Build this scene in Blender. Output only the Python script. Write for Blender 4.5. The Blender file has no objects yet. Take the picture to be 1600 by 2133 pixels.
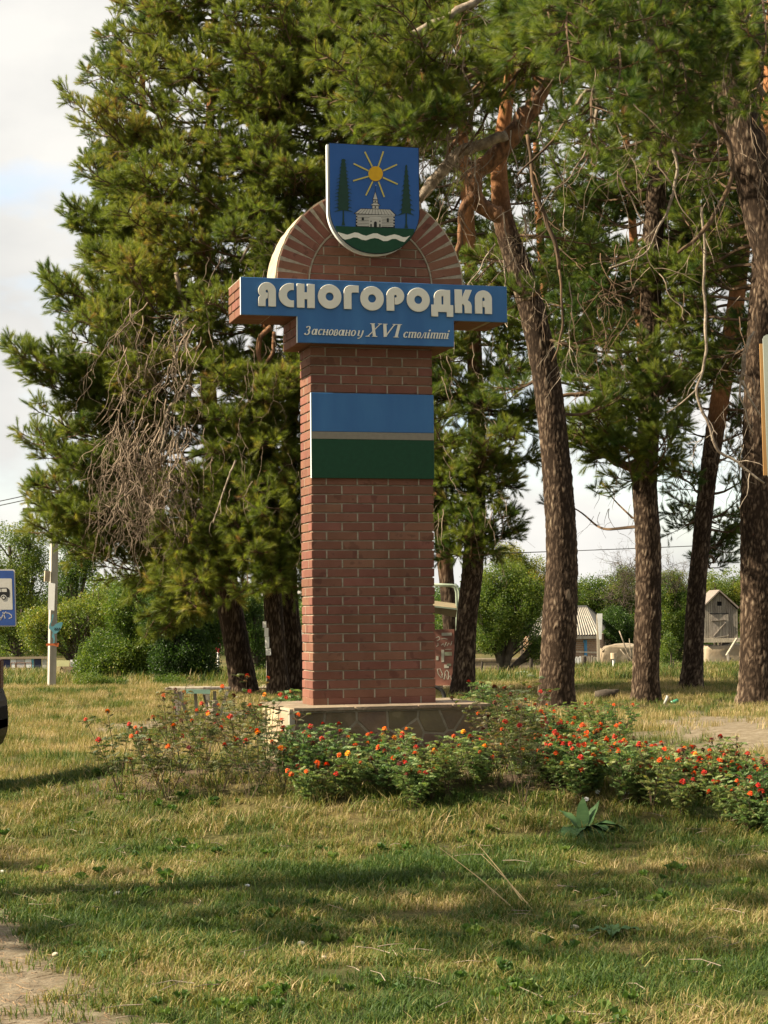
import bpy, bmesh, math, random
import numpy as np
from mathutils import Vector, Matrix, noise as mnoise
random.seed(7); np.random.seed(7)
R = math.radians
scene = bpy.context.scene
COL = scene.collection

# ------------------------------------------------------------------ camera
F_PX, PITCH, ROLL, EYE = 4005.24, 0.0505793, 0.009688, 1.6
_F = Vector((0, math.cos(PITCH), math.sin(PITCH)))
_R0 = Vector((1, 0, 0)); _U0 = _R0.cross(_F)
_R = _R0*math.cos(ROLL) - _U0*math.sin(ROLL)
_U = _U0*math.cos(ROLL) + _R0*math.sin(ROLL)
cd = bpy.data.cameras.new('camera'); cam = bpy.data.objects.new('camera', cd); COL.objects.link(cam)
cam.matrix_world = Matrix(((_R.x, _U.x, -_F.x, 0), (_R.y, _U.y, -_F.y, 0), (_R.z, _U.z, -_F.z, EYE), (0, 0, 0, 1)))
cd.sensor_fit = 'HORIZONTAL'; cd.sensor_width = 36; cd.lens = 36*F_PX/1600
cd.clip_start = .1; cd.clip_end = 1500
scene.camera = cam

# ------------------------------------------------------------------ light and sky
SUN_EL = R(38); SUN_H = Vector((-.98, -.17, 0)).normalized()
sun_dir = (SUN_H*math.cos(SUN_EL) + Vector((0, 0, math.sin(SUN_EL)))).normalized()
sl = bpy.data.lights.new('sun', 'SUN'); sl.energy = 5.0; sl.angle = R(.53); sl.color = (1, .86, .64)
so = bpy.data.objects.new('sun', sl); COL.objects.link(so); so.location = sun_dir*60
so.rotation_euler = sun_dir.to_track_quat('Z', 'Y').to_euler()
w = bpy.data.worlds.new('World'); scene.world = w; w.use_nodes = True
nt = w.node_tree; N = nt.nodes; L = nt.links
for n in list(N): N.remove(n)
out = N.new('ShaderNodeOutputWorld'); bg = N.new('ShaderNodeBackground'); bg.inputs[1].default_value = .10
sky = N.new('ShaderNodeTexSky'); sky.sky_type = 'NISHITA'; sky.sun_disc = False
sky.sun_elevation = SUN_EL; sky.sun_rotation = math.atan2(SUN_H.x, SUN_H.y)
tc = N.new('ShaderNodeTexCoord'); mp = N.new('ShaderNodeMapping'); mp.inputs['Scale'].default_value = (3.2, 3.2, 5.5)
mp.inputs['Location'].default_value = (.35, .1, .62)
ns = N.new('ShaderNodeTexNoise'); ns.inputs['Scale'].default_value = 1.6; ns.inputs['Detail'].default_value = 9; ns.inputs['Roughness'].default_value = .52
rp = N.new('ShaderNodeValToRGB'); rp.color_ramp.elements[0].position = .27; rp.color_ramp.elements[1].position = .46
ns2 = N.new('ShaderNodeTexNoise'); ns2.inputs['Scale'].default_value = 2.1; ns2.inputs['Detail'].default_value = 6
rp2 = N.new('ShaderNodeValToRGB'); rp2.color_ramp.elements[0].position = .36; rp2.color_ramp.elements[1].position = .66
rp2.color_ramp.elements[0].color = (2.75, 2.73, 2.66, 1); rp2.color_ramp.elements[1].color = (3.7, 3.6, 3.38, 1)
mx = N.new('ShaderNodeMix'); mx.data_type = 'RGBA'
L.new(tc.outputs['Generated'], mp.inputs[0]); L.new(mp.outputs[0], ns.inputs[0]); L.new(mp.outputs[0], ns2.inputs[0])
L.new(ns.outputs[0], rp.inputs[0]); L.new(ns2.outputs[0], rp2.inputs[0])
L.new(rp.outputs[0], mx.inputs[0]); L.new(sky.outputs[0], mx.inputs[6]); L.new(rp2.outputs[0], mx.inputs[7])
L.new(mx.outputs[2], bg.inputs[0]); L.new(bg.outputs[0], out.inputs[0])
vs = scene.view_settings; vs.view_transform = 'Standard'; vs.look = 'None'; vs.exposure = 1.45; vs.gamma = 1; vs.use_curve_mapping = False
scene.cycles.use_denoising = True
scene.cycles.max_bounces = 6; scene.cycles.transparent_max_bounces = 4

# ------------------------------------------------------------------ helpers
def at(px, py, d):
    """the point of the place that stands d metres ahead and is seen at pixel px, py of the 1600 x 2133 photo"""
    v = _F*F_PX + _R*(px-800) + _U*(1066.5-py)
    return Vector((0, 0, EYE)) + v*(d/v.y)

def smooth(a, b, x):
    t = min(1, max(0, (x-a)/(b-a))); return t*t*(3-2*t)

def ground(x, y):
    z = 0.0
    r = math.hypot((x-.1)/1.35, y-15.9)
    z += .40*(1-smooth(.9, 3.4, r))
    z -= .35*smooth(38, 56, y) + .85*smooth(56, 85, y)
    z += .32*math.exp(-((x-6.2)/2.6)**2-((y-22)/4.5)**2)
    n = mnoise.noise(Vector((x*.35, y*.35, 3)))*.05 + mnoise.noise(Vector((x*1.4, y*1.4, 9)))*.018
    return z + n*(1 if y < 60 else 1.5)

def on_ground(px, d, dz=0):
    p = at(px, 1400, d); return Vector((p.x, d, ground(p.x, d)+dz))

def tag(o, label=None, cat=None, group=None, kind=None):
    if label: o['label'] = label
    if cat: o['category'] = cat
    if group: o['group'] = group
    if kind: o['kind'] = kind
    return o

def thing(name, label, cat, loc=(0, 0, 0), rz=0, group=None):
    o = bpy.data.objects.new(name, None); COL.objects.link(o); o.empty_display_size = .2
    o.location = loc; o.rotation_euler = (0, 0, rz)
    return tag(o, label, cat, group)

def link(name, me, m=None, parent=None, kind=None, loc=None, rot=None):
    o = bpy.data.objects.new(name, me); COL.objects.link(o)
    if m is not None and not me.materials: me.materials.append(m)
    if parent is not None: o.parent = parent
    if loc is not None: o.location = loc
    if rot is not None: o.rotation_euler = rot
    if kind: o['kind'] = kind
    return o

def copy_tree(o, parent=None):
    c = o.copy(); COL.objects.link(c); c.parent = parent
    for ch in list(o.children): copy_tree(ch, c)
    return c

class MB:
    def __init__(s): s.v = []; s.f = []
    def add(s, vs_, fs):
        b = len(s.v); s.v += [tuple(p) for p in vs_]; s.f += [tuple(i+b for i in f) for f in fs]; return s
    def box(s, x0, x1, y0, y1, z0, z1, M=None):
        vv = [(x, y, z) for z in (z0, z1) for y in (y0, y1) for x in (x0, x1)]
        if M is not None: vv = [M @ Vector(p) for p in vv]
        return s.add(vv, [(0, 2, 3, 1), (4, 5, 7, 6), (0, 1, 5, 4), (2, 6, 7, 3), (0, 4, 6, 2), (1, 3, 7, 5)])
    def bar(s, a, b, wx, wy, up=(0, 0, 1)):
        a = Vector(a); b = Vector(b); d = (b-a).normalized(); u = Vector(up)
        if abs(d.dot(u)) > .95: u = Vector((1, 0, 0))
        x = d.cross(u).normalized(); y = x.cross(d)
        vv = [p + x*i*wx/2 + y*j*wy/2 for p in (a, b) for i, j in ((-1, -1), (1, -1), (1, 1), (-1, 1))]
        return s.add(vv, [(3, 2, 1, 0), (4, 5, 6, 7), (0, 1, 5, 4), (1, 2, 6, 5), (2, 3, 7, 6), (3, 0, 4, 7)])
    def tube(s, pts, rad, n=6, cap=True):
        pts = [Vector(p) for p in pts]; m = len(pts); b = len(s.v)
        if not hasattr(rad, '__len__'): rad = [rad]*m
        x = None
        for i, p in enumerate(pts):
            t = (pts[min(i+1, m-1)]-pts[max(i-1, 0)])
            t = t.normalized() if t.length > 1e-9 else Vector((0, 0, 1))
            if x is None:
                x = t.cross(Vector((0, 0, 1)) if abs(t.z) < .9 else Vector((1, 0, 0))).normalized()
            else:
                x = (x - t*x.dot(t)); x = x.normalized() if x.length > 1e-6 else t.orthogonal().normalized()
            y = t.cross(x)
            for k in range(n):
                a = 2*math.pi*k/n; s.v.append(tuple(p + (x*math.cos(a)+y*math.sin(a))*rad[i]))
        for i in range(m-1):
            for k in range(n):
                k2 = (k+1) % n; s.f.append((b+i*n+k, b+i*n+k2, b+(i+1)*n+k2, b+(i+1)*n+k))
        if cap:
            s.f.append(tuple(b+k for k in range(n))[::-1]); s.f.append(tuple(b+(m-1)*n+k for k in range(n)))
        return s
    def prism(s, poly, y0, y1, holes=None):
        """poly in x,z extruded along y"""
        n = len(poly)
        vv = [(x, y0, z) for x, z in poly] + [(x, y1, z) for x, z in poly]
        fs = [tuple(range(n)), tuple(range(2*n-1, n-1, -1))] + [(i, i+n, (i+1) % n + n, (i+1) % n) for i in range(n)]
        return s.add(vv, fs)
    def mesh(s, name='mesh', sm=False):
        me = bpy.data.meshes.new(name); me.from_pydata(s.v, [], s.f); me.update()
        if sm: me.shade_smooth()
        return me
    def build(s, name, m, parent=None, kind=None, sm=False, bevel=0, **k):
        me = s.mesh(name, sm)
        if bevel:
            bm = bmesh.new(); bm.from_mesh(me); bmesh.ops.recalc_face_normals(bm, faces=bm.faces)
            bmesh.ops.bevel(bm, geom=bm.edges[:], offset=bevel, segments=1, affect='EDGES', profile=.5)
            bm.to_mesh(me); bm.free()
        else:
            bm = bmesh.new(); bm.from_mesh(me); bmesh.ops.recalc_face_normals(bm, faces=bm.faces); bm.to_mesh(me); bm.free()
        if sm: me.shade_smooth()
        return link(name, me, m, parent, kind, **k)

def catmull(pts, rad, step):
    P = [Vector(p) for p in pts]; P = [P[0]*2-P[1]] + P + [P[-1]*2-P[-2]]; rr = [rad[0]] + list(rad) + [rad[-1]]
    op, orr = [], []
    for i in range(1, len(P)-2):
        n = max(1, int((P[i+1]-P[i]).length/step))
        for k in range(n):
            t = k/n
            p = .5*((2*P[i]) + (P[i+1]-P[i-1])*t + (2*P[i-1]-5*P[i]+4*P[i+1]-P[i+2])*t*t + (3*P[i]-P[i-1]-3*P[i+1]+P[i+2])*t**3)
            op.append(p); orr.append(rr[i]*(1-t)+rr[i+1]*t)
    op.append(P[-2]); orr.append(rr[-2])
    return op, orr

# ------------------------------------------------------------------ materials
def mat(name, c1, c2=None, scale=8, rough=.8, bump=0, bscale=None, detail=5, stretch=(1, 1, 1), rnd=0, metal=0, coords='Object', spec=.3,
        c3=None, lo=.35, hi=.65):
    m = bpy.data.materials.new(name); m.use_nodes = True; nt = m.node_tree; N = nt.nodes; L = nt.links
    b = N['Principled BSDF']; b.inputs['Roughness'].default_value = rough; b.inputs['Metallic'].default_value = metal
    b.inputs['Specular IOR Level'].default_value = spec
    tc = N.new('ShaderNodeTexCoord'); mp = N.new('ShaderNodeMapping'); mp.inputs['Scale'].default_value = stretch
    if rnd:                       # pieces that share a mesh still get their own patch of the pattern
        ol = N.new('ShaderNodeObjectInfo'); va = N.new('ShaderNodeVectorMath'); va.operation = 'ADD'
        L.new(tc.outputs[coords], va.inputs[0]); L.new(ol.outputs['Location'], va.inputs[1]); L.new(va.outputs[0], mp.inputs[0])
    else:
        L.new(tc.outputs[coords], mp.inputs[0])
    col = None
    if c2 is None:
        c2 = tuple(v*.82 for v in c1)
    n1 = N.new('ShaderNodeTexNoise'); n1.inputs['Scale'].default_value = scale; n1.inputs['Detail'].default_value = detail
    L.new(mp.outputs[0], n1.inputs[0])
    r = N.new('ShaderNodeValToRGB'); r.color_ramp.elements[0].position = lo; r.color_ramp.elements[1].position = hi
    r.color_ramp.elements[0].color = (*c1, 1); r.color_ramp.elements[1].color = (*c2, 1)
    if c3 is not None:
        e = r.color_ramp.elements.new((lo+hi)/2+.12); e.color = (*c3, 1)
    L.new(n1.outputs[0], r.inputs[0]); col = r.outputs[0]
    if rnd:
        oi = N.new('ShaderNodeObjectInfo'); mr = N.new('ShaderNodeMapRange'); mr.inputs[3].default_value = 1-rnd; mr.inputs[4].default_value = 1+rnd
        L.new(oi.outputs['Random'], mr.inputs[0])
        hs = N.new('ShaderNodeHueSaturation'); L.new(mr.outputs[0], hs.inputs['Value']); L.new(col, hs.inputs['Color'])
        mr2 = N.new('ShaderNodeMapRange'); mr2.inputs[3].default_value = .5-.018*(rnd/.2); mr2.inputs[4].default_value = .5+.018*(rnd/.2)
        mt = N.new('ShaderNodeMath'); mt.operation = 'MULTIPLY'; mt.inputs[1].default_value = 7.31
        fr = N.new('ShaderNodeMath'); fr.operation = 'FRACT'
        L.new(oi.outputs['Random'], mt.inputs[0]); L.new(mt.outputs[0], fr.inputs[0]); L.new(fr.outputs[0], mr2.inputs[0]); L.new(mr2.outputs[0], hs.inputs['Hue'])
        col = hs.outputs[0]
        n3 = N.new('ShaderNodeTexNoise'); n3.inputs['Scale'].default_value = scale*.22; n3.inputs['Detail'].default_value = 7; n3.inputs['Roughness'].default_value = .7; L.new(mp.outputs[0], n3.inputs[0])
        m3 = N.new('ShaderNodeMapRange'); m3.inputs[1].default_value = .3; m3.inputs[2].default_value = .7; m3.inputs[3].default_value = .8; m3.inputs[4].default_value = 1.2; L.new(n3.outputs[0], m3.inputs[0])
        h3 = N.new('ShaderNodeHueSaturation'); L.new(m3.outputs[0], h3.inputs['Value']); L.new(col, h3.inputs['Color']); col = h3.outputs[0]
    L.new(col, b.inputs['Base Color'])
    if bump:
        n2 = N.new('ShaderNodeTexNoise'); n2.inputs['Scale'].default_value = bscale or scale*4; n2.inputs['Detail'].default_value = 6
        L.new(mp.outputs[0], n2.inputs[0]); bp = N.new('ShaderNodeBump'); bp.inputs['Strength'].default_value = bump; bp.inputs['Distance'].default_value = .02
        L.new(n2.outputs[0], bp.inputs['Height']); L.new(bp.outputs[0], b.inputs['Normal'])
    return m

def leafmat(name, ramp, transl=.35, rough=.55, spec=.3):
    """colour picked per clump by the instance attribute tint, a little more per leaf by position"""
    m = bpy.data.materials.new(name); m.use_nodes = True; nt = m.node_tree; N = nt.nodes; L = nt.links
    b = N['Principled BSDF']; b.inputs['Roughness'].default_value = rough; b.inputs['Specular IOR Level'].default_value = spec
    at_ = N.new('ShaderNodeAttribute'); at_.attribute_type = 'INSTANCER'; at_.attribute_name = 'tint'
    ag = N.new('ShaderNodeAttribute'); ag.attribute_type = 'GEOMETRY'; ag.attribute_name = 'var'
    ad = N.new('ShaderNodeMath'); ad.operation = 'ADD'
    L.new(at_.outputs['Fac'], ad.inputs[0]); L.new(ag.outputs['Fac'], ad.inputs[1])
    r = N.new('ShaderNodeValToRGB')
    els = r.color_ramp.elements
    els[0].position = ramp[0][0]; els[0].color = (*ramp[0][1], 1); els[1].position = ramp[-1][0]; els[1].color = (*ramp[-1][1], 1)
    for p, c in ramp[1:-1]:
        e = els.new(p); e.color = (*c, 1)
    L.new(ad.outputs[0], r.inputs[0]); L.new(r.outputs[0], b.inputs['Base Color'])
    tr = N.new('ShaderNodeBsdfTranslucent'); ms = N.new('ShaderNodeMixShader'); ms.inputs[0].default_value = transl
    g = N.new('ShaderNodeMix'); g.data_type = 'RGBA'; g.blend_type = 'MULTIPLY'; g.inputs[0].default_value = 1; g.inputs[7].default_value = (1.25, 1.3, .7, 1)
    L.new(r.outputs[0], g.inputs[6]); L.new(g.outputs[2], tr.inputs[0])
    L.new(b.outputs[0], ms.inputs[1]); L.new(tr.outputs[0], ms.inputs[2]); L.new(ms.outputs[0], N['Material Output'].inputs[0])
    return m

# ------------------------------------------------------------------ scattering: one object whose points carry copies of a small mesh
_gn = {}
def gn_tree(key, protos):
    if key in _gn: return _gn[key]
    g = bpy.data.node_groups.new('scatter_'+key, 'GeometryNodeTree')
    g.interface.new_socket('Geometry', in_out='INPUT', socket_type='NodeSocketGeometry')
    g.interface.new_socket('Geometry', in_out='OUTPUT', socket_type='NodeSocketGeometry')
    N = g.nodes; L = g.links
    gi = N.new('NodeGroupInput'); go = N.new('NodeGroupOutput'); ip = N.new('GeometryNodeInstanceOnPoints')
    gti = N.new('GeometryNodeGeometryToInstance')
    for p in reversed(protos):
        oi = N.new('GeometryNodeObjectInfo'); oi.inputs['Object'].default_value = p; L.new(oi.outputs['Geometry'], gti.inputs[0])
    def attr(nm, ty, outname='Attribute'):
        a = N.new('GeometryNodeInputNamedAttribute'); a.data_type = ty; a.inputs['Name'].default_value = nm; return a.outputs['Attribute']
    L.new(gi.outputs[0], ip.inputs['Points']); L.new(gti.outputs[0], ip.inputs['Instance']); ip.inputs['Pick Instance'].default_value = True
    L.new(attr('idx', 'INT'), ip.inputs['Instance Index']); L.new(attr('rot', 'FLOAT_VECTOR'), ip.inputs['Rotation']); L.new(attr('scl', 'FLOAT_VECTOR'), ip.inputs['Scale'])
    L.new(ip.outputs[0], go.inputs[0]); _gn[key] = g
    return g

def scatter(name, key, protos, P, rot, scl, tint, parent=None, kind='stuff', mats=None):
    P = np.asarray(P, dtype=np.float32); n = len(P); me = bpy.data.meshes.new(name); me.vertices.add(n)
    me.vertices.foreach_set('co', P.ravel())
    scl = np.asarray(scl, dtype=np.float32)
    if scl.ndim == 1: scl = np.repeat(scl[:, None], 3, 1)
    for nm, ty, arr, f in (('rot', 'FLOAT_VECTOR', rot, 'vector'), ('scl', 'FLOAT_VECTOR', scl, 'vector'), ('tint', 'FLOAT', tint, 'value')):
        a = me.attributes.new(nm, ty, 'POINT'); a.data.foreach_set(f, np.asarray(arr, dtype=np.float32).ravel())
    a = me.attributes.new('idx', 'INT', 'POINT'); a.data.foreach_set('value', np.random.randint(0, len(protos), n).astype(np.int32))
    for p in protos[:1]: me.materials.append(p.data.materials[0])
    o = link(name, me, None, parent, kind)
    md = o.modifiers.new('scatter', 'NODES'); md.node_group = gn_tree(key, protos)
    return o

def proto(name, vs_, fs, m, var=None):
    me = bpy.data.meshes.new(name); me.from_pydata(vs_, [], fs); me.materials.append(m)
    if var is not None:
        a = me.attributes.new('var', 'FLOAT', 'FACE'); a.data.foreach_set('value', np.asarray(var, dtype=np.float32))
    return bpy.data.objects.new(name, me)          # never linked: only its shape is used

def dir_rot(D):
    D = np.asarray(D, dtype=float); D = D/np.maximum(1e-9, np.linalg.norm(D, axis=1, keepdims=True))
    return np.stack([np.zeros(len(D)), np.arccos(np.clip(D[:, 2], -1, 1)), np.arctan2(D[:, 1], D[:, 0])], 1)
# ------------------------------------------------------------------ ground sheet
def sand_at(x, y):
    n = mnoise.noise(Vector((x*1.1, y*1.1, 5)))*.35 + mnoise.noise(Vector((x*4, y*4, 2)))*.12
    s = 0
    if y < 13: s = max(s, smooth(.0, .30, (-.80-(y-7.4)*.36) - x + n*.5))              # worn track, bottom left
    s = max(s, smooth(.0, .6, 1-math.hypot((x+3.55)/.85, (y-27)/2.2)+n*.5))              # trodden spot by the table
    s = max(s, .95*smooth(-.1, .5, 1-math.hypot((x-5.3)/3.3, (y-22.3)/6.6)+n))           # dry sandy ground right of the bed
    s = max(s, smooth(.0, .6, 1-math.hypot((x-5.4)/2.4, (y-29)/5)+n)*.45)
    return s
def soil_at(x, y):
    n = mnoise.noise(Vector((x*1.3, y*1.3, 15)))*.4
    return smooth(-.05, .35, 1-math.hypot((x-.25)/3.2, (y-15.1)/1.15)+n*.6)
def dry_at(x, y):
    n = mnoise.noise(Vector((x*.55, y*.55, 25))) + .6*mnoise.noise(Vector((x*1.9, y*1.9, 31)))
    d = .36 + .85*n
    if y > 17: d += .28
    if y > 44: d -= .1
    return min(1, max(0, d))
def axis(a, b, dense_a, dense_b, fine, grow):
    xs = [dense_a]
    while xs[-1] < dense_b: xs.append(xs[-1]+fine)
    s = fine; r = xs[-1]
    while r < b: s *= grow; r += s; xs.append(r)
    s = fine; l = xs[0]; left = []
    while l > a: s *= grow; l -= s; left.append(l)
    return left[::-1]+xs
gx = axis(-260, 260, -5, 6.5, .11, 1.12); gy = axis(-30, 520, 6.8, 22, .11, 1.06)
nx, ny = len(gx), len(gy)
gv = [(x, y, ground(x, y)) for y in gy for x in gx]
gf = [(j*nx+i, j*nx+i+1, (j+1)*nx+i+1, (j+1)*nx+i) for j in range(ny-1) for i in range(nx-1)]
gm = bpy.data.meshes.new('ground'); gm.from_pydata(gv, [], gf)
for nm, fn in (('sand', sand_at), ('soil', soil_at), ('dry', dry_at)):
    a = gm.attributes.new(nm, 'FLOAT', 'POINT'); a.data.foreach_set('value', [fn(p[0], p[1]) for p in gv])
gm.shade_smooth()
m = bpy.data.materials.new('ground'); m.use_nodes = True; N = m.node_tree.nodes; L = m.node_tree.links; b = N['Principled BSDF']
b.inputs['Roughness'].default_value = .95; b.inputs['Specular IOR Level'].default_value = .1
tc = N.new('ShaderNodeTexCoord')
def nz(sc, det=6, ro=.6):
    n = N.new('ShaderNodeTexNoise'); n.inputs['Scale'].default_value = sc; n.inputs['Detail'].default_value = det; n.inputs['Roughness'].default_value = ro
    L.new(tc.outputs['Object'], n.inputs[0]); return n.outputs[0]
def ramp(src, *st):
    r = N.new('ShaderNodeValToRGB'); e = r.color_ramp.elements
    e[0].position, e[0].color = st[0][0], (*st[0][1], 1); e[1].position, e[1].color = st[-1][0], (*st[-1][1], 1)
    for p, c in st[1:-1]: q = e.new(p); q.color = (*c, 1)
    L.new(src, r.inputs[0]); return r.outputs[0]
def mixc(f, a_, b_):
    x = N.new('ShaderNodeMix'); x.data_type = 'RGBA'; L.new(f, x.inputs[0]); L.new(a_, x.inputs[6]); L.new(b_, x.inputs[7]); return x.outputs[2]
def attrf(nm):
    a = N.new('ShaderNodeAttribute'); a.attribute_name = nm; return a.outputs['Fac']
thatch = ramp(nz(26, 8, .75), (.3, (.045, .036, .016)), (.5, (.12, .095, .038)), (.7, (.26, .20, .095)))
green = ramp(nz(31, 8, .7), (.3, (.02, .026, .009)), (.7, (.06, .075, .022)))
sandc = ramp(nz(9, 10, .72), (.3, (.105, .080, .054)), (.52, (.19, .155, .107)), (.7, (.28, .238, .175)))
soilc = ramp(nz(18, 9, .7), (.3, (.045, .033, .022)), (.7, (.14, .10, .068)))
c = mixc(attrf('dry'), green, thatch); c = mixc(attrf('soil'), c, soilc); c = mixc(attrf('sand'), c, sandc)
L.new(c, b.inputs['Base Color'])
bp = N.new('ShaderNodeBump'); bp.inputs['Strength'].default_value = .7; bp.inputs['Distance'].default_value = .03
L.new(nz(22, 10, .7), bp.inputs['Height']); L.new(bp.outputs[0], b.inputs['Normal'])
gm.materials.append(m)
tag(link('ground', gm), 'grassy ground with sandy worn patches', kind='structure')

# ------------------------------------------------------------------ grass: blades in small clumps
def blade_clump(seed, n, rad, h, wd, lean, m, name):
    rg = random.Random(seed); vv, ff, var = [], [], []
    for _ in range(n):
        a = rg.random()*6.283; r = rad*math.sqrt(rg.random()); x, y = r*math.cos(a), r*math.sin(a)
        hh = h*rg.uniform(.45, 1.15); az = rg.random()*6.283; ln = lean*rg.uniform(.2, 1.6)*hh
        ww = wd*rg.uniform(.7, 1.3); dx, dy = math.cos(az), math.sin(az); sx, sy = -dy*ww/2, dx*ww/2
        p = [(x, y, -.01), (x+dx*ln*.35, y+dy*ln*.35, hh*.55), (x+dx*ln, y+dy*ln, hh*rg.uniform(.72, 1))]
        b = len(vv)
        vv += [(p[0][0]-sx, p[0][1]-sy, p[0][2]), (p[0][0]+sx, p[0][1]+sy, p[0][2]), (p[1][0]+sx*.8, p[1][1]+sy*.8, p[1][2]), (p[1][0]-sx*.8, p[1][1]-sy*.8, p[1][2]), p[2]]
        ff += [(b, b+1, b+2, b+3), (b+3, b+2, b+4)]; v = rg.gauss(0, .2); var += [v, v]
    return proto(name, vv, ff, m, var)
M_grass = leafmat('grass_blade', [(0, (.035, .075, .012)), (.3, (.085, .13, .022)), (.5, (.15, .16, .035)), (.75, (.29, .225, .095)), (1, (.42, .32, .17))], transl=.3, rough=.6)
lawn = [blade_clump(10+i, 40, .085, .050, .0042, 1.1, M_grass, 'blades') for i in range(5)]
meadow = [blade_clump(30+i, 40, .16, .15, .007, .5, M_grass, 'blades') for i in range(4)]
def grass(name, label, x0f, x1f, y0, y1, dens, protos, key, smin, smax, thin=None, bias=0):
    P, T, S = [], [], []; area = 0
    y = y0
    while y < y1:
        dy = .25 if y < 20 else .6
        xa, xb = x0f(y), x1f(y); k = dens(y)*(xb-xa)*dy; k = int(k)+(random.random() < k % 1)
        for _ in range(k):
            px, py = random.uniform(xa, xb), random.uniform(y, y+dy)
            keep = 1-.93*sand_at(px, py)-.75*soil_at(px, py)
            g_ = mnoise.noise(Vector((px*2.3, py*2.3, 40)))
            if random.random() > keep*(.82+.6*g_): continue
            if thin and thin(px, py): continue
            P.append((px, py, ground(px, py))); T.append(min(.98, max(.02, dry_at(px, py)*.9+bias+random.gauss(0, .13)))); S.append(random.uniform(smin, smax)*(1+.35*g_))
        y += dy
    n = len(P); rot = np.zeros((n, 3)); rot[:, 2] = np.random.rand(n)*6.28; rot[:, :2] = np.random.randn(n, 2)*.12
    o = scatter(name, key, protos, P, rot, S, T); tag(o, label, kind='stuff'); return o
hwid = lambda y: .2*y+.5
def no_base(x, y):
    return -1.0 < x < 1.0 and 14.9 < y < 16.7
grass('grass', 'short mown grass, green mixed with dry straw blades', lambda y: -hwid(y), lambda y: hwid(y), 6.9, 18, lambda y: 210 if y < 12 else 150, lawn, 'lawn', .75, 1.35, no_base)
grass('dry_grass', 'taller dry meadow grass under the pines', lambda y: -hwid(y)-.5, lambda y: hwid(y)+.5, 17.5, 44, lambda y: 48 if y < 30 else 30, meadow, 'meadow', .4, .95, None, .08)
grass('field_grass', 'green and yellow weeds in the garden behind the pines', lambda y: -hwid(y)-1, lambda y: hwid(y)+1, 44, 84, lambda y: 9, meadow, 'meadow', 1.2, 2.4, None, -.05)
# ------------------------------------------------------------------ the brick town sign
MZ = .39; MYAW = .2642293
MO = Vector((-.58612, 15.5012, MZ)); HB = .839-MZ              # HB: height of the plinth top above the ground there
_w = Vector((math.cos(MYAW), math.sin(MYAW), 0)); _d = Vector((-math.sin(MYAW), math.cos(MYAW), 0))
def face(px, py, v):
    """pixel of the photo -> (u, z) on the upright plane v metres behind the shaft's front, z above the plinth top"""
    r = _F*F_PX + _R*(px-800) + _U*(1066.5-py); c = Vector((0, 0, EYE)); o = Vector((MO.x, MO.y, .839))
    t = ((o + _d*v - c).dot(_d))/r.dot(_d); P = c + r*t - o
    return P.dot(_w), P.z
mon = thing('town_sign', 'tall brick town entrance pillar with blue name board, arched top and coat of arms shield', 'town sign', MO, MYAW)
M_brick = mat('red_brick', (.165, .074, .050), (.128, .058, .041), scale=9, rough=.85, bump=.3, bscale=120, rnd=.11, spec=.15, c3=(.18, .086, .06))
M_mortar = mat('mortar', (.34, .30, .23), (.24, .21, .155), scale=22, rough=.95, bump=.5, bscale=90)
M_mortar_lt = mat('pale_mortar', (.46, .39, .28), (.33, .27, .19), scale=14, rough=.95, bump=.5, bscale=70)
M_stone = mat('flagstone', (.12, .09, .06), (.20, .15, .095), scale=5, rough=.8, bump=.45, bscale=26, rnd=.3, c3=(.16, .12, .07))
M_stone_lit = mat('sunlit_flagstone', (.30, .25, .17), (.42, .33, .20), scale=5, rough=.8, bump=.45, bscale=26, rnd=.2)  # lighter copy of the flagstone: sunlight painted into the plinth's left face
M_blue = mat('blue_board', (.036, .138, .325), (.026, .110, .285), scale=2.2, rough=.45, bump=.05, bscale=500, spec=.35, stretch=(3, 3, .7), detail=9)
M_blue2 = mat('shield_blue', (.013, .086, .30), (.010, .076, .27), scale=4, rough=.38, spec=.4)
M_green = mat('dark_green', (.006, .052, .022), (.005, .044, .018), scale=30, rough=.5, spec=.25)
M_cream = mat('cream_letter', (.72, .70, .60), (.66, .64, .55), scale=6, rough=.5, spec=.3)
M_beige = mat('beige_stripe', (.22, .20, .155), (.20, .18, .14), scale=30, rough=.6)
M_edge = mat('pale_edge', (.65, .72, .72), (.6, .68, .68), scale=20, rough=.45)
M_yellow = mat('yellow', (.62, .36, .008), (.57, .32, .008), scale=30, rough=.5)
M_ray = mat('pale_yellow', (.52, .44, .10), (.5, .42, .1), scale=30, rough=.5)
M_tree = mat('painted_tree', (.008, .042, .024), (.006, .033, .02), scale=30, rough=.5)
M_black = mat('black_line', (.008, .009, .01), (.008, .008, .008), scale=30, rough=.6)
M_cloth = mat('pale_wood_paint', (.47, .45, .40), (.42, .41, .36), scale=30, rough=.55)

def chamfer_box(lx, ly, lz, ch=.0035, name='brick', jit=0):
    bm = bmesh.new(); bmesh.ops.create_cube(bm, size=1)
    for v in bm.verts: v.co = Vector((v.co.x*lx, v.co.y*ly, v.co.z*lz))
    bmesh.ops.bevel(bm, geom=bm.edges[:], offset=ch, segments=1, affect='EDGES', profile=.5)
    me = bpy.data.meshes.new(name); bm.to_mesh(me); bm.free(); me.materials.append(M_brick); return me
B_full = chamfer_box(.25, .12, .065); B_half = chamfer_box(.12, .12, .065); B_side = chamfer_box(.12, .25, .065)
B_slab = chamfer_box(.25, .25, .065)
def put_brick(me, u, v, z, rot=None):
    o = link('brick', me, None, mon); o.location = (u+random.gauss(0, .0009), v+random.gauss(0, .0009), HB+z+random.gauss(0, .0006))
    o.rotation_euler = rot or (random.gauss(0, .003), random.gauss(0, .0025), random.gauss(0, .004)); return o
core = MB(); back = MB()
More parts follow.
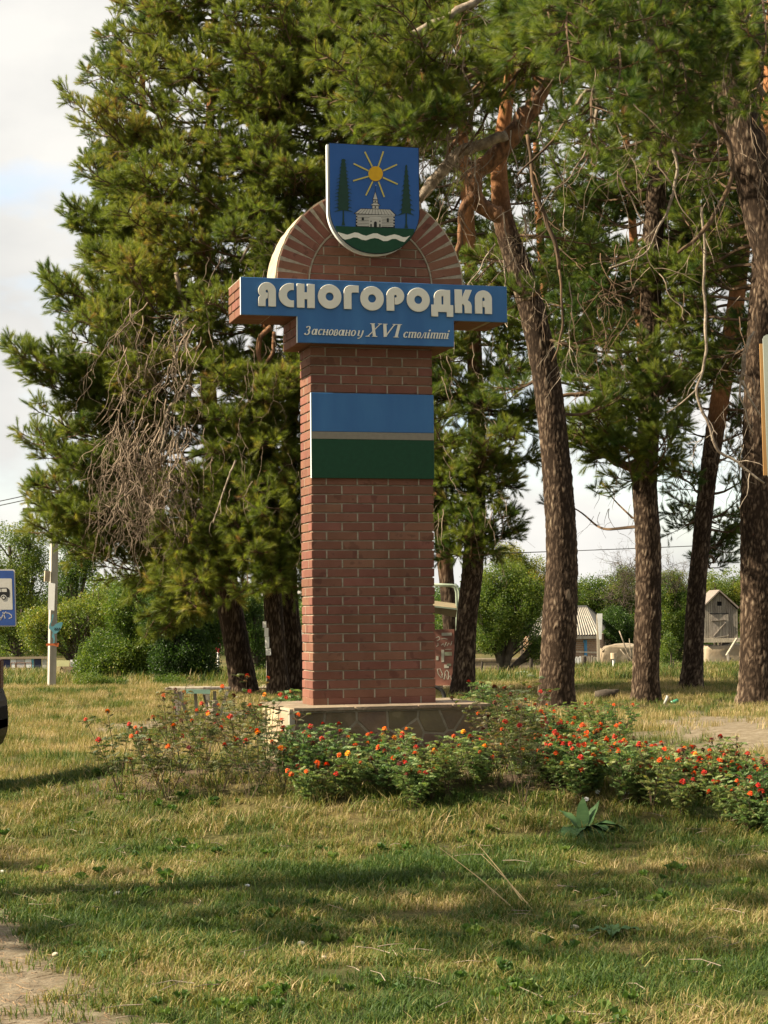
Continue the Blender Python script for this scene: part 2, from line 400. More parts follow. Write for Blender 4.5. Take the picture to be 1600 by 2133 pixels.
core.box(.011, 1.019, .011, .369, HB-.01, HB+3.0)
W, D = 1.03, .38
nc = 38; z0 = .045-.075
for k in range(nc+1):
    zc = z0 + k*.075 + .0375; lz = .065
    if zc+.04 > 2.905: break
    if k == 0: zc = .0375-.02+.002
    if k % 2 == 0:      # header course: corner bricks lie along the side
        us = [(.06, B_side, .125), (.255+.0, None, 0)]
        put_brick(B_side, .06, .125, zc); 
        for i in range(3): put_brick(B_full, .13+.125+i*.26, .06, zc)
        put_brick(B_side, .97, .125, zc); put_brick(B_half, .06, .32, zc)
        joints = [.125, .385, .645, .905]; sj = .255
        for i in range(3): back.box(.13+i*.26, .38+i*.26, .26, .379, HB+zc-.0325, HB+zc+.0325)
        back.box(.911, 1.029, .26, .379, HB+zc-.0325, HB+zc+.0325)
    else:
        for i in range(4): put_brick(B_full, .125+i*.26, .06, zc)
        put_brick(B_side, .06, .255, zc)
        back.box(.911, 1.029, .13, .379, HB+zc-.0325, HB+zc+.0325)
        joints = [.255, .515, .775]; sj = .125
        for i in range(3): back.box(.13+i*.26, .38+i*.26, .131, .379, HB+zc-.0325, HB+zc+.0325)
    for u in joints: core.box(u-.006, u+.006, .002, .03, HB+zc-.034, HB+zc+.034)
    core.box(.002, .03, sj-.006, sj+.006, HB+zc-.034, HB+zc+.034)
    core.box(1.0, 1.028, sj-.006, sj+.006, HB+zc-.034, HB+zc+.034)
# cross bar and the short block under it
BV0, BV1 = -.135, .40
core.box(-.585, 1.62, BV0+.012, BV1-.012, HB+3.124, HB+3.404)
core.box(-.127, 1.160, BV0+.012, BV1-.012, HB+2.91, HB+3.12)
core.box(-.596, 1.632, BV0+.002, BV1-.002, HB+3.405, HB+3.414)
for k in range(4):
    zc = 3.114+.0375+k*.075
    if k == 0:
        n = 8
        for i in range(n):
            u0 = -.597+i*.26; ln = .25 if i < 8 else .15
            for v in (BV0+.125, BV1-.15): put_brick(B_slab, u0+.125, v+.0, zc)
        for v in (BV0+.125, BV1-.15): put_brick(B_side, 1.573, v, zc)
        core.box(-.59, 1.62, BV0+.247, BV0+.261, HB+zc-.03, HB+zc+.03)
    elif k % 2: 
        put_brick(B_half, -.537, BV0+.06, zc); put_brick(B_side, -.537, BV0+.255, zc); put_brick(B_half, -.537, BV0+.45+.01, zc)
        back.box(-.467, 1.632, BV0+.002, BV1-.002, HB+zc-.0325, HB+zc+.0325)
    else:
        put_brick(B_side, -.537, BV0+.125, zc); put_brick(B_side, -.537, BV0+.39, zc)
        back.box(-.467, 1.632, BV0+.002, BV1-.002, HB+zc-.0325, HB+zc+.0325)
for k in range(3):
    zc = 2.893+.0375+k*.0735
    if k % 2 == 0:
        put_brick(B_side, -.079, BV0+.125, zc); put_brick(B_side, -.079, BV0+.39, zc)
    else:
        put_brick(B_half, -.079, BV0+.06, zc); put_brick(B_side, -.079, BV0+.255, zc); put_brick(B_half, -.079, BV0+.46, zc)
    back.box(-.009, 1.171, BV0+.002, BV1-.002, HB+zc-.0325, HB+zc+.0325)
# arch: ring of radial bricks round a coursed filling
AC, RI, RO_, ASP = .515, .525, .783, 3.414
NB = 25
ring = bpy.data.meshes.new('brick')
a_ = math.pi/NB; hw_i, hw_o = .0305, .0325
bm = bmesh.new(); bmesh.ops.create_cube(bm, size=1)
for v in bm.verts:
    v.co = Vector((v.co.x*(2*hw_o), v.co.y*.374, v.co.z*(RO_-RI)))
bmesh.ops.bevel(bm, geom=bm.edges[:], offset=.004, segments=1, affect='EDGES', profile=.5); bm.to_mesh(ring); bm.free(); ring.materials.append(M_brick)
for i in range(NB):
    t = math.pi*(i+.5)/NB; rm = (RI+RO_)/2
    put_brick(ring, AC+math.cos(t)*rm, .187, ASP+.004+math.sin(t)*rm, (0, math.pi/2-t, 0))
pl = MB()
poly = [(AC+math.cos(math.pi*i/60)*(RO_+.002), HB+ASP+math.sin(math.pi*i/60)*(RO_+.002)) for i in range(61)]
inn = [(AC+math.cos(math.pi*i/60)*(RI-.012), HB+ASP+math.sin(math.pi*i/60)*(RI-.012)) for i in range(61)]
b0 = 0
for i in range(60):
    p, q, r_, s_ = poly[i], poly[i+1], inn[i+1], inn[i]
    vv = [(x, y, z) for y in (.0035, .376) for x, z in (p, q, r_, s_)]
    pl.add(vv, [(0, 1, 2, 3), (7, 6, 5, 4), (0, 4, 5, 1), (3, 2, 6, 7)])
pl.build('arch_mortar', M_mortar, mon)
rend = MB()                      # pale render laid over the arch's back and crown
ro2 = RO_+.014
for i in range(60):
    t0, t1 = math.pi*i/60, math.pi*(i+1)/60
    w0 = .006*mnoise.noise(Vector((i*.7, 0, 0))); w1 = .006*mnoise.noise(Vector(((i+1)*.7, 0, 0)))
    pts = [(AC+math.cos(t0)*(RO_+.003), HB+ASP+math.sin(t0)*(RO_+.003)), (AC+math.cos(t1)*(RO_+.003), HB+ASP+math.sin(t1)*(RO_+.003)),
           (AC+math.cos(t1)*(ro2+w1), HB+ASP+math.sin(t1)*(ro2+w1)), (AC+math.cos(t0)*(ro2+w0), HB+ASP+math.sin(t0)*(ro2+w0))]
    vv = [(x, y, z) for y in (.012, .374) for x, z in pts]
    rend.add(vv, [(0, 1, 2, 3), (7, 6, 5, 4), (3, 2, 6, 7), (0, 4, 5, 1)])
rend.build('arch_render', M_mortar_lt, mon)
fill = MB(); n_ = 40
pf = [(AC+math.cos(math.pi*i/n_)*(RI-.013), HB+ASP+math.sin(math.pi*i/n_)*(RI-.013)) for i in range(n_+1)]
fill.prism(pf, .012, .37); fill.build('arch_filling', M_mortar, mon)
def infill_brick(u0, u1, z):
    """brick of the filling, cut to the curve of the ring"""
    r = RI-.014; zt = z+.065
    def lim(h): return math.sqrt(max(0, r*r-(h-ASP)**2))
    pts = []
    for h in (z, z+.0325, zt):
        l = lim(h) if h-ASP < r else 0
        pts.append((max(u0, AC-l), min(u1, AC+l), h))
    if pts[0][1]-pts[0][0] < .02: return
    pts = [(a, max(a+.004, b), h) for a, b, h in pts]
    poly = [(pts[0][0], pts[0][2]), (pts[0][1], pts[0][2]), (pts[1][1], pts[1][2]), (pts[2][1], pts[2][2]), (pts[2][0], pts[2][2]), (pts[1][0], pts[1][2])]
    cx, cz = sum(p[0] for p in poly)/6, sum(p[1] for p in poly)/6
    mb = MB().prism([(p[0]-cx, p[1]-cz) for p in poly], 0, .06)
    o = mb.build('brick', M_brick, mon, bevel=.0025); o.location = (cx, .001+random.gauss(0, .0008), HB+cz)
for k in range(7):
    z = 3.420+.005+k*.075; off = .13 if k % 2 else 0
    u = -.26+off-.005
    while u < 1.1:
        if u+.25 > 0: infill_brick(u, u+.25, z)
        u += .26
    # vertical joints show as pale mortar
    u = -.26+off-.005
    while u < 1.1:
        if abs(u-.005-AC) < math.sqrt(max(0, (RI-.03)**2-(z+.03-ASP)**2)): fill2 = MB().box(u-.010, u, .003, .02, HB+z, HB+z+.065); core.add(fill2.v, fill2.f)
        u += .26
inring = MB()
for i in range(60):
    t0, t1 = math.pi*i/60, math.pi*(i+1)/60
    pts = [(AC+math.cos(t)*r, HB+ASP+math.sin(t)*r) for t, r in ((t0, RI-.011), (t1, RI-.011), (t1, RI+.001), (t0, RI+.001))]
    vv = [(x, y, z) for y in (-.002, .03) for x, z in pts]
    inring.add(vv, [(0, 1, 2, 3), (7, 6, 5, 4), (3, 2, 6, 7), (0, 4, 5, 1)])
inring.build('arch_joint', M_mortar, mon)
core.build('mortar', M_mortar, mon)
back.build('rear_brickwork', M_brick, mon, kind='stuff')

# ---- plinth: rubble faced block with flat slabs on top
U0, U1, V0, V1 = -.272, 1.364, -.372, .752
M_plm = mat('plinth_mortar', (.28, .25, .185), (.20, .18, .13), scale=18, rough=.95, bump=.5, bscale=80)
MB().box(U0+.012, U1-.012, V0+.012, V1-.012, -.25, HB-.028).build('plinth_core', M_plm, mon)
def clip(poly, a, b, c):
    out = []
    for i in range(len(poly)):
        p, q = poly[i], poly[(i+1) % len(poly)]
        dp, dq = a*p[0]+b*p[1]-c, a*q[0]+b*q[1]-c
        if dp <= 0: out.append(p)
        if dp*dq < 0: t = dp/(dp-dq); out.append((p[0]+(q[0]-p[0])*t, p[1]+(q[1]-p[1])*t))
    return out
def rubble(x0, x1, y0, y1, seeds, gap, make):
    for i, s in enumerate(seeds):
        poly = [(x0, y0), (x1, y0), (x1, y1), (x0, y1)]
        for j, t in enumerate(seeds):
            if i == j: continue
            dx, dy = t[0]-s[0], t[1]-s[1]; l = math.hypot(dx, dy); mx_, my = (s[0]+t[0])/2, (s[1]+t[1])/2
            poly = clip(poly, dx/l, dy/l, (mx_*dx+my*dy)/l-gap/2)
            if len(poly) < 3: break
        if len(poly) >= 3: make(poly)
def seeds_in(x0, x1, y0, y1, n, md, sd):
    rg = random.Random(sd); s = []; tr = 0
    while len(s) < n and tr < 9000:
        p = (rg.uniform(x0, x1), rg.uniform(y0, y1)); tr += 1
        if all(math.hypot(p[0]-q[0], (p[1]-q[1])*1.15) > md for q in s): s.append(p)
    return s
def stone_obj(poly, thick, place, m=None):
    cx = sum(p[0] for p in poly)/len(poly); cy = sum(p[1] for p in poly)/len(poly)
    q = [(p[0]-cx, p[1]-cy) for p in poly]; n = len(q); t = thick*random.uniform(.7, 1.25)
    def w(p, k): return (p[0]*k, p[1]*k)
    vv = [(*w(p, 1), 0) for p in q] + [(*w(p, .985), t*.75) for p in q] + [(*w(p, .93), t) for p in q]
    ff = [tuple(range(2*n, 3*n))] + [(a*n+i, a*n+(i+1) % n, (a+1)*n+(i+1) % n, (a+1)*n+i) for a in (0, 1) for i in range(n)]
    vv = [place(x+cx, y+cy, z) for x, y, z in vv]
    mb = MB(); mb.add(vv, ff); mb.build('stone', m or M_stone, mon)
rubble(U0+.045, U1-.03, -.16, HB-.045, seeds_in(U0+.07, U1-.05, -.12, HB-.08, 30, .165, 4), .018,
       lambda p: stone_obj(p, .0065, lambda x, y, z: (x, V0+.0125-z, y)))
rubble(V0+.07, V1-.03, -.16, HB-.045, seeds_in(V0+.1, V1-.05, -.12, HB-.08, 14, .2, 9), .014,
       lambda p: stone_obj(p, .008, lambda x, y, z: (U0+.0125-z, x, y), M_stone_lit))
rubble(V0+.03, V1-.03, -.16, HB-.045, seeds_in(V0+.1, V1-.05, -.12, HB-.08, 14, .2, 19), .014,
       lambda p: stone_obj(p, .014, lambda x, y, z: (U1-.013+z, x, y)))
rubble(U0+.03, U1-.03, -.16, HB-.045, seeds_in(U0+.07, U1-.05, -.12, HB-.08, 24, .19, 29), .016,
       lambda p: stone_obj(p, .016, lambda x, y, z: (x, V1-.013+z, y)))
MB().box(U0-.002, U0+.04, V0-.003, V0+.06, -.25, HB-.03).build('corner_mortar', mat('corner_mortar', (.36, .34, .27), (.26, .24, .18), scale=14, rough=.95, bump=.4, bscale=50), mon)
M_top = mat('top_slab', (.19, .15, .105), (.27, .22, .16), scale=6, rough=.85, bump=.5, bscale=40, rnd=.15, c3=(.22, .16, .115))
def slab(x0, x1, y0, y1):
    n = 9; mb = MB(); top = []; 
    ed = lambda x, y: .006*mnoise.noise(Vector((x*14, y*14, 1)))
    pts = [(x0+(x1-x0)*i/n, y0) for i in range(n)] + [(x1, y0+(y1-y0)*i/n) for i in range(n)] + [(x1-(x1-x0)*i/n, y1) for i in range(n)] + [(x0, y1-(y1-y0)*i/n) for i in range(n)]
    m_ = len(pts); vv = []
    for (x, y) in pts: vv.append((x+ed(x, y), y+ed(y, x), HB-.027+.004*mnoise.noise(Vector((x*9, y*9, 7)))))
    for (x, y) in pts: vv.append((x+ed(x, y+5)*1.2, y+ed(y, x+5)*1.2, HB-.003+.003*mnoise.noise(Vector((x*9, y*9, 3)))))
    mb.add(vv, [tuple(range(m_)), tuple(range(2*m_-1, m_-1, -1))] + [(i, (i+1) % m_, m_+(i+1) % m_, m_+i) for i in range(m_)])
    mb.build('slab', M_top, mon)
for a, b in ((U0+.03, .245), (.258, .765), (.775, 1.05), (1.06, U1+.01)): slab(a, b, V0-.022+random.uniform(-.006, .004), -.015 if 0 < (a+b)/2 < 1.03 else -.02)
for a, b in ((V0+.012, -.06), (-.05, .30), (.31, V1+.01)):
    pass
slab(U0-.014, -.012, -.012, .36); slab(U0-.01, -.02, .37, V1+.01); slab(1.045, U1+.012, -.015, .35); slab(1.04, U1+.01, .36, V1+.01)
slab(-.01, .5, .395, V1+.012); slab(.51, 1.03, .395, V1+.012)
MB().box(U0, U1, V0, V1, HB-.028, HB-.012).build('slab_bed', M_mortar_lt, mon)

# ---- boards
def board(name, poly, v0, v1, m, bevel=.0025, parent=mon):
    return MB().prism([(u, HB+z) for u, z in poly], v0, v1).build(name, m, parent, bevel=bevel)
name_poly = [(-.597, 3.114), (-.139, 3.114), (-.139, 2.902), (1.172, 2.902), (1.172, 3.117), (1.633, 3.117), (1.633, 3.415), (-.597, 3.415)]
nb = board('name_board', name_poly, -.162, -.137, M_blue)
MB().box(-.6015, -.5985, -.163, -.136, HB+3.114, HB+3.415).build('board_edge', M_edge, nb)
MB().box(-.1435, -.1405, -.163, -.136, HB+2.902, HB+3.112).build('board_edge', M_edge, nb)
fb = board('blue_panel', [(.0, 2.203), (1.031, 2.203), (1.031, 2.517), (.0, 2.517)], -.030, -.006, M_blue)
board('beige_stripe', [(.0, 2.143), (1.031, 2.143), (1.031, 2.2015), (.0, 2.2015)], -.030, -.006, M_beige, bevel=.001)
board('green_panel', [(.0, 1.825), (1.031, 1.825), (1.031, 2.1415), (.0, 2.1415)], -.030, -.006, M_green)
MB().box(-.0045, -.001, -.031, -.003, HB+1.825, HB+2.517).build('board_edge', M_edge, mon)

# ---- letters cut as flat shapes with a rounded edge
def arc(cx, cy, rx, ry, a0, a1, n=14):
    return [(cx+rx*math.cos(R(a0+(a1-a0)*i/n)), cy+ry*math.sin(R(a0+(a1-a0)*i/n))) for i in range(n+1)]
def shape(name, loops, depth, m, parent, bev=.0):
    cu = bpy.data.curves.new(name, 'CURVE'); cu.dimensions = '2D'; cu.fill_mode = 'BOTH'; cu.extrude = depth/2-bev; cu.bevel_depth = bev; cu.bevel_resolution = 1
    for lp in loops:
        sp = cu.splines.new('POLY'); sp.points.add(len(lp)-1); sp.use_cyclic_u = True
        for p, q in zip(sp.points, lp): p.co = (q[0], q[1], 0, 1)
    tmp = bpy.data.objects.new('tmp', cu); COL.objects.link(tmp); bpy.context.view_layer.update()
    me = bpy.data.meshes.new_from_object(tmp.evaluated_get(bpy.context.evaluated_depsgraph_get())); bpy.data.objects.remove(tmp); bpy.data.curves.remove(cu)
    me.transform(Matrix.Rotation(R(90), 4, 'X')); me.materials.clear(); me.materials.append(m); me.name = name
    return link(name, me, None, parent)
G = {}
G['Я'] = [[(.73, 0), (.73, .635)] + arc(.365, .635, .365, .365, 0, 180, 24) + [(0, .60), (.02, .52), (.09, .44), (.02, .37), (0, .28), (0, 0), (.29, 0), (.29, .24)] + [(.31, .31), (.38, .35), (.39, .50)] + arc(.355, .63, .062, .075, 300, 0, 14)[::1] + [(.43, .60), (.43, 0)]]
G['С'] = [arc(.5, .5, .5, .5, 90, 270, 26) + [(.62, 0), (.62, .27)] + arc(.56, .5, .235, .235, 265, 95, 18) + [(.62, .73), (.62, 1)]]
G['Н'] = [[(0, 0), (0, 1), (.3, 1), (.3, .64), (.435, .64), (.435, 1), (.735, 1), (.735, 0), (.435, 0), (.435, .37), (.3, .37), (.3, 0)]]
G['О'] = [arc(.485, .5, .485, .51, 0, 354, 40), arc(.485, .5, .18, .19, 0, 345, 24)[::-1]]
G['Г'] = [[(0, 0), (0, .72)] + arc(.28, .72, .28, .28, 180, 90, 10) + [(.61, 1), (.61, .72), (.38, .72)] + arc(.38, .64, .08, .08, 90, 180, 6) + [(.3, 0)]]
G['Р'] = [[(0, 0), (0, .635)] + arc(.365, .635, .365, .365, 180, -90, 32) + [(.345, .29), (.345, .55)] + arc(.37, .62, .065, .072, 250, 550, 16) + [(.305, .56), (.305, 0)]]
G['Д'] = [[(0, -.145), (0, .345), (.116, .345), (.116, .68)] + arc(.43, .68, .314, .32, 180, 90, 12) + [(.80, 1), (.80, .345), (.93, .345), (.93, -.145), (.67, -.145), (.67, .06), (.27, .06), (.27, -.145)],
          [(.42, .36), (.53, .36), (.53, .70)] + arc(.475, .70, .055, .05, 0, 180, 8)]
G['К'] = [[(0, 0), (0, 1), (.3, 1), (.3, .62), (.47, 1), (.73, 1), (.55, .55), (.63, .5), (.69, .43), (.725, .3), (.725, 0), (.43, 0), (.43, .26), (.41, .33), (.36, .385), (.3, .395), (.3, 0)]]
G['А'] = [[(0, 0), (0, .64)] + arc(.3625, .64, .3625, .36, 180, 0, 24) + [(.725, 0), (.43, 0), (.43, .27), (.34, .31), (.34, .53), (.43, .55), (.43, .64)] + arc(.365, .64, .065, .07, 0, 180, 8) + [(.3, 0)]]
LV = -.171
spots = [('Я', 538.5, 574.2, 637.0), ('С', 581.2, 611.7, 638.6), ('Н', 619, 655.1, 640.2), ('О', 662.8, 710.7, 642.3), ('Г', 716.9, 746.9, 643.0), ('О', 751, 799, 646.0),
         ('Р', 805.7, 841.6, 646.5), ('О', 847.9, 894.8, 648.6), ('Д', 899, 943.5, 651.5), ('К', 948, 982.3, 651.2), ('А', 990, 1024.3, 652.6)]
for ch, xa, xb, yb in spots:
    (u0, zb), (u1, _) = face(xa, yb, LV), face(xb, yb, LV)
    wd = max(p[0] for p in G[ch][0]); H = .189
    k = (u1-u0)/wd
    o = shape('letter', [[(x*k, y*H) for x, y in lp] for lp in G[ch]], .012, M_cream, nb, .0025)
    o.location = (u0, LV-.001, HB+zb+(.003 if ch == 'О' else 0))

# slanted serif lettering, drawn as pen strokes of changing width
def stroke(pts, ws):
    lft, rgt = [], []
    n = len(pts)
    for i, p in enumerate(pts):
        a, b = pts[max(0, i-1)], pts[min(n-1, i+1)]; dx, dy = b[0]-a[0], b[1]-a[1]; l = math.hypot(dx, dy) or 1
        w_ = (ws[i] if hasattr(ws, '__len__') else ws)/2; lft.append((p[0]-dy/l*w_, p[1]+dx/l*w_)); rgt.append((p[0]+dy/l*w_, p[1]-dx/l*w_))
    return lft+rgt[::-1]
def ring_(cx, cy, rx, ry, a0=0, a1=360, n=18, thin=.09, thick=.24):
    pts = arc(cx, cy, rx, ry, a0, a1, n); ws = [thin+(thick-thin)*abs(math.cos(R(a0+(a1-a0)*i/n))) for i in range(n+1)]
    return stroke(pts, ws)
def stem(x, y0=0, y1=1, w=.25, sl=True, sr=True):
    s = [[(x-w/2, y0), (x-w/2, y1), (x+w/2, y1), (x+w/2, y0)]]
    if sl: s.append([(x-w/2-.1, y1-.02), (x-w/2, y1-.12), (x, y1), (x-w/2, y1+.0)])
    if sr: s.append([(x+w/2-.02, y0+.14), (x+w/2+.16, y0+.1), (x+w/2+.10, y0+.02), (x+w/2-.1, y0)])
    return s
S = {
 'З': (1.0, [ring_(.42, 1.06, .33, .34, 160, -85, 18, .08, .26), ring_(.42, .38, .40, .40, 85, -160, 18, .08, .3)]),
 'а': (1.0, [ring_(.36, .5, .28, .46)] + stem(.76)),
 'с': (.75, [ring_(.4, .5, .32, .46, 40, 320, 18, .08, .27)]),
 'н': (1.12, stem(.2) + stem(.85) + [stroke([(.25, .52), (.8, .52)], .1)]),
 'о': (.82, [ring_(.41, .5, .32, .46)]),
 'в': (.92, stem(.2, .0, .9, .24, False, False) + [ring_(.42, .74, .26, .24, 180, -80, 14, .08, .2), ring_(.42, .27, .34, .27, 90, -180, 16, .08, .25)]),
 'у': (1.0, stem(.2, .1, 1, .24, True, False) + [stroke(arc(.42, .3, .24, .24, 180, 300, 8), .1), stroke([(.85, 1), (.84, .4), (.74, -.1), (.52, -.36), (.25, -.36)], [.24, .24, .2, .12, .2])]),
 'т': (1.55, stem(.16) + stem(.74) + stem(1.32) + [stroke(arc(.45, .68, .27, .28, 150, 20, 8), [.08, .08, .08, .1, .12, .14, .16, .18, .2]), stroke(arc(1.03, .68, .27, .28, 150, 20, 8), [.08, .08, .08, .1, .12, .14, .16, .18, .2])]),
 'л': (1.05, stem(.84) + [stroke([(.05, .08), (.22, .06), (.36, .3), (.5, .96), (.8, .96)], [.2, .16, .12, .09, .09])]),
 'і': (.45, stem(.2) + [arc(.24, 1.36, .15, .15, 0, 340, 12)]),
 'Х': (1.5, [stroke([(.22, 1.98), (.42, 1.9), (.98, .1), (1.2, .02)], [.1, .34, .34, .1]), stroke([(.02, .04), (.2, .06), (1.28, 1.86), (1.42, 1.96)], [.14, .12, .12, .14]), stroke([(-.1, .03), (.4, .03)], .09), stroke([(.72, .03), (1.36, .03)], .09), stroke([(.08, 1.97), (.66, 1.97)], .09), stroke([(1.05, 1.97), (1.55, 1.97)], .09)]),
 'V': (1.45, [stroke([(.18, 1.95), (.62, .02)], .36), stroke([(.62, .04), (1.24, 1.7), (1.4, 1.95)], [.14, .14, .2]), stroke([(-.05, 1.97), (.5, 1.97)], .09), stroke([(1.1, 1.97), (1.58, 1.97)], .09)]),
 'I': (.8, [stroke([(.36, 0), (.36, 2)], .36), stroke([(.02, .04), (.7, .04)], .09), stroke([(.02, 1.97), (.7, 1.97)], .09)])}
small = [('З', 634, 645), ('а', 648.6, 660.5), ('с', 662, 670), ('н', 671, 683.4), ('о', 684, 693), ('в', 694, 703.5), ('а', 704.5, 717), ('н', 717.8, 729.3), ('о', 730, 739.8), ('у', 743.5, 755.5),
         ('Х', 763.5, 788.5), ('V', 792, 817.5), ('I', 819.5, 832.5), ('с', 840, 848.5), ('т', 850, 866.3), ('о', 867.7, 875.5), ('л', 876.3, 887), ('і', 888.5, 894.5), ('т', 896, 912), ('т', 913.3, 928), ('і', 928.5, 934)]
for ch, xa, xb in small:
    yb = 696.6+(xa-638)*.0315; (u0, zb), (u1, _) = face(xa, yb, LV), face(xb, yb, LV)
    wd, st = S[ch]; k = (u1-u0)/wd; xh = .0475 if ch not in 'ХVI' else .0535; sh = .27*xh
    mb = MB()
    for i, lp in enumerate(st):
        t_ = .0065+.0004*i
        pts = [(x*k+y*sh, y*xh) for x, y in lp]
        # triangulate by curve fill keeps the concave outlines right
        o_ = shape('stroke', [pts], t_, M_cream, None); me = o_.data
        mb.add([v.co for v in me.vertices], [tuple(p.vertices) for p in me.polygons]); bpy.data.objects.remove(o_)
    o = link('letter', mb.mesh('letter'), M_cream, nb); o.location = (u0, -.1665, HB+zb)

# ---- coat of arms
SV = -.085
def F2(px, py): u, z = face(px, py, SV-.016); return (u, z+HB)
def zo(x, y): return F2(660+x/6.6667, 290+y/6.6667)
uL, uR, zT = .134, .894, 4.54
cxs = (uL+uR)/2; hw_ = (uR-uL)/2
def shield_outline(ins=0):
    p = [(uL+ins, HB+zT-ins), (uR-ins, HB+zT-ins)]
    zs = 3.985; zb = 3.642
    p += [(uR-ins, HB+zs)]
    for i in range(1, 24):
        t = math.pi*i/24; x = math.cos(t); y = math.sin(t)
        # flanks fall steeply, then round off
        p.append((cxs+(hw_-ins)*math.copysign(abs(x)**.92, x), HB+zs-(zs-zb-ins)*abs(y)**1.12))
    p += [(uL+ins, HB+zs)]
    return p
def plate(name, poly, v_front, th, m, parent):
    o = shape(name, [poly], th, m, parent); o.location = (0, v_front+th/2, 0); return o
sh = plate('coat_of_arms', shield_outline(0), SV, .045, mat('shield_edge', (.80, .83, .80), (.7, .74, .72), scale=20, rough=.4), mon)
plate('shield_rim', shield_outline(.001), SV-.0032, .003, M_black, sh)
plate('blue_field', shield_outline(.007), SV-.006, .0025, M_blue2, sh)
# green lower field, cut off along the horizon line
gz0, gz1 = zo(215, 1220), zo(1320, 1262)
low = [p for p in shield_outline(.007) if p[1] < gz0[1]-.002]
low = [(max(p[0] for p in low)+.006, gz1[1])] + low + [(min(p[0] for p in low)-.006, gz0[1])]
plate('green_field', low, SV-.0085, .0022, M_green, sh)
top_w = [(268, 1308), (330, 1325), (400, 1345), (455, 1328), (500, 1312), (550, 1318), (600, 1342), (660, 1360), (710, 1342), (760, 1325), (815, 1325), (870, 1352), (930, 1368), (990, 1352), (1050, 1338), (1110, 1352), (1170, 1378), (1215, 1378), (1272, 1355)]
bot_w = [(1190, 1445), (1130, 1430), (1075, 1402), (1020, 1402), (960, 1430), (900, 1432), (840, 1402), (780, 1388), (720, 1400), (660, 1422), (600, 1412), (540, 1385), (490, 1380), (430, 1402), (370, 1412), (340, 1400)]
plate('white_wave', [zo(*p) for p in top_w+bot_w], SV-.0112, .0024, M_cream, sh)
scx, scy = 792, 500
plate('sun_disc', [zo(scx+100*math.cos(R(a)), scy-103*math.sin(R(a))) for a in range(0, 360, 10)], SV-.0135, .005, M_yellow, sh)
for (xa, ya, xb, yb) in ((745, 402, 642, 195), (828, 402, 900, 190), (895, 460, 1088, 372), (893, 552, 1098, 645), (832, 610, 912, 822), (752, 606, 657, 800), (696, 536, 480, 598), (694, 460, 488, 360)):
    dx, dy = xb-xa, yb-ya; l = math.hypot(dx, dy); nx_, ny_ = -dy/l*9.5, dx/l*9.5
    plate('sun_ray', [zo(xa+nx_, ya+ny_), zo(xb+nx_, yb+ny_), zo(xb-nx_, yb-ny_), zo(xa-nx_, ya-ny_)], SV-.012, .0045, M_ray, sh)
def fir(cx, top, bot, half, tr_bot, n, seed, droop):
    rg = random.Random(seed); L_, R_2 = [], []
    for i in range(n):
        t = i/(n-1); y = top+(bot-top)*t; wv = half(t)*1.45
        L_ += [(cx-wv*.5, y-6), (cx-wv*rg.uniform(.85, 1.1), y+droop), (cx-wv*.6, y+droop*.55)]
        R_2 += [(cx+wv*.5, y-6), (cx+wv*rg.uniform(.85, 1.1), y+droop), (cx+wv*.6, y+droop*.55)]
    pts = [(cx, top-12)] + L_ + [(cx-9, bot), (cx-11, tr_bot-60), (cx-24, tr_bot), (cx+24, tr_bot+2), (cx+10, tr_bot-60), (cx+9, bot)] + R_2[::-1]
    return [zo(*p) for p in pts]
plate('fir_tree', fir(346, 305, 1005, lambda t: 28+min(1, t*1.5)*62, 1213, 15, 3, 22), SV-.0105, .0018, M_tree, sh)
plate('fir_tree', fir(1217, 385, 1045, lambda t: 12+t*74, 1250, 11, 5, 34), SV-.0105, .0018, M_tree, sh)
# wooden church
def ch(name, pts, layer, m=M_cloth): return plate(name, [zo(*p) for p in pts], SV-.0085-.0011*layer, .001, m, sh)
ch('church_outline', [(788, 735), (826, 862), (830, 905), (862, 940), (838, 948), (838, 986), (1000, 992), (1085, 1076), (1058, 1080), (1058, 1250), (515, 1236), (525, 1060), (490, 1050), (590, 978), (746, 982), (746, 942), (722, 934), (757, 905), (757, 862), (750, 858)], 0, M_black)
ch('church_spire', [(788, 756), (818, 856), (760, 852)], 1)
ch('church_tower', [(762, 866), (818, 870), (818, 900), (762, 896)], 1); ch('church_skirt', [(764, 906), (818, 910), (852, 938), (728, 934)], 1)
ch('church_drum', [(750, 944), (832, 948), (832, 984), (750, 980)], 1)
ch('church_window', [(779, 874), (798, 875), (798, 892), (779, 891)], 2, M_black); ch('church_window', [(779, 950), (796, 951), (796, 976), (779, 975)], 2, M_black)
for i in range(12):
    a, b = i/12+.006, (i+1)/12-.006; t0, t1 = 584+(992-584)*a, 584+(992-584)*b; q0, q1 = 505+(1068-505)*a, 505+(1068-505)*b
    ch('church_roof_board', [(t0, 986+a*10), (t1, 986+b*10), (q1, 1048+b*24), (q0, 1048+a*24)], 1)
for i in range(8):
    y = 1064+i*20.5; ext = 18 if i % 2 == 0 else 0; sl = .022
    x0_, x1_ = 540-ext, 1038+ext
    ch('church_log', [(x0_, y), (x1_, y+(x1_-x0_)*sl), (x1_, y+15+(x1_-x0_)*sl), (x0_, y+15)], 1)
ch('church_window', [(600, 1102), (630, 1103), (630, 1150), (600, 1148)], 2, M_black); ch('church_window', [(948, 1118), (974, 1119), (974, 1170), (948, 1168)], 2, M_black)
ch('porch_roof', [(722, 1088), (850, 1092), (888, 1136), (690, 1130)], 3); ch('porch', [(700, 1138), (878, 1142), (878, 1238), (700, 1234)], 2)
ch('church_door', [(768, 1238), (768, 1185)] + [(788+20*math.cos(R(a)), 1182-22*math.sin(R(a))) for a in range(180, -1, -30)] + [(808, 1185), (808, 1240)], 4, M_black)
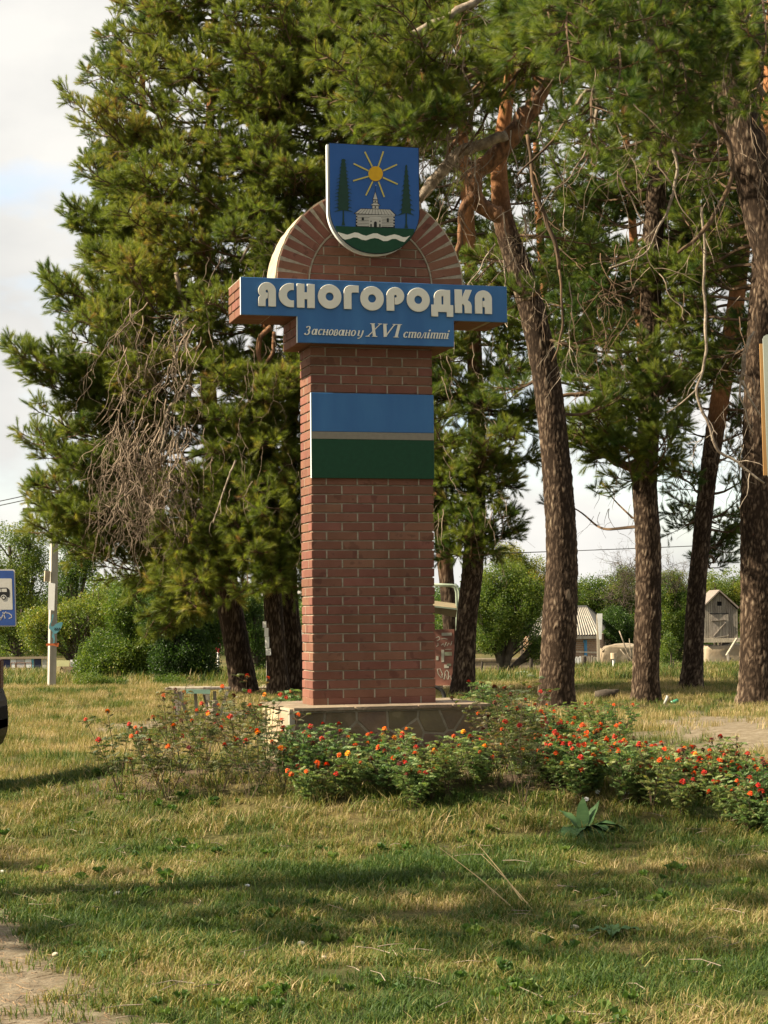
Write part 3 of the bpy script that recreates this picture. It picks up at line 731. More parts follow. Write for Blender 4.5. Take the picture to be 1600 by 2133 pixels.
for x in (728, 850): ch('church_window', [(x-8, 1150), (x+8, 1150), (x+8, 1166), (x-8, 1166)], 4, M_black); ch('porch_opening', [(x-9, 1196), (x+9, 1196), (x+9, 1237), (x-9, 1236)], 4, M_black)
ch('church_mast', [(786, 672), (790, 672), (790, 756), (786, 756)], 1, M_black)
ch('church_ball', [(797+6*math.cos(R(a)), 658+6*math.sin(R(a))) for a in range(0, 360, 45)], 1)
# ------------------------------------------------------------------ pines
M_bark = bpy.data.materials.new('pine_bark'); M_bark.use_nodes = True
def bark_nodes(m, dark, mid, lite, top=None):
    N = m.node_tree.nodes; L = m.node_tree.links; b = N['Principled BSDF']; b.inputs['Roughness'].default_value = .9; b.inputs['Specular IOR Level'].default_value = .12
    a = N.new('ShaderNodeAttribute'); a.attribute_name = 'crack'
    r = N.new('ShaderNodeValToRGB'); e = r.color_ramp.elements; e[0].position = .10; e[0].color = (*dark, 1); e[1].position = .85; e[1].color = (*lite, 1)
    q = e.new(.42); q.color = (*mid, 1)
    tc = N.new('ShaderNodeTexCoord'); mp = N.new('ShaderNodeMapping'); mp.inputs['Scale'].default_value = (1, 1, .3); L.new(tc.outputs['Object'], mp.inputs[0])
    n = N.new('ShaderNodeTexNoise'); n.inputs['Scale'].default_value = 45; n.inputs['Detail'].default_value = 7; n.inputs['Roughness'].default_value = .7; L.new(mp.outputs[0], n.inputs[0])
    sm = N.new('ShaderNodeMath'); sm.operation = 'MULTIPLY_ADD'; sm.inputs[1].default_value = .55; L.new(n.outputs[0], sm.inputs[0]); 
    s2 = N.new('ShaderNodeMath'); s2.operation = 'SUBTRACT'; s2.inputs[1].default_value = .27; L.new(a.outputs['Fac'], s2.inputs[0]); L.new(s2.outputs[0], sm.inputs[2]); L.new(sm.outputs[0], r.inputs[0])
    n2 = N.new('ShaderNodeTexNoise'); n2.inputs['Scale'].default_value = 3.0; n2.inputs['Detail'].default_value = 3; L.new(mp.outputs[0], n2.inputs[0])
    hs = N.new('ShaderNodeHueSaturation'); mr = N.new('ShaderNodeMapRange'); mr.inputs[1].default_value = .3; mr.inputs[2].default_value = .7; mr.inputs[3].default_value = .75; mr.inputs[4].default_value = 1.3
    L.new(n2.outputs[0], mr.inputs[0]); L.new(mr.outputs[0], hs.inputs['Value']); L.new(r.outputs[0], hs.inputs['Color'])
    col = hs.outputs[0]
    if top:                                   # old pines turn orange and papery higher up the stem
        h = N.new('ShaderNodeAttribute'); h.attribute_name = 'up'; mx_ = N.new('ShaderNodeMix'); mx_.data_type = 'RGBA'
        r3 = N.new('ShaderNodeValToRGB'); r3.color_ramp.elements[0].color = (*[v*.45 for v in top], 1); r3.color_ramp.elements[1].color = (*top, 1)
        r3.color_ramp.elements[0].position = .3; r3.color_ramp.elements[1].position = .62
        L.new(n.outputs[0], r3.inputs[0]); L.new(h.outputs['Fac'], mx_.inputs[0]); L.new(col, mx_.inputs[6]); L.new(r3.outputs[0], mx_.inputs[7]); col = mx_.outputs[2]
    L.new(col, b.inputs['Base Color'])
    bp = N.new('ShaderNodeBump'); bp.inputs['Strength'].default_value = .6; bp.inputs['Distance'].default_value = .02; L.new(n.outputs[0], bp.inputs['Height']); L.new(bp.outputs[0], b.inputs['Normal'])
bark_nodes(M_bark, (.022, .014, .009), (.095, .066, .045), (.26, .205, .145), (.33, .15, .065))
M_limb = mat('orange_bark', (.07, .035, .018), (.23, .115, .055), scale=14, rough=.85, bump=.7, bscale=60, stretch=(1, 1, .4))
M_dead = mat('dead_wood', (.13, .10, .075), (.32, .265, .20), scale=11, rough=.85, bump=.5, bscale=50)
M_twig = mat('dead_twigs', (.085, .06, .04), (.25, .19, .135), scale=3, rough=.85)
M_twig2 = mat('brown_twigs', (.055, .036, .022), (.15, .095, .055), scale=3, rough=.9)

def trunk(name, pxs, d, parent, flare=.16, up0=1e9, up1=1e9, step=.03, seed=0, depths=None, seg=84, m=None):
    """pxs: (px, py, width in px) from the ground up"""
    P, Rr = [], []
    for i, (px, py, wpx) in enumerate(pxs):
        dd = depths[i] if depths else d
        P.append(at(px, py, dd)); Rr.append(wpx/2*dd/F_PX)
    g = ground(P[0].x, P[0].y); P[0].z = min(P[0].z, g-.15)
    pts, rad = catmull(P, Rr, step)
    n = len(pts); V = []; crack = []; upv = []; z0_ = g
    k = 1/.055
    for i, p in enumerate(pts):
        t = (pts[min(i+1, n-1)]-pts[max(i-1, 0)]).normalized(); x = t.cross(Vector((0, 1, 0))).normalized(); y = t.cross(x)
        h = p.z-z0_; fl = 1+flare*math.exp(-max(0, h)/.22)
        upf = smooth(up0, up1, h)
        for j in range(seg):
            a = 2*math.pi*j/seg; r = rad[i]*(fl+flare*.5*math.exp(-max(0, h)/.2)*math.sin(a*5+seed))*(1+.035*mnoise.noise(Vector((math.cos(a)*1.3, math.sin(a)*1.3, h*1.1+seed))))
            q = p+(x*math.cos(a)+y*math.sin(a))*r
            w_ = Vector((q.x*k+seed*7, q.y*k, q.z*k*.33)); w_ += Vector((mnoise.noise(w_*.5), mnoise.noise(w_*.5+Vector((9, 0, 0))), mnoise.noise(w_*.9)*.8))*.8 + Vector((mnoise.noise(w_*2.2), mnoise.noise(w_*2.2+Vector((9, 0, 0))), 0))*.35
            dd, vp = mnoise.voronoi(w_); cr_ = .5+.5*mnoise.noise(vp[0]*3.7+Vector((.3, .7, .1))); big = .5+.9*mnoise.noise(Vector((q.x*5+seed, q.y*5, q.z*1.1))); c = min(1, (dd[1]-dd[0])*1.9)*(.72+.28*cr_)*min(1, max(.25, .55+big*.5))
            c2 = .7+.3*mnoise.noise(w_*2.3)
            amp = .026*(1-.8*upf)*min(1.2, rad[i]/.22)
            q = q + (x*math.cos(a)+y*math.sin(a))*amp*(c*c2-.6)
            V.append(tuple(q)); crack.append((c*(.5+.5*cr_)+.16*mnoise.noise(w_*2.7))); upv.append(upf)
    Fc = [(i*seg+j, i*seg+(j+1) % seg, (i+1)*seg+(j+1) % seg, (i+1)*seg+j) for i in range(n-1) for j in range(seg)]
    me = bpy.data.meshes.new(name); me.from_pydata(V, [], Fc)
    for nm, arr in (('crack', crack), ('up', upv)):
        a = me.attributes.new(nm, 'FLOAT', 'POINT'); a.data.foreach_set('value', arr)
    me.shade_smooth()
    link(name, me, m or M_bark, parent)
    return pts, rad

def limb(pxs, d, parent, m, name='limb', depths=None, n=10, wob=.02):
    P = [at(px, py, (depths[i] if depths else d)) for i, (px, py, w_) in enumerate(pxs)]
    Rr = [w_/2*((depths[i] if depths else d)/F_PX) for i, (px, py, w_) in enumerate(pxs)]
    pts, rad = catmull(P, Rr, .07)
    pts = [p+Vector((mnoise.noise(p*2.5), mnoise.noise(p*2.5+Vector((5, 0, 0))), mnoise.noise(p*2.5+Vector((0, 5, 0)))))*wob for p in pts]
    rad = [r*(1+.16*mnoise.noise(p*9)) for p, r in zip(pts, rad)]
    kn = 0
    pts = [p+Vector((mnoise.noise(p*7), 0, mnoise.noise(p*7+Vector((3, 3, 0)))))*min(.03, .9*r_) for p, r_ in zip(pts, rad)]
    MB().tube(pts, rad, n).build(name, m, parent, sm=True)
    if m in (M_dead, M_twig2) and len(pts) > 12:
        st_ = []
        for i in range(4, len(pts)-1):
            if random.random() < .26:
                o = Vector((random.gauss(0, 1), random.gauss(0, .5), random.gauss(-.3, .7))).normalized(); st_.append((pts[i], (pts[i]-pts[i-1]).normalized()*.6+o*.8, random.uniform(.25, .7)))
        if st_: dead_sprays(parent, st_, 'side_twigs', m, ln=.8, rad=min(.008, rad[len(rad)//2]*.5), wild=.24, seed=len(pts))
    return pts

# ---- needle shoots (shape only, copied by the crowns)
def needle_proto(seed, m, n=124, ln=.088, shoot=.15, wd=.0037):
    rg = random.Random(seed); vv, ff, var = [], [], []
    for i in range(n):
        t = (i/n)**.8; z = shoot*t; a = i*2.4+rg.random()*.5; el = R(rg.uniform(28, 62)+18*(1-t)) if t < .9 else R(rg.uniform(50, 88))
        l = ln*rg.uniform(.75, 1.15); dx, dy, dz = math.cos(a)*math.cos(el), math.sin(a)*math.cos(el), math.sin(el)
        s = (-math.sin(a)*wd/2, math.cos(a)*wd/2); dr = -.012*rg.random()
        b = len(vv); vv += [(-s[0], -s[1], z), (s[0], s[1], z), (dx*l, dy*l, z+dz*l+dr)]; ff.append((b, b+1, b+2)); var.append(rg.gauss(0, .06))
    b = len(vv); vv += [(-.004, 0, -.09), (.004, 0, -.09), (.002, .002, shoot*.9), (0, -.004, -.09), (0, .004, -.09)]; ff += [(b, b+1, b+2), (b+3, b+4, b+2)]; var += [.95, .95]
    return proto('needles', vv, ff, m, var)
M_needle = leafmat('pine_needles', [(0, (.042, .085, .020)), (.3, (.125, .165, .028)), (.55, (.205, .235, .042)), (.75, (.31, .25, .06)), (.88, (.26, .14, .05)), (1, (.10, .06, .035))], transl=.48, rough=.5, spec=.35)
needles = [needle_proto(50+i, M_needle) for i in range(5)]
needles_big = [needle_proto(70+i, M_needle, n=96, ln=.085, shoot=.12, wd=.0034) for i in range(5)]

class Crown:
    def __init__(s): s.P, s.D, s.S, s.T = [], [], [], []; s.tw = MB(); s.keep = None
    def shoot(s, p, d, sc, tint):
        if s.keep and not s.keep(p): return
        s.P.append(tuple(p)); s.D.append(tuple(d)); s.S.append(sc); s.T.append(min(.97, max(.02, tint)))
    def bough(s, pts, f0=.25, sec=.8, every=.17, tint=.4, size=1, up=.25, dens=1, flat=.55, r0=.028, wood=None, droop=0):
        """side branches along pts, needle shoots along the side branches"""
        pts, rr = catmull(pts, [1]*len(pts), .09); n = len(pts)
        ph = random.random()*50
        pts = [p+Vector((mnoise.noise(p*.9+Vector((ph, 0, 0))), mnoise.noise(p*.9+Vector((0, ph, 0))), mnoise.noise(p*.9+Vector((0, 0, ph)))*1.3))*.28*min(1, i/8) for i, p in enumerate(pts)]
        rad = [r0*(1-i/n)+.006 for i in range(n)]
        s.tw.tube(pts, rad, 5, False)
        acc = 0; i0 = int(f0*n); side = 1
        for i in range(max(1, i0), n):
            acc += .09
            if acc < every and i < n-1: continue
            acc = 0; t = (i-i0)/max(1, n-i0); tg = (pts[i]-pts[i-1]).normalized(); side = -side
            for sd in ((side,) if random.random() < .3 else (1, -1)):
                lat = tg.cross(Vector((0, 0, 1))); lat = lat.normalized() if lat.length > .05 else Vector((1, 0, 0)); lat *= sd
                d = (tg*random.uniform(.5, 1.1) + lat*random.uniform(.5, 1.1) + Vector((0, 0, random.uniform(-flat, flat)+up*.5-droop))).normalized()
                ln = sec*(1-.62*t)*random.uniform(.55, 1.15); m_ = max(3, int(ln/.10)); p = pts[i].copy(); poly = [p.copy()]
                ti = tint+random.gauss(0, .09)+.16*mnoise.noise(pts[i]*.8)
                for k in range(m_):
                    d = (d + Vector((random.gauss(0, .16), random.gauss(0, .16), random.gauss(0, .12)+up*.12-droop*.12))).normalized(); p = p+d*(ln/m_); poly.append(p.copy())
                    if k >= m_*.22:
                        for _ in range(2 + (random.random() < .75*dens) + (random.random() < .6*dens)):
                            o = Vector((random.gauss(0, 1), random.gauss(0, 1), random.gauss(0, .8)+.25)); o.normalize()
                            dd = (d*.8+o*.9+Vector((0, 0, up))).normalized()
                            s.shoot(p+dd*random.uniform(.01, .09), dd, size*random.uniform(.75, 1.2), ti+random.gauss(0, .08)+(.35 if random.random() < .025 else 0))
                s.shoot(p, (d+Vector((0, 0, up*.6))), size*1.15, ti-.05)
                s.tw.tube(poly, [.009*(1-j/len(poly))+.003 for j in range(len(poly))], 3, False)
        s.shoot(pts[-1], (pts[-1]-pts[-2]), size*1.1, tint)
    def finish(s, parent, big=False, wood=None):
        if s.P: scatter('needle_crown', 'needles_big' if big else 'needles', needles_big if big else needles, s.P, dir_rot(s.D), s.S, s.T, parent)
        if s.tw.v: s.tw.build('twigs', wood or M_twig2, parent, 'stuff')

def dead_sprays(parent, starts, name='dead_twigs', m=None, ln=1.0, rad=.011, grav=.12, wild=.27, kids=.25, seed=1):
    """hanging, crooked, branching bare twigs; starts: (point, direction, length factor)"""
    rg = random.Random(seed); mb = MB()
    def go(p, d, l, r, lev):
        n = max(3, int(l/.075)); poly = [p.copy()]; q = p.copy(); dd = d.copy()
        for i in range(n):
            dd = (dd+Vector((rg.gauss(0, wild), rg.gauss(0, wild), rg.gauss(0, wild*.7)-grav)))
            dd.normalize(); q = q+dd*(l/n); poly.append(q.copy())
            if lev < 3 and rg.random() < kids and i > 0:
                o = Vector((rg.gauss(0, 1), rg.gauss(0, 1), rg.gauss(-.15, .7))).normalized()
                go(q, (dd*.6+o*.8).normalized(), l*rg.uniform(.3, .6), r*.6, lev+1)
        mb.tube(poly, [max(.0022, r*(1-i/(len(poly)+1))) for i in range(len(poly))], 3 if lev else 4, False)
    for p, d, f in starts: go(Vector(p), Vector(d).normalized(), ln*f, rad*rg.uniform(.6, 1.3), 0)
    return mb.build(name, m or M_twig, parent, 'stuff')

def rnd_boughs(cr, pts, z0, z1, gap_, lenf, az=(0, 6.283), rise=.1, **k):
    """boughs all round a stem, from height z0 to z1 along the stem's points"""
    z = z0; j = 0
    while z < z1:
        p = min(pts, key=lambda q: abs(q.z-z)); a = random.uniform(*az); l = lenf(z)*random.uniform(.7, 1.15)
        dx, dy = math.cos(a), math.sin(a); r_ = rise+random.gauss(0, .12)
        e = p+Vector((dx*l, dy*l, l*r_)); m_ = p+Vector((dx*l*.5, dy*l*.5, l*(r_*.3)-.06*l))
        cr.bough([p, m_, e], **k); z += gap_*random.uniform(.7, 1.3)

def tip_boughs(cr, stem, tips, d, ddev=.8, **k):
    for t in tips:
        px, py = t[0], t[1]; dd = d+(t[2] if len(t) > 2 else random.uniform(-ddev, ddev)); e = at(px, py, dd)
        zz = e.z - .18*(Vector((e.x, e.y, 0))-Vector((stem[0].x, stem[0].y, 0))).length
        p = min(stem, key=lambda q: abs(q.z-zz)); m_ = p.lerp(e, .5)+Vector((0, 0, -.10*(e-p).length))
        cr.bough([p, m_, e], **k)

def zpx(py, d): return at(800, py, d).z

# ---- the big left pine: wide crown against the sky
T = thing('pine_tree', 'large bushy pine on the left whose crown reaches out over the concrete pole', 'pine tree')
s1, _ = trunk('trunk', [(512, 1452, 62), (500, 1380, 56), (478, 1260, 54), (458, 1100, 44), (442, 900, 34), (430, 750, 32), (425, 600, 30), (430, 400, 24), (440, 200, 18), (448, 0, 13), (450, -120, 8)], 37, T, up0=1.6, up1=5, seed=1, step=.045)
cr = Crown()
tip_boughs(cr, s1, [(48, 735), (74, 770), (121, 745), (71, 925), (126, 960), (96, 1045), (146, 1065), (104, 862), (156, 905), (110, 610), (156, 640), (186, 560), (166, 440), (211, 470), (176, 490), (216, 520), (226, 590), (241, 420), (196, 700), (216, 820), (186, 1000), (236, 1090), (276, 1075), (96, 1100), (186, 1110), (66, 745), (91, 790), (96, 930), (116, 1030), (146, 870), (141, 620), (196, 450), (146, 700), (176, 800), (206, 960), (226, 1050)], 36.6, 1.6, sec=1.1, tint=.36, every=.14, dens=1.5, f0=.3, size=1.12)
tip_boughs(cr, s1, [(230, 640), (260, 560), (280, 470), (240, 760), (290, 700), (260, 880), (240, 980), (330, 590), (300, 380), (340, 300), (380, 200), (330, 450), (400, 120), (300, 520), (290, 800)], 35.6, 1.2, sec=.85, tint=.47, every=.15, dens=1.4, f0=.3)
tip_boughs(cr, s1, [(70, 1050), (95, 1075), (130, 1060), (115, 1020), (90, 1000), (150, 1050)], 36.6, 1.2, sec=.8, tint=.34, every=.14, dens=1.5, f0=.4)
rnd_boughs(cr, s1, zpx(620, 37), zpx(-60, 37), .115, lambda z: 2.35-.055*max(0, z-8), az=(math.pi*.9, math.pi*2.05), rise=.12, sec=.8, tint=.5, every=.17, dens=1.25, f0=.3)
rnd_boughs(cr, s1, zpx(560, 37), zpx(-60, 37), .5, lambda z: 2.0, rise=.12, sec=.8, tint=.35, every=.18, f0=.3)
for px, py in [(300, 1200), (330, 1230), (290, 1260), (340, 1290), (310, 1320), (370, 1210), (400, 1260), (380, 1300), (420, 1230), (360, 1160), (420, 1170), (270, 1230), (430, 1290), (345, 1330)]:
    e = at(px, py, 38.6); p = at(440, py-140, 37.5); cr.bough([p, p.lerp(e, .5)+Vector((0, 0, .05)), e], f0=.25, sec=.6, every=.13, tint=.30, size=1.1, up=.2, dens=1.5, droop=.15)
cr.finish(T)
print('SHOOTS', len(cr.P))
limb([(440, 880, 15), (395, 870, 13), (352, 800, 12), (300, 880, 10), (275, 930, 9), (262, 1010, 6)], 36.4, T, M_limb)
limb([(432, 720, 14), (395, 760, 13), (352, 768, 12), (322, 800, 9), (280, 890, 6)], 36.6, T, M_limb)
limb([(366, 568, 9), (372, 600, 10), (385, 650, 11), (388, 720, 10), (396, 790, 9), (392, 860, 8), (375, 900, 6), (372, 940, 4)], 35.2, T, M_dead)
limb([(402, 808, 9), (372, 830, 9), (350, 860, 8), (342, 920, 7), (325, 960, 5), (320, 1040, 3)], 35.1, T, M_dead)
st = []
for _ in range(90):
    px, py = random.uniform(265, 450), random.uniform(600, 1000)
    px = px-(py-600)*.16; st.append((at(px, py, 34.4+random.uniform(-.5, 1.0)), (random.uniform(-.8, .25), random.uniform(-.3, .3), -1), random.uniform(.6, 1.5)))
for _ in range(40):
    px, py = random.uniform(225, 400), random.uniform(840, 1010); st.append((at(px, py, 34.0+random.uniform(-.4, .6)), (random.uniform(-.55, .0), 0, -1), random.uniform(1.1, 1.9)))
dead_sprays(T, st, seed=3, rad=.013)

# ---- darker pine peeping out behind it, its top a spire against the clouds
T = thing('pine_tree', 'dark green pine with a pointed top rising behind the large left pine', 'pine tree')
s0, _ = trunk('trunk', [(350, 1440, 44), (335, 1200, 38), (318, 900, 30), (305, 600, 24), (298, 300, 16), (296, 100, 10), (292, -40, 5)], 50, T, seed=2, up0=2, up1=6, step=.08, seg=40)
cr = Crown()
tip_boughs(cr, s0, [(308, 5), (268, 28), (280, 60), (348, 20), (256, 100), (368, 90), (210, 135), (246, 160), (223, 240), (233, 200), (208, 285), (188, 340), (228, 320), (213, 385), (258, 330), (363, 180), (268, 230), (243, 430), (218, 480), (348, 250), (278, 120), (318, 60), (338, 330), (288, 400)], 49.5, 1.0, sec=1.1, tint=.20, every=.12, dens=1.6, f0=.2, size=1.1)
rnd_boughs(cr, s0, zpx(700, 50), zpx(40, 50), .3, lambda z: 1.5-.08*max(0, z-8), rise=.15, sec=.6, tint=.16, every=.16, dens=1.2, f0=.15)
cr.finish(T)

# ---- twin pine with the paper notices: bright boughs hanging low beside the brick shaft
T = thing('pine_tree', 'double stemmed pine just left of the brick pillar with bright low hanging boughs', 'pine tree')
s2, _ = trunk('trunk', [(582, 1456, 52), (576, 1380, 44), (568, 1240, 40), (560, 1100, 36), (552, 900, 30), (556, 720, 26), (560, 500, 22), (575, 300, 18), (590, 100, 14), (600, -60, 9)], 36, T, up0=2, up1=5, seed=3, step=.045)
s2b, _ = trunk('trunk', [(622, 1456, 46), (614, 1360, 40), (602, 1240, 38), (600, 1100, 34), (604, 900, 30), (625, 700, 26), (650, 500, 22), (680, 300, 18), (700, 100, 14), (720, -60, 9)], 36.5, T, up0=2, up1=5, seed=4, step=.045)
cr = Crown()
lowt = [(340, 1110), (350, 1160), (345, 1215), (380, 1190), (400, 1230), (430, 1150), (450, 1200), (470, 1235), (500, 1180), (520, 1225), (545, 1150), (560, 1205), (600, 1175), (600, 1215), (610, 1120), (640, 1150), (400, 1090), (450, 1080), (500, 1100), (560, 1080), (390, 1130), (480, 1140), (420, 1190), (520, 1160), (580, 1240)]
for px, py in lowt:
    dd = random.uniform(33.6, 35.2); e = at(px, py, dd); p = at(random.uniform(480, 560), py-random.uniform(120, 190), 35.6); m_ = p.lerp(e, .55)+Vector((0, 0, .1))
    cr.bough([p, m_, e], f0=.2, sec=.6, every=.12, tint=.40 if py < 1130 else .47, size=1.2, up=.35, dens=1.7, droop=.15)
rnd_boughs(cr, s2, zpx(1120, 36), zpx(700, 36), .085, lambda z: 2.0, az=(math.pi*.95, math.pi*2.0), rise=-.05, sec=.65, tint=.42, every=.15, dens=1.5, size=1.1, f0=.2)
rnd_boughs(cr, s2b, zpx(1120, 36), zpx(640, 36), .17, lambda z: 1.6, az=(math.pi*1.0, math.pi*2.0), rise=-.02, sec=.65, tint=.42, every=.16, dens=1.4, size=1.1, f0=.2)
rnd_boughs(cr, s2, zpx(700, 36), zpx(-40, 36), .11, lambda z: 2.0, az=(math.pi*.9, math.pi*2.1), rise=.05, sec=.75, tint=.40, every=.16, dens=1.4, f0=.2)
rnd_boughs(cr, s2b, zpx(640, 36), zpx(-40, 36), .12, lambda z: 2.2, az=(math.pi*.95, math.pi*2.15), rise=.05, sec=.75, tint=.42, every=.16, dens=1.3, f0=.2)
cr.keep = None
cr.finish(T)
limb([(566, 680, 12), (545, 700, 11), (540, 735, 11), (550, 790, 12)], 34.6, T, M_limb)
limb([(572, 690, 8), (568, 730, 8), (550, 770, 7)], 34.5, T, M_limb)
st = [(at(random.uniform(420, 640), random.uniform(520, 1080), random.uniform(33.4, 34.6)), (random.uniform(-.7, .7), random.uniform(-.4, .1), -.8), random.uniform(.4, 1)) for _ in range(55)]
st += [(at(random.uniform(560, 680), random.uniform(500, 570), 34), (random.uniform(-.7, .2), 0, .3), random.uniform(.5, .9)) for _ in range(14)]
dead_sprays(T, st, seed=5, rad=.009)
limb([(500, 545, 5), (530, 500, 7), (560, 520, 8), (585, 508, 9), (640, 500, 10)], 34.8, T, M_dead)
limb([(492, 960, 5), (470, 1010, 4), (445, 1090, 3)], 33.6, T, M_dead)

# ---- pine right behind the shaft, sunlit trunk
T = thing('pine_tree', 'pine with half sunlit trunk standing just right of the brick pillar', 'pine tree')
s3, _ = trunk('trunk', [(960, 1452, 56), (966, 1400, 48), (972, 1300, 45), (985, 1180, 46), (992, 1050, 42), (992, 850, 36), (985, 650, 30), (975, 450, 26), (960, 200, 20), (950, -60, 12)], 35, T, up0=5, up1=8, seed=5, step=.032)
cr = Crown()
tip_boughs(cr, s3, [(905, 1090), (930, 1130), (960, 1120), (1040, 1090), (1060, 1060), (1020, 1110), (900, 1020), (925, 960), (1045, 1000), (905, 880), (930, 820), (915, 760), (1050, 900), (1010, 950), (960, 1010), (985, 1080), (940, 1060)], 34, 1.2, sec=.7, tint=.30, every=.14, dens=1.4, f0=.2, size=1.05, droop=.12)
rnd_boughs(cr, s3, zpx(1060, 35), zpx(560, 35), .12, lambda z: 1.35, rise=-.08, az=(math.pi*.95, math.pi*2.05), sec=.65, tint=.30, every=.15, dens=1.3, f0=.15, droop=.1)
rnd_boughs(cr, s3, zpx(560, 35), zpx(-40, 35), .17, lambda z: 1.9, rise=.05, sec=.7, tint=.36, every=.17, dens=1.2, f0=.2)
cr.finish(T)
st = [(at(random.uniform(900, 1060), random.uniform(700, 1080), random.uniform(33, 34.5)), (random.uniform(-.6, .6), random.uniform(-.3, .1), -1), random.uniform(.4, 1.0)) for _ in range(40)]
dead_sprays(T, st, seed=6, rad=.008)
st = [(at(random.uniform(1060, 1100), random.uniform(1040, 1110), 34.2), (random.uniform(0, .8), 0, -.6), random.uniform(.4, .8)) for _ in range(6)]
T2_ = thing('pine_tree', 'dark pine trunk half hidden behind the pine beside the pillar', 'pine tree')
s3b, _ = trunk('trunk', [(945, 1440, 34), (938, 1300, 32), (925, 1150, 34), (908, 1000, 30), (890, 800, 26), (870, 500, 20), (850, 200, 14), (840, -40, 8)], 43, T2_, up0=2, up1=5, seed=6, step=.07, seg=40)
cr = Crown()
rnd_boughs(cr, s3b, zpx(1050, 43), zpx(-30, 43), .22, lambda z: 2.1, rise=.05, sec=.7, tint=.36, every=.18, dens=1.2, f0=.2)
cr.finish(T2_)

# ---- great leaning pine, nearest of the standing trunks
T = thing('pine_tree', 'thick dark pine leaning left behind the marigolds, broken pale limb near the shield', 'pine tree')
s4, _ = trunk('trunk', [(1160, 1492, 80), (1160, 1420, 74), (1166, 1300, 76), (1170, 1150, 68), (1160, 980, 64), (1140, 800, 60), (1112, 660, 58), (1082, 560, 54), (1058, 490, 48), (1045, 430, 40), (1040, 330, 34), (1055, 220, 28), (1070, 100, 24), (1080, -60, 18)], 30, T, up0=7.2, up1=9, seed=7, step=.024, seg=116)
limb([(1046, 450, 34), (1005, 430, 34), (984, 385, 36), (1008, 345, 38), (1055, 300, 40), (1090, 250, 38), (1120, 200, 36), (1140, 130, 34), (1150, 40, 30), (1150, -60, 26)], 29.4, T, M_limb, n=14, wob=.05)
limb([(870, 415, 20), (888, 392, 24), (915, 362, 25), (955, 322, 25), (1000, 300, 24), (1055, 282, 22)], 28.9, T, M_dead, n=12, wob=.04)
limb([(872, 418, 9), (876, 440, 7), (880, 452, 4)], 28.9, T, M_dead)
limb([(985, 400, 24), (965, 430, 16), (960, 470, 13), (948, 560, 9)], 29.3, T, M_limb, n=10, wob=.04)
limb([(1010, 190, 24), (1030, 128, 28), (1062, 90, 30), (1095, 48, 32), (1140, 0, 32), (1180, -60, 30)], 29.6, T, M_limb, n=12, wob=.05)
limb([(838, 76, 14), (870, 66, 16), (900, 48, 15), (940, 30, 15), (1010, -10, 17)], 28.6, T, M_dead, n=10, wob=.03)
limb([(930, 345, 9), (945, 300, 10), (975, 270, 12), (985, 230, 10), (1010, 190, 10)], 29.5, T, M_limb, wob=.04)
limb([(955, 325, 4), (985, 290, 5), (1030, 215, 6), (1080, 150, 6), (1095, 130, 6)], 28.4, T, M_twig2)
cr = Crown()
tip_boughs(cr, s4[-60:], [(700, 60), (740, 130), (690, 190), (640, 120), (760, 30), (720, 250), (800, 20), (780, 220), (830, 260), (1100, 60), (1180, 40), (1120, 110), (1190, 110), (900, 250)], 28, 1.2, sec=.8, tint=.34, every=.15, dens=1.3, f0=.35, size=1.05)
for px, py, dd in [(1090, 20, 24), (1130, 60, 23.5), (1180, 30, 24), (1110, 110, 23.6), (1150, 100, 24.3), (1060, -10, 24), (1210, 80, 24.2), (1240, 20, 24)]:
    e = at(px, py, dd); p = at(px+60, py-150, dd+2.5); cr.bough([p, p.lerp(e, .5)+Vector((0, 0, .1)), e], sec=.6, tint=.30, every=.12, dens=1.5, f0=.3, size=1.15, droop=.15)
rnd_boughs(cr, s4, zpx(860, 30), zpx(480, 30), .5, lambda z: 1.2, rise=.0, sec=.6, tint=.25, every=.16, f0=.3)
cr.finish(T)
st = [(at(random.uniform(850, 985), random.uniform(50, 300), random.uniform(27.9, 29)), (random.uniform(-.55, .15), random.uniform(-.2, .2), -1), random.uniform(.6, 1.3)) for _ in range(55)]
st += [(at(random.uniform(930, 1100), random.uniform(150, 560), random.uniform(27.9, 29)), (random.uniform(-.7, .5), random.uniform(-.2, .2), -1), random.uniform(.5, 1.2)) for _ in range(26)]
dead_sprays(T, st, seed=8, rad=.010, wild=.26)
st = [(at(random.uniform(970, 1200), random.uniform(120, 600), random.uniform(27.5, 29)), (random.uniform(-.7, .6), 0, -1), random.uniform(.8, 1.6)) for _ in range(10)]
dead_sprays(T, st, 'pale_twigs', M_dead, seed=9, rad=.014, wild=.2)

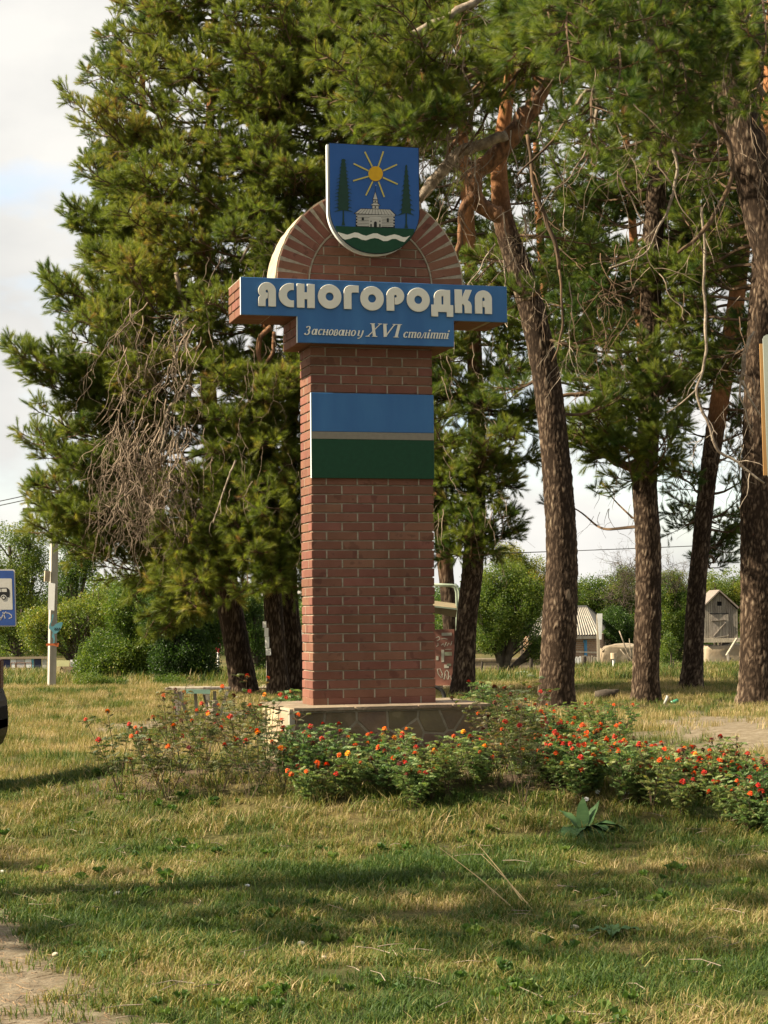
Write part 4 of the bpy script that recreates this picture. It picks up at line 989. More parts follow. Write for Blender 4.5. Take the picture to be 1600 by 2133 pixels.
# ---- middle right pine
T = thing('pine_tree', 'straight pine right of the thick leaning one, with orange side limb at mid height', 'pine tree')
s5, _ = trunk('trunk', [(1348, 1466, 66), (1346, 1400, 56), (1350, 1280, 57), (1350, 1130, 55), (1343, 1000, 54), (1350, 900, 47), (1354, 700, 46), (1360, 500, 46), (1372, 330, 40), (1368, 160, 36), (1360, -60, 30)], 32.4, T, up0=9.5, up1=13, seed=8, step=.027, seg=100)
limb([(1335, 990, 22), (1312, 975, 19), (1278, 956, 17), (1232, 930, 14), (1190, 908, 10), (1150, 880, 7)], 32.1, T, M_limb)
limb([(1340, 838, 17), (1310, 836, 15), (1270, 828, 13), (1225, 820, 11), (1180, 822, 8), (1120, 830, 5)], 32.6, T, M_twig2)
cr = Crown()
tip_boughs(cr, s5, [(1200, 880), (1190, 900), (1230, 870), (1215, 900), (1390, 900), (1400, 870), (1310, 930), (1370, 940), (1280, 800), (1300, 860), (1330, 900), (1320, 830), (1290, 770), (1380, 800), (1400, 740), (1300, 720), (1410, 830), (1350, 860), (1340, 760), (1360, 720), (1260, 880)], 31.3, .7, sec=.55, tint=.34, every=.12, dens=1.5, f0=.25, size=1.05, droop=.1)
tip_boughs(cr, s5, [(1180, 560), (1200, 640), (1230, 700), (1160, 700), (1180, 760), (1200, 780), (1230, 600), (1240, 740), (1250, 500), (1160, 500), (1210, 450), (1280, 420), (1430, 560), (1450, 650), (1420, 480), (1460, 420), (1250, 330), (1200, 350), (1290, 250)], 33.4, .9, sec=.75, tint=.15, every=.15, dens=1.3, f0=.3)
rnd_boughs(cr, s5, zpx(600, 32.4), zpx(-60, 32.4), .17, lambda z: 2.0, az=(.1, math.pi-.1), rise=.05, sec=.7, tint=.16, every=.17, dens=1.2, f0=.2)
tip_boughs(cr, s5, [(1260, 1030), (1150, 1060)], 34, .5, sec=.4, tint=.1, every=.2, dens=.9, f0=.75)
cr.finish(T)
st = [(at(random.uniform(1180, 1440), random.uniform(520, 1000), random.uniform(31, 33.5)), (random.uniform(-.8, .8), random.uniform(-.2, .2), -.8), random.uniform(.4, 1.0)) for _ in range(50)]
dead_sprays(T, st, seed=10, m=M_twig2, rad=.008, wild=.3)
st = [(at(random.uniform(1180, 1330), random.uniform(1010, 1080), 33.6), (random.uniform(-.5, .5), 0, -1), random.uniform(.3, .6)) for _ in range(9)]
dead_sprays(T, st, seed=11, m=M_twig2, rad=.006)

# ---- slim orange-topped pine
T = thing('pine_tree', 'slim pine leaning right between two thicker trunks, orange bark higher up', 'pine tree')
s6, _ = trunk('trunk', [(1440, 1434, 50), (1444, 1370, 44), (1450, 1250, 41), (1460, 1140, 38), (1472, 1020, 38), (1486, 920, 40), (1502, 820, 40), (1512, 760, 40), (1532, 640, 36), (1548, 500, 32), (1560, 300, 26), (1570, 100, 20), (1575, -60, 14)], 37.5, T, up0=4.6, up1=6.0, seed=9, step=.035, seg=72)
cr = Crown()
tip_boughs(cr, s6, [(1430, 980), (1410, 1010), (1445, 1050), (1420, 1060), (1455, 1000), (1540, 1010), (1530, 940), (1500, 1080), (1530, 1060), (1450, 900), (1440, 850), (1540, 860), (1560, 900), (1470, 740), (1430, 790)], 38, .8, sec=.7, tint=.12, every=.14, dens=1.3, f0=.3, droop=.08)
tip_boughs(cr, s6, [(1490, 1150), (1500, 1120), (1530, 1100), (1510, 1135), (1545, 1080)], 38.6, .4, sec=.5, tint=.06, every=.13, dens=1.5, f0=.45)
rnd_boughs(cr, s6, zpx(860, 37.5), zpx(-60, 37.5), .17, lambda z: 2.1, rise=.05, sec=.75, tint=.24, every=.17, dens=1.2, f0=.2)
cr.finish(T)
st = [(at(random.uniform(1400, 1570), random.uniform(600, 1000), random.uniform(36, 37.5)), (random.uniform(-.8, .8), random.uniform(-.2, .2), -.8), random.uniform(.4, 1)) for _ in range(36)]
dead_sprays(T, st, seed=12, m=M_twig2, rad=.008)

# ---- right edge pine
T = thing('pine_tree', 'thick pine trunk at the right edge with brightly lit left flank', 'pine tree')
s7, _ = trunk('trunk', [(1578, 1472, 84), (1578, 1400, 76), (1578, 1250, 72), (1575, 1080, 68), (1578, 900, 62), (1580, 760, 58), (1586, 640, 54), (1592, 520, 48), (1600, 350, 44), (1610, 150, 38), (1615, -60, 30)], 31.4, T, up0=8, up1=10, seed=10, step=.026, seg=104)
cr = Crown()
rnd_boughs(cr, s7, zpx(760, 31.4), zpx(-60, 31.4), .16, lambda z: 1.9, rise=.05, sec=.7, tint=.28, every=.17, dens=1.2, f0=.25, az=(math.pi*.25, math.pi*.95))
cr.finish(T)
limb([(1572, 690, 3), (1562, 705, 7), (1552, 735, 9), (1545, 780, 8), (1542, 792, 7)], 29.8, T, M_dead)
limb([(1542, 790, 5), (1556, 815, 5), (1572, 845, 4), (1590, 870, 3)], 29.8, T, M_dead)
limb([(1542, 790, 4), (1540, 820, 4), (1552, 850, 3), (1560, 880, 3), (1572, 905, 2)], 29.8, T, M_dead)
st = [(at(random.uniform(1500, 1600), random.uniform(560, 960), random.uniform(29.6, 30.6)), (random.uniform(-.8, .8), 0, -.8), random.uniform(.3, .8)) for _ in range(20)]
dead_sprays(T, st, seed=13, m=M_dead, rad=.006)

# ---- near pine at the right: heavy trunk leaning in at the top corner, boughs hanging in front
T = thing('pine_tree', 'near pine leaning in at the top right corner with needle boughs hanging low in front', 'pine tree')
g8 = at(1770, 1540, 23.5)
s8, _ = trunk('trunk', [(1775, 1545, 120), (1768, 1300, 108), (1740, 1000, 104), (1690, 760, 100), (1640, 600, 98), (1600, 470, 94), (1572, 360, 90), (1545, 250, 82), (1512, 150, 74), (1480, 60, 66), (1455, -40, 58), (1440, -140, 48)], 23.5, T, up0=8.5, up1=12, seed=11, step=.028, seg=110)
cr = Crown()
near = [(1300, 190), (1320, 215), (1385, 80), (1360, 95), (1290, 60), (1230, 50), (1180, 100), (1150, 80), (1480, 90), (1500, 160), (1460, 170), (1550, 100), (1580, 120), (1240, 180), (1210, 150), (1370, 205), (1420, 130), (1330, 30), (1260, 10), (1420, 20), (1490, 20), (1560, 40), (1190, 20), (1590, 200), (1520, 230), (1440, 240), (1280, 250), (1350, 300), (1210, 330)]
for px, py in near:
    dd = random.uniform(18.6, 21.5); e = at(px, py, dd); p = at(px+random.uniform(-40, 110), py-random.uniform(150, 260), dd+1.2)
    cr.bough([p, p.lerp(e, .5)+Vector((0, 0, .05)), e], f0=.3, sec=.42, every=.13, tint=random.choice([.16, .22, .27]), size=1.0, up=.3, dens=1.35, droop=.1, r0=.014)
rnd_boughs(cr, s8, zpx(330, 23.5), zpx(-120, 23.5), .17, lambda z: 1.5, az=(.1, math.pi-.1), rise=.1, sec=.6, tint=.16, every=.16, dens=1.3, f0=.2)
cr.finish(T, big=True)
limb([(1330, 0, 6), (1345, 50, 7), (1352, 95, 8), (1366, 140, 8), (1368, 142, 9)], 19.4, T, M_dead)
limb([(1480, -10, 9), (1492, 30, 11), (1508, 60, 12), (1524, 90, 12), (1536, 130, 12), (1548, 155, 12), (1568, 168, 11), (1590, 195, 10), (1620, 230, 9)], 20.2, T, M_dead, wob=.03)
limb([(1205, 215, 8), (1220, 190, 9), (1236, 190, 10), (1242, 215, 9), (1240, 262, 8)], 20.6, T, M_dead)
limb([(1080, 365, 4), (1110, 330, 5), (1150, 290, 6), (1185, 240, 7), (1210, 200, 8)], 20.8, T, M_twig2)
limb([(1475, 245, 9), (1500, 270, 11), (1520, 300, 12), (1524, 350, 10), (1512, 400, 9), (1480, 460, 10), (1450, 500, 9), (1410, 530, 7)], 20.4, T, M_twig2, wob=.03)
limb([(1420, 265, 5), (1400, 300, 6), (1408, 350, 7), (1395, 420, 6), (1370, 480, 5), (1340, 530, 4), (1270, 560, 3)], 20.2, T, M_dead)
limb([(1462, 430, 6), (1470, 520, 6), (1466, 620, 6), (1472, 700, 6), (1462, 770, 6), (1450, 810, 6), (1458, 850, 6), (1480, 890, 6), (1500, 940, 6), (1540, 965, 5), (1590, 1005, 4)], 20.8, T, M_dead, wob=.03)
limb([(1450, 812, 4), (1420, 840, 3), (1390, 860, 2)], 20.8, T, M_dead)
limb([(1165, 560, 5), (1172, 640, 5), (1168, 700, 5), (1150, 752, 3)], 20.6, T, M_twig2)
limb([(1100, 280, 8), (1112, 380, 8), (1130, 440, 9), (1155, 500, 9), (1165, 560, 8)], 21.2, T, M_twig2, wob=.03)
st = [(at(random.uniform(1140, 1590), random.uniform(20, 420), random.uniform(19.5, 21.5)), (random.uniform(-.8, .8), random.uniform(-.2, .2), -1), random.uniform(.5, 1.3)) for _ in range(30)]
dead_sprays(T, st, seed=14, m=M_twig, rad=.0085, wild=.24, kids=.22)
st = [(at(random.uniform(1180, 1560), random.uniform(200, 700), random.uniform(20, 23)), (random.uniform(-.8, .8), random.uniform(-.2, .2), -1), random.uniform(.5, 1.1)) for _ in range(16)]
dead_sprays(T, st, 'dead_twigs', seed=15, m=M_twig2, rad=.008, wild=.26, kids=.25)

# ---- background pines filling the upper right, seen between the trunks
T = thing('pine_tree', 'pine farther back filling the gap between the trunks in the upper right', 'pine tree')
s9, _ = trunk('trunk', [(1352, 1420, 24), (1350, 1200, 22), (1346, 900, 20), (1320, 500, 18), (1290, 100, 12), (1280, -60, 8)], 48, T, up0=3, up1=6, seed=12, step=.12, seg=28)
T.hide_render = False
cr = Crown()
rnd_boughs(cr, s9, zpx(800, 48), zpx(-60, 48), .20, lambda z: 3.1, rise=.08, sec=.9, tint=.2, every=.2, dens=1.1, f0=.25, size=1.1)
cr.finish(T)
T = thing('pine_tree', 'far pine hidden behind the thick leaning pine, filling the gap with needles', 'pine tree')
s10, _ = trunk('trunk', [(1172, 1420, 22), (1168, 1200, 22), (1155, 980, 20), (1140, 700, 18), (1120, 400, 14), (1110, -60, 8)], 46, T, up0=3, up1=6, seed=14, step=.12, seg=28)
cr = Crown()
rnd_boughs(cr, s10, zpx(800, 46), zpx(-60, 46), .27, lambda z: 2.4, rise=.08, sec=.9, tint=.12, every=.18, dens=1.2, f0=.25, size=1.1)
cr.finish(T)

# ---- pine that stands outside the frame on the left and throws the dappled shade over the lawn
T = thing('pine_tree', 'pine standing on the lawn to the left of the view, shading the foreground grass', 'pine tree')
def wtrunk(pts, rads, parent, seed):
    mb = MB(); p2, r2 = catmull(pts, rads, .2); mb.tube(p2, [r*(1+.08*mnoise.noise(p*3)) for p, r in zip(p2, r2)], 20); o = mb.build('trunk', M_bark, parent, sm=True); return p2
ps = wtrunk([(-9.6, 9.7, -.2), (-9.6, 9.8, 3), (-9.4, 9.7, 6), (-9.3, 9.8, 9.5)], [.28, .22, .17, .06], T, 1)
cr = Crown()
rnd_boughs(cr, ps, 3.2, 9.4, .38, lambda z: 2.5-.2*abs(z-6), rise=.1, sec=.9, tint=.35, every=.2, dens=1.1, f0=.2, size=1.3)
cr.finish(T)

for i, (x, y, k, lb) in enumerate(((6.5, -7.0, 1.9, 'unseen pine added behind the viewer to the right to block skylight'), (-5.5, -7.5, 1.8, 'unseen pine added behind the viewer to the left to block skylight'), (.8, -8.5, 2.0, 'unseen pine added straight behind the viewer to block skylight'), (12.5, -3.0, 1.9, 'unseen pine added at the near right to block skylight'), (13.5, 5.0, 1.5, 'unseen pine added farther along the right to block skylight'), (-11.5, -8.5, 1.8, 'unseen pine added at the near left to block skylight'))):
    c = copy_tree(T); c.scale = (k, k, k); c.location = (x+9.6*k, y-9.7*k, 0); c['label'] = lb  # unseen pines added to cut the skylight on the pillar's front
# ------------------------------------------------------------------ broadleaved trees and bushes behind
def leaf_proto(seed, m, n=22, rad=.17, size=.055):
    rg = random.Random(seed); vv, ff, var = [], [], []
    for _ in range(n):
        d = Vector((rg.gauss(0, 1), rg.gauss(0, 1), rg.gauss(0, .8))).normalized(); c = d*rad*rg.uniform(.25, 1)
        ax = (d+Vector((rg.gauss(0, .5), rg.gauss(0, .5), rg.gauss(-.4, .4)))).normalized(); sd = ax.cross(Vector((rg.gauss(0, 1), rg.gauss(0, 1), rg.gauss(0, 1)))).normalized()
        l = size*rg.uniform(.7, 1.25); w_ = l*.33; nn = ax.cross(sd)*l*.08
        b = len(vv); vv += [tuple(c), tuple(c+ax*l*.5+sd*w_+nn), tuple(c+ax*l), tuple(c+ax*l*.5-sd*w_+nn)]; ff += [(b, b+1, b+2), (b, b+2, b+3)]; v = rg.gauss(0, .1); var += [v, v]
    return proto('leaves', vv, ff, m, var)
M_leafb = leafmat('leaf_green', [(0, (.016, .040, .010)), (.35, (.065, .12, .02)), (.65, (.16, .20, .03)), (.85, (.30, .26, .04)), (1, (.42, .26, .04))], transl=.45, rough=.45, spec=.4)
leavesA = [leaf_proto(100+i, M_leafb) for i in range(4)]
M_branch = mat('branch_bark', (.045, .036, .026), (.10, .08, .06), scale=9, rough=.9, bump=.5)
def leafy(name, label, cat, d, blobs, base=None, tint=.4, n=900, size=1, limbs=True, group=None, bare=0, seed=0, tw=8):
    """blobs: (px, py, rx px, ry px); base: (px, py, width px) where the stem meets the ground"""
    rg = random.Random(seed+int(d)); s = d/F_PX
    T = thing(name, label, cat, group=group)
    P, D, S, TI = [], [], [], []; cs = []
    tot = sum(b[2]*b[3] for b in blobs)
    for bx, by, rx, ry in blobs:
        c = at(bx, by, d+rg.uniform(-.4, .4)); ax, az = rx*s, ry*s; ay = ax*.8; cs.append((c, ax, az))
        k = int(n*bx*0+n*rx*ry/tot)
        for _ in range(k):
            v = Vector((rg.gauss(0, 1), rg.gauss(0, 1), rg.gauss(0, 1))).normalized(); r = rg.uniform(.12, 1)**.42
            q = c+Vector((v.x*ax*r, v.y*ay*r, v.z*az*r))
            f = mnoise.noise(q*1.1+Vector((seed, 0, 0)))+.6*mnoise.noise(q*2.6)
            if f < -.18 and rg.random() < .85: continue
            q += v*f*.28*min(1, ax)
            P.append(tuple(q)); D.append((rg.gauss(0, 1), rg.gauss(0, 1), rg.gauss(0, 1))); S.append(size*rg.uniform(.7, 1.3)); TI.append(min(.97, max(.02, tint+.22*f+rg.gauss(0, .06))))
    scatter('leaf_crown', 'leavesA', leavesA, P, dir_rot(D), S, TI, T)
    mb = MB()
    if base:
        bpt = at(base[0], base[1], d); bpt.z = min(bpt.z, ground(bpt.x, bpt.y))-.1; w_ = base[2]*s/2
        for c, ax, az in cs:
            m1 = bpt.lerp(c, .45); m1.x = bpt.x+(c.x-bpt.x)*.25
            mb.tube(catmull([bpt, m1, c+Vector((0, 0, az*.3))], [w_, w_*.6, w_*.15], .3)[0], w_*.5 if False else [w_*(1-i/40) if i < 30 else w_*.25 for i in range(len(catmull([bpt, m1, c+Vector((0, 0, az*.3))], [w_, w_*.6, w_*.15], .3)[0]))], 7)
            for _ in range(tw):
                e = c+Vector((rg.uniform(-1, 1)*ax*.9, rg.uniform(-.5, .5)*ax, rg.uniform(-.7, .95)*az)); st_ = m1.lerp(c, rg.uniform(0, 1)); mid = st_.lerp(e, .5)+Vector((rg.gauss(0, .1), 0, rg.gauss(0, .1)))*ax
                pp = catmull([st_, mid, e], [1, 1, 1], .25)[0]; mb.tube(pp, [max(.004, w_*.28*(1-i/len(pp))) for i in range(len(pp))], 4)
        mb.build('trunk', M_branch, T, sm=True)
    return T
leafy('poplar_tree', 'pale green broadleaf tree at the far left edge behind the bus stop sign', 'tree', 74, [(20, 1160, 60, 80), (70, 1230, 60, 90), (10, 1260, 70, 90), (60, 1140, 45, 50), (20, 1340, 80, 60)], (40, 1390, 12), .50, 2600, 1.25, seed=1)
leafy('poplar_tree', 'darker broadleaf tree just right of the top of the concrete pole', 'tree', 70, [(150, 1150, 36, 60), (170, 1110, 30, 40), (140, 1230, 40, 50), (185, 1170, 24, 40)], (150, 1385, 10), .30, 1200, 1.1, seed=2)
leafy('fruit_tree', 'yellowing fruit tree right of the concrete pole with dark forked stems', 'tree', 56, [(190, 1290, 70, 50), (240, 1250, 60, 50), (130, 1320, 50, 50), (85, 1310, 45, 45), (230, 1330, 70, 50)], (166, 1420, 13), .58, 2600, 1.0, seed=3, tw=14)
leafy('bush', 'large leafy grey green bush left of the table', 'bush', 48, [(240, 1370, 75, 62), (300, 1330, 70, 70), (200, 1400, 50, 30), (330, 1400, 50, 40), (280, 1270, 60, 60)], (270, 1440, 10), .40, 4200, .9, seed=4, tw=16)
leafy('bush', 'very dark green bush behind the table under the large pine', 'bush', 46, [(370, 1350, 60, 80), (410, 1390, 45, 55), (430, 1300, 40, 60), (350, 1280, 50, 50), (390, 1430, 40, 22)], (385, 1440, 10), .10, 3400, .9, seed=5)
leafy('bush', 'low seedling hedge with small glossy leaves at the foot of the grey green bush', 'bush', 43, [(190, 1425, 30, 18), (240, 1435, 40, 20), (290, 1440, 35, 18), (350, 1425, 40, 18)], None, .38, 1100, .6, seed=51)
leafy('bush', 'green bush seen between the two pine trunks left of the pillar', 'bush', 58, [(530, 1300, 36, 60), (540, 1370, 40, 40), (640, 1320, 30, 60), (500, 1260, 40, 50)], (535, 1420, 8), .22, 1800, 1.0, seed=6)
leafy('bush', 'bush behind the grafitti panel right of the pillar', 'bush', 60, [(905, 1330, 35, 50), (925, 1400, 30, 30), (1000, 1250, 40, 60)], (915, 1420, 8), .40, 900, 1.0, seed=7)
leafy('apple_tree', 'round crowned apple tree with forked trunk in the garden right of the pillar', 'tree', 53, [(1050, 1275, 52, 58), (1022, 1318, 36, 42), (1086, 1310, 42, 42), (1050, 1220, 50, 50), (1100, 1250, 36, 50), (1010, 1260, 30, 40), (1120, 1350, 24, 26)], (1048, 1424, 15), .44, 3100, .85, seed=8, tw=14)
leafy('tree', 'tall yellow green tree top showing above the apple tree', 'tree', 88, [(1085, 1180, 36, 36), (1060, 1160, 30, 26), (1110, 1200, 40, 50), (1090, 1230, 50, 50)], (1090, 1400, 8), .66, 1500, 1.2, seed=9)
leafy('bush', 'green trees rising behind the village house roof', 'tree', 96, [(1225, 1235, 40, 40), (1265, 1255, 50, 50), (1300, 1230, 40, 50), (1310, 1300, 40, 50), (1250, 1300, 40, 40), (1160, 1260, 50, 50)], (1275, 1400, 8), .42, 3200, 1.4, seed=10)
leafy('bush', 'dark bush between the house and the clay wall', 'bush', 84, [(1285, 1305, 32, 40), (1310, 1330, 20, 30)], None, .14, 900, 1.1, seed=11)
leafy('tree', 'green trees behind the gap between the middle and slim pine trunks', 'tree', 98, [(1395, 1230, 40, 40), (1420, 1280, 40, 60), (1380, 1330, 30, 50), (1440, 1330, 30, 50), (1400, 1380, 40, 20)], (1400, 1400, 8), .40, 2600, 1.4, seed=12)
leafy('tree', 'light green trees behind the grey wooden shed', 'tree', 100, [(1490, 1225, 40, 34), (1530, 1220, 40, 36), (1560, 1240, 50, 50), (1460, 1260, 30, 40), (1520, 1280, 60, 40), (1600, 1230, 60, 60)], (1500, 1400, 8), .55, 2600, 1.4, seed=13)
leafy('sapling', 'thin young sapling in front of the shed bushes', 'sapling', 58, [(1396, 1335, 14, 20), (1390, 1365, 18, 22), (1404, 1380, 12, 14)], (1399, 1415, 3), .45, 260, .75, seed=14, tw=5)
T = thing('bare_tree', 'half bare wispy tree against the sky between the trunks', 'tree')
st = [(at(1300+random.uniform(-6, 6), 1262, 90), (random.uniform(-.6, .5), 0, 1), random.uniform(.9, 1.5)) for _ in range(12)]
dead_sprays(T, st, 'branches', M_branch, ln=1.9, rad=.022, grav=-.03, wild=.22, kids=.4, seed=21)
P = [tuple(at(1305+random.gauss(0, 22), 1210+random.gauss(0, 22), 90)) for _ in range(120)]
scatter('leaf_crown', 'leavesA', leavesA, P, np.random.rand(120, 3)*6, np.random.uniform(.5, 1, 120), np.random.uniform(.4, .8, 120), T)
T = thing('bare_tree', 'second wispy tree top just right of the middle pine trunk', 'tree')
st = [(at(1400+random.uniform(-12, 12), 1235, 92), (random.uniform(-.5, .5), 0, 1), random.uniform(.6, 1.1)) for _ in range(10)]
dead_sprays(T, st, 'branches', M_branch, ln=1.9, rad=.018, grav=-.03, wild=.22, kids=.4, seed=22)
P = [tuple(at(1395+random.gauss(0, 26), 1190+abs(random.gauss(0, 18)), 92)) for _ in range(150)]
scatter('leaf_crown', 'leavesA', leavesA, P, np.random.rand(150, 3)*6, np.random.uniform(.5, 1.1, 150), np.random.uniform(.4, .8, 150), T)
# far tree line closing the horizon
P, TI = [], []
for _ in range(26000):
    y = random.uniform(118, 150); x = random.uniform(-60, 60); h = 2.6+1.8*mnoise.noise(Vector((x*.09, 3, 0)))+1.0*mnoise.noise(Vector((x*.35, 7, 0)))
    z = -1.3+(h+1.3)*random.random()**.7; P.append((x, y, z)); TI.append(.38+.25*mnoise.noise(Vector((x*.3, z*.6, 2)))+random.gauss(0, .05))
tag(scatter('distant_woods', 'leavesA', leavesA, P, np.random.rand(len(P), 3)*6, np.random.uniform(2.2, 3.8, len(P)), np.clip(TI, .02, .97)), 'distant line of woods closing the view', kind='stuff')

# ------------------------------------------------------------------ village house
M_plaster = mat('old_plaster', (.30, .25, .18), (.20, .165, .12), scale=1.6, rough=.95, bump=.5, bscale=9, c3=(.26, .20, .13))
M_greywood = mat('grey_wood', (.15, .13, .105), (.27, .24, .20), scale=7, rough=.9, bump=.4, stretch=(6, 6, .6), rnd=.16)
M_wood = mat('weathered_wood', (.26, .22, .165), (.40, .35, .27), scale=6, rough=.85, bump=.4, stretch=(5, 5, .8), rnd=.12)
M_darkwood = mat('dark_post', (.035, .028, .022), (.075, .06, .045), scale=6, rough=.9, bump=.5)
M_asb = mat('asbestos_sheet', (.26, .24, .20), (.38, .35, .29), scale=2.2, rough=.95, bump=.3)
M_white = mat('white_paint', (.72, .72, .70), (.6, .6, .58), scale=4, rough=.6)
M_bluep = mat('blue_paint', (.10, .30, .52), (.08, .25, .45), scale=6, rough=.6)
M_glass = mat('window_glass', (.02, .025, .03), (.03, .035, .04), scale=3, rough=.08, spec=.6)
def brickmat(name, a, b_, mo, sc, bw=.5, rh=.15):
    m = bpy.data.materials.new(name); m.use_nodes = True; N = m.node_tree.nodes; L = m.node_tree.links
    t = N.new('ShaderNodeTexBrick'); t.inputs['Color1'].default_value = (*a, 1); t.inputs['Color2'].default_value = (*b_, 1); t.inputs['Mortar'].default_value = (*mo, 1)
    t.inputs['Scale'].default_value = sc; t.inputs['Mortar Size'].default_value = .02; t.inputs['Brick Width'].default_value = bw; t.inputs['Row Height'].default_value = rh
    g = N.new('ShaderNodeTexCoord'); sx = N.new('ShaderNodeSeparateXYZ'); cx = N.new('ShaderNodeCombineXYZ'); ad = N.new('ShaderNodeMath')
    L.new(g.outputs['Object'], sx.inputs[0]); L.new(sx.outputs[0], ad.inputs[0]); L.new(sx.outputs[1], ad.inputs[1]); L.new(ad.outputs[0], cx.inputs[0]); L.new(sx.outputs[2], cx.inputs[1]); L.new(cx.outputs[0], t.inputs[0])
    b = N['Principled BSDF']; b.inputs['Roughness'].default_value = .9; L.new(t.outputs[0], b.inputs['Base Color'])
    bp = N.new('ShaderNodeBump'); bp.inputs['Strength'].default_value = .5; L.new(t.outputs['Fac'], bp.inputs['Height']); bp.invert = True; L.new(bp.outputs[0], b.inputs['Normal']); return m
M_hbrick = brickmat('house_brick', (.30, .17, .09), (.22, .125, .075), (.30, .26, .2), 1.9, .5, .15)
M_wbrick = brickmat('pale_wall_brick', (.36, .29, .20), (.29, .23, .16), (.16, .13, .1), 1.7, .5, .15)
def wall_between(mb, a, b_, z0, z1, th=.25):
    a = Vector((a.x, a.y, 0)); b_ = Vector((b_.x, b_.y, 0)); n = (b_-a).cross(Vector((0, 0, 1))).normalized()*th
    mb.add([a+Vector((0, 0, z0)), b_+Vector((0, 0, z0)), b_+n+Vector((0, 0, z0)), a+n+Vector((0, 0, z0)), a+Vector((0, 0, z1)), b_+Vector((0, 0, z1)), b_+n+Vector((0, 0, z1)), a+n+Vector((0, 0, z1))],
           [(0, 1, 2, 3), (7, 6, 5, 4), (0, 4, 5, 1), (1, 5, 6, 2), (2, 6, 7, 3), (3, 7, 4, 0)])
H = thing('house', 'small brick village house with corrugated grey roof and blue framed window', 'house')
gz = -1.2
C0, C1, C2 = at(1100, 1322, 77), at(1248, 1322, 80), at(1262, 1303, 86)
C3 = C0+(C2-C1)
ez = at(1240, 1322, 80).z
mb = MB()
for a, b_ in ((C0, C1), (C1, C2), (C2, C3), (C3, C0)): wall_between(mb, a, b_, gz, ez, -.25)
mb.build('wall', M_hbrick, H)
Rr_ = at(1221, 1264, 83); Rl = Rr_+(C0-C1)*.62; Rl.z = Rr_.z
def roof_slope(name, e0, e1, r1, r0, n):
    """corrugated sheet between eave e0-e1 and ridge r0-r1"""
    mb = MB(); k = n*6; V = []
    nn = (e1-e0).cross(r0-e0).normalized()
    for j in range(2):
        for i in range(k+1):
            t = i/k; lo_, hi_ = e0.lerp(e1, t), r0.lerp(r1, t); o = nn*(.035*math.sin(2*math.pi*i/6)+(.03 if j else 0))
            V += [lo_+o, hi_+o]
    F = []
    for i in range(k): F.append((2*i, 2*i+1, 2*i+3, 2*i+2))
    mb.add(V[:2*(k+1)], F); return mb.build(name, M_asb, H)
out_ = lambda p, q, k: p+(p-q).normalized()*k
eF0, eF1, eR1 = C0.copy(), C1.copy(), C2.copy()
for e in (eF0, eF1, eR1): e.z = ez+.02
eF1 += (C1-C2).normalized()*.35+(C1-C0).normalized()*.05; eF0 += (C1-C2).normalized()*.35; eR1 += (C2-C1).normalized()*.3+(C1-C0).normalized()*.15; eR1.z = at(1264, 1302, 86).z
roof_slope('roof', eF0, eF1, Rr_, Rl, 26); roof_slope('roof_hip', eF1, eR1, Rr_, Rr_, 8)
MB().tube([Rl, Rr_], .07, 6).build('ridge_cap', M_asb, H); MB().tube([Rr_, eR1], .06, 6).build('ridge_cap', mat('dark_verge', (.07, .065, .06), scale=5), H)
MB().bar(eF0-Vector((0, 0, .1)), eF1-Vector((0, 0, .1)), .05, .12).build('eave_board', M_wood, H)
def win(pxa, pxb, pya, pyb, d):
    a, b_ = at(pxa, pya, d), at(pxb, pyb, d); x0, x1, z0, z1, y = a.x, b_.x, b_.z, a.z, (a.y+b_.y)/2-.03
    f = MB(); t = .12
    for q in ((x0-t, x0, z0-t, z1+t), (x1, x1+t, z0-t, z1+t), (x0, x1, z1, z1+t), (x0, x1, z0-t, z0)): f.box(q[0], q[1], y-.06, y+.03, q[2], q[3])
    fr = f.build('window', M_bluep, H)
    g = MB(); t = .06
    for q in ((x0, x0+t, z0, z1), (x1-t, x1, z0, z1), (x0+t, x1-t, z1-t, z1), (x0+t, x1-t, z0, z0+t), (x0+t, x1-t, z0+(z1-z0)*.62, z0+(z1-z0)*.62+.05), ((x0+x1)/2-.03, (x0+x1)/2+.03, z0+t, z0+(z1-z0)*.62)): g.box(q[0], q[1], y-.03, y+.02, q[2], q[3])
    g.build('sash', M_white, fr); MB().box(x0+t, x1-t, y-.005, y+.01, z0+t, z1-t).build('pane', M_glass, fr)
dfw = 79.4
win(1198, 1217, 1339, 1374, dfw); 

def box_between(name, m, px0, px1, py0, py1, d, th, parent=None, **k):
    a, b_ = at(px0, py0, d), at(px1, py1, d); return MB().box(a.x, b_.x, d, d+th, b_.z, a.z).build(name, m, parent, **k)
# ---- post with a nailed board
T = thing('post', 'tall pale wooden post with a white board nailed near its top', 'post')
g = on_ground(1248, 66)
pp = at(1246.5, 1280, 66); MB().box(g.x-.05, g.x+.05, 66, 66.1, g.z-.2, pp.z).build('pole', M_wood, T)
a, b_ = at(1247, 1278, 65.95), at(1251, 1332, 65.95); MB().add([(a.x-.05, 65.9, a.z), (a.x+.13, 65.9, a.z), (b_.x+.03, 65.9, b_.z), (b_.x-.05, 65.9, b_.z), (a.x-.05, 65.93, a.z), (a.x+.13, 65.93, a.z), (b_.x+.03, 65.93, b_.z), (b_.x-.05, 65.93, b_.z)], [(0, 1, 2, 3), (7, 6, 5, 4), (0, 4, 5, 1), (1, 5, 6, 2), (2, 6, 7, 3), (3, 7, 4, 0)]).build('board', M_white, T)
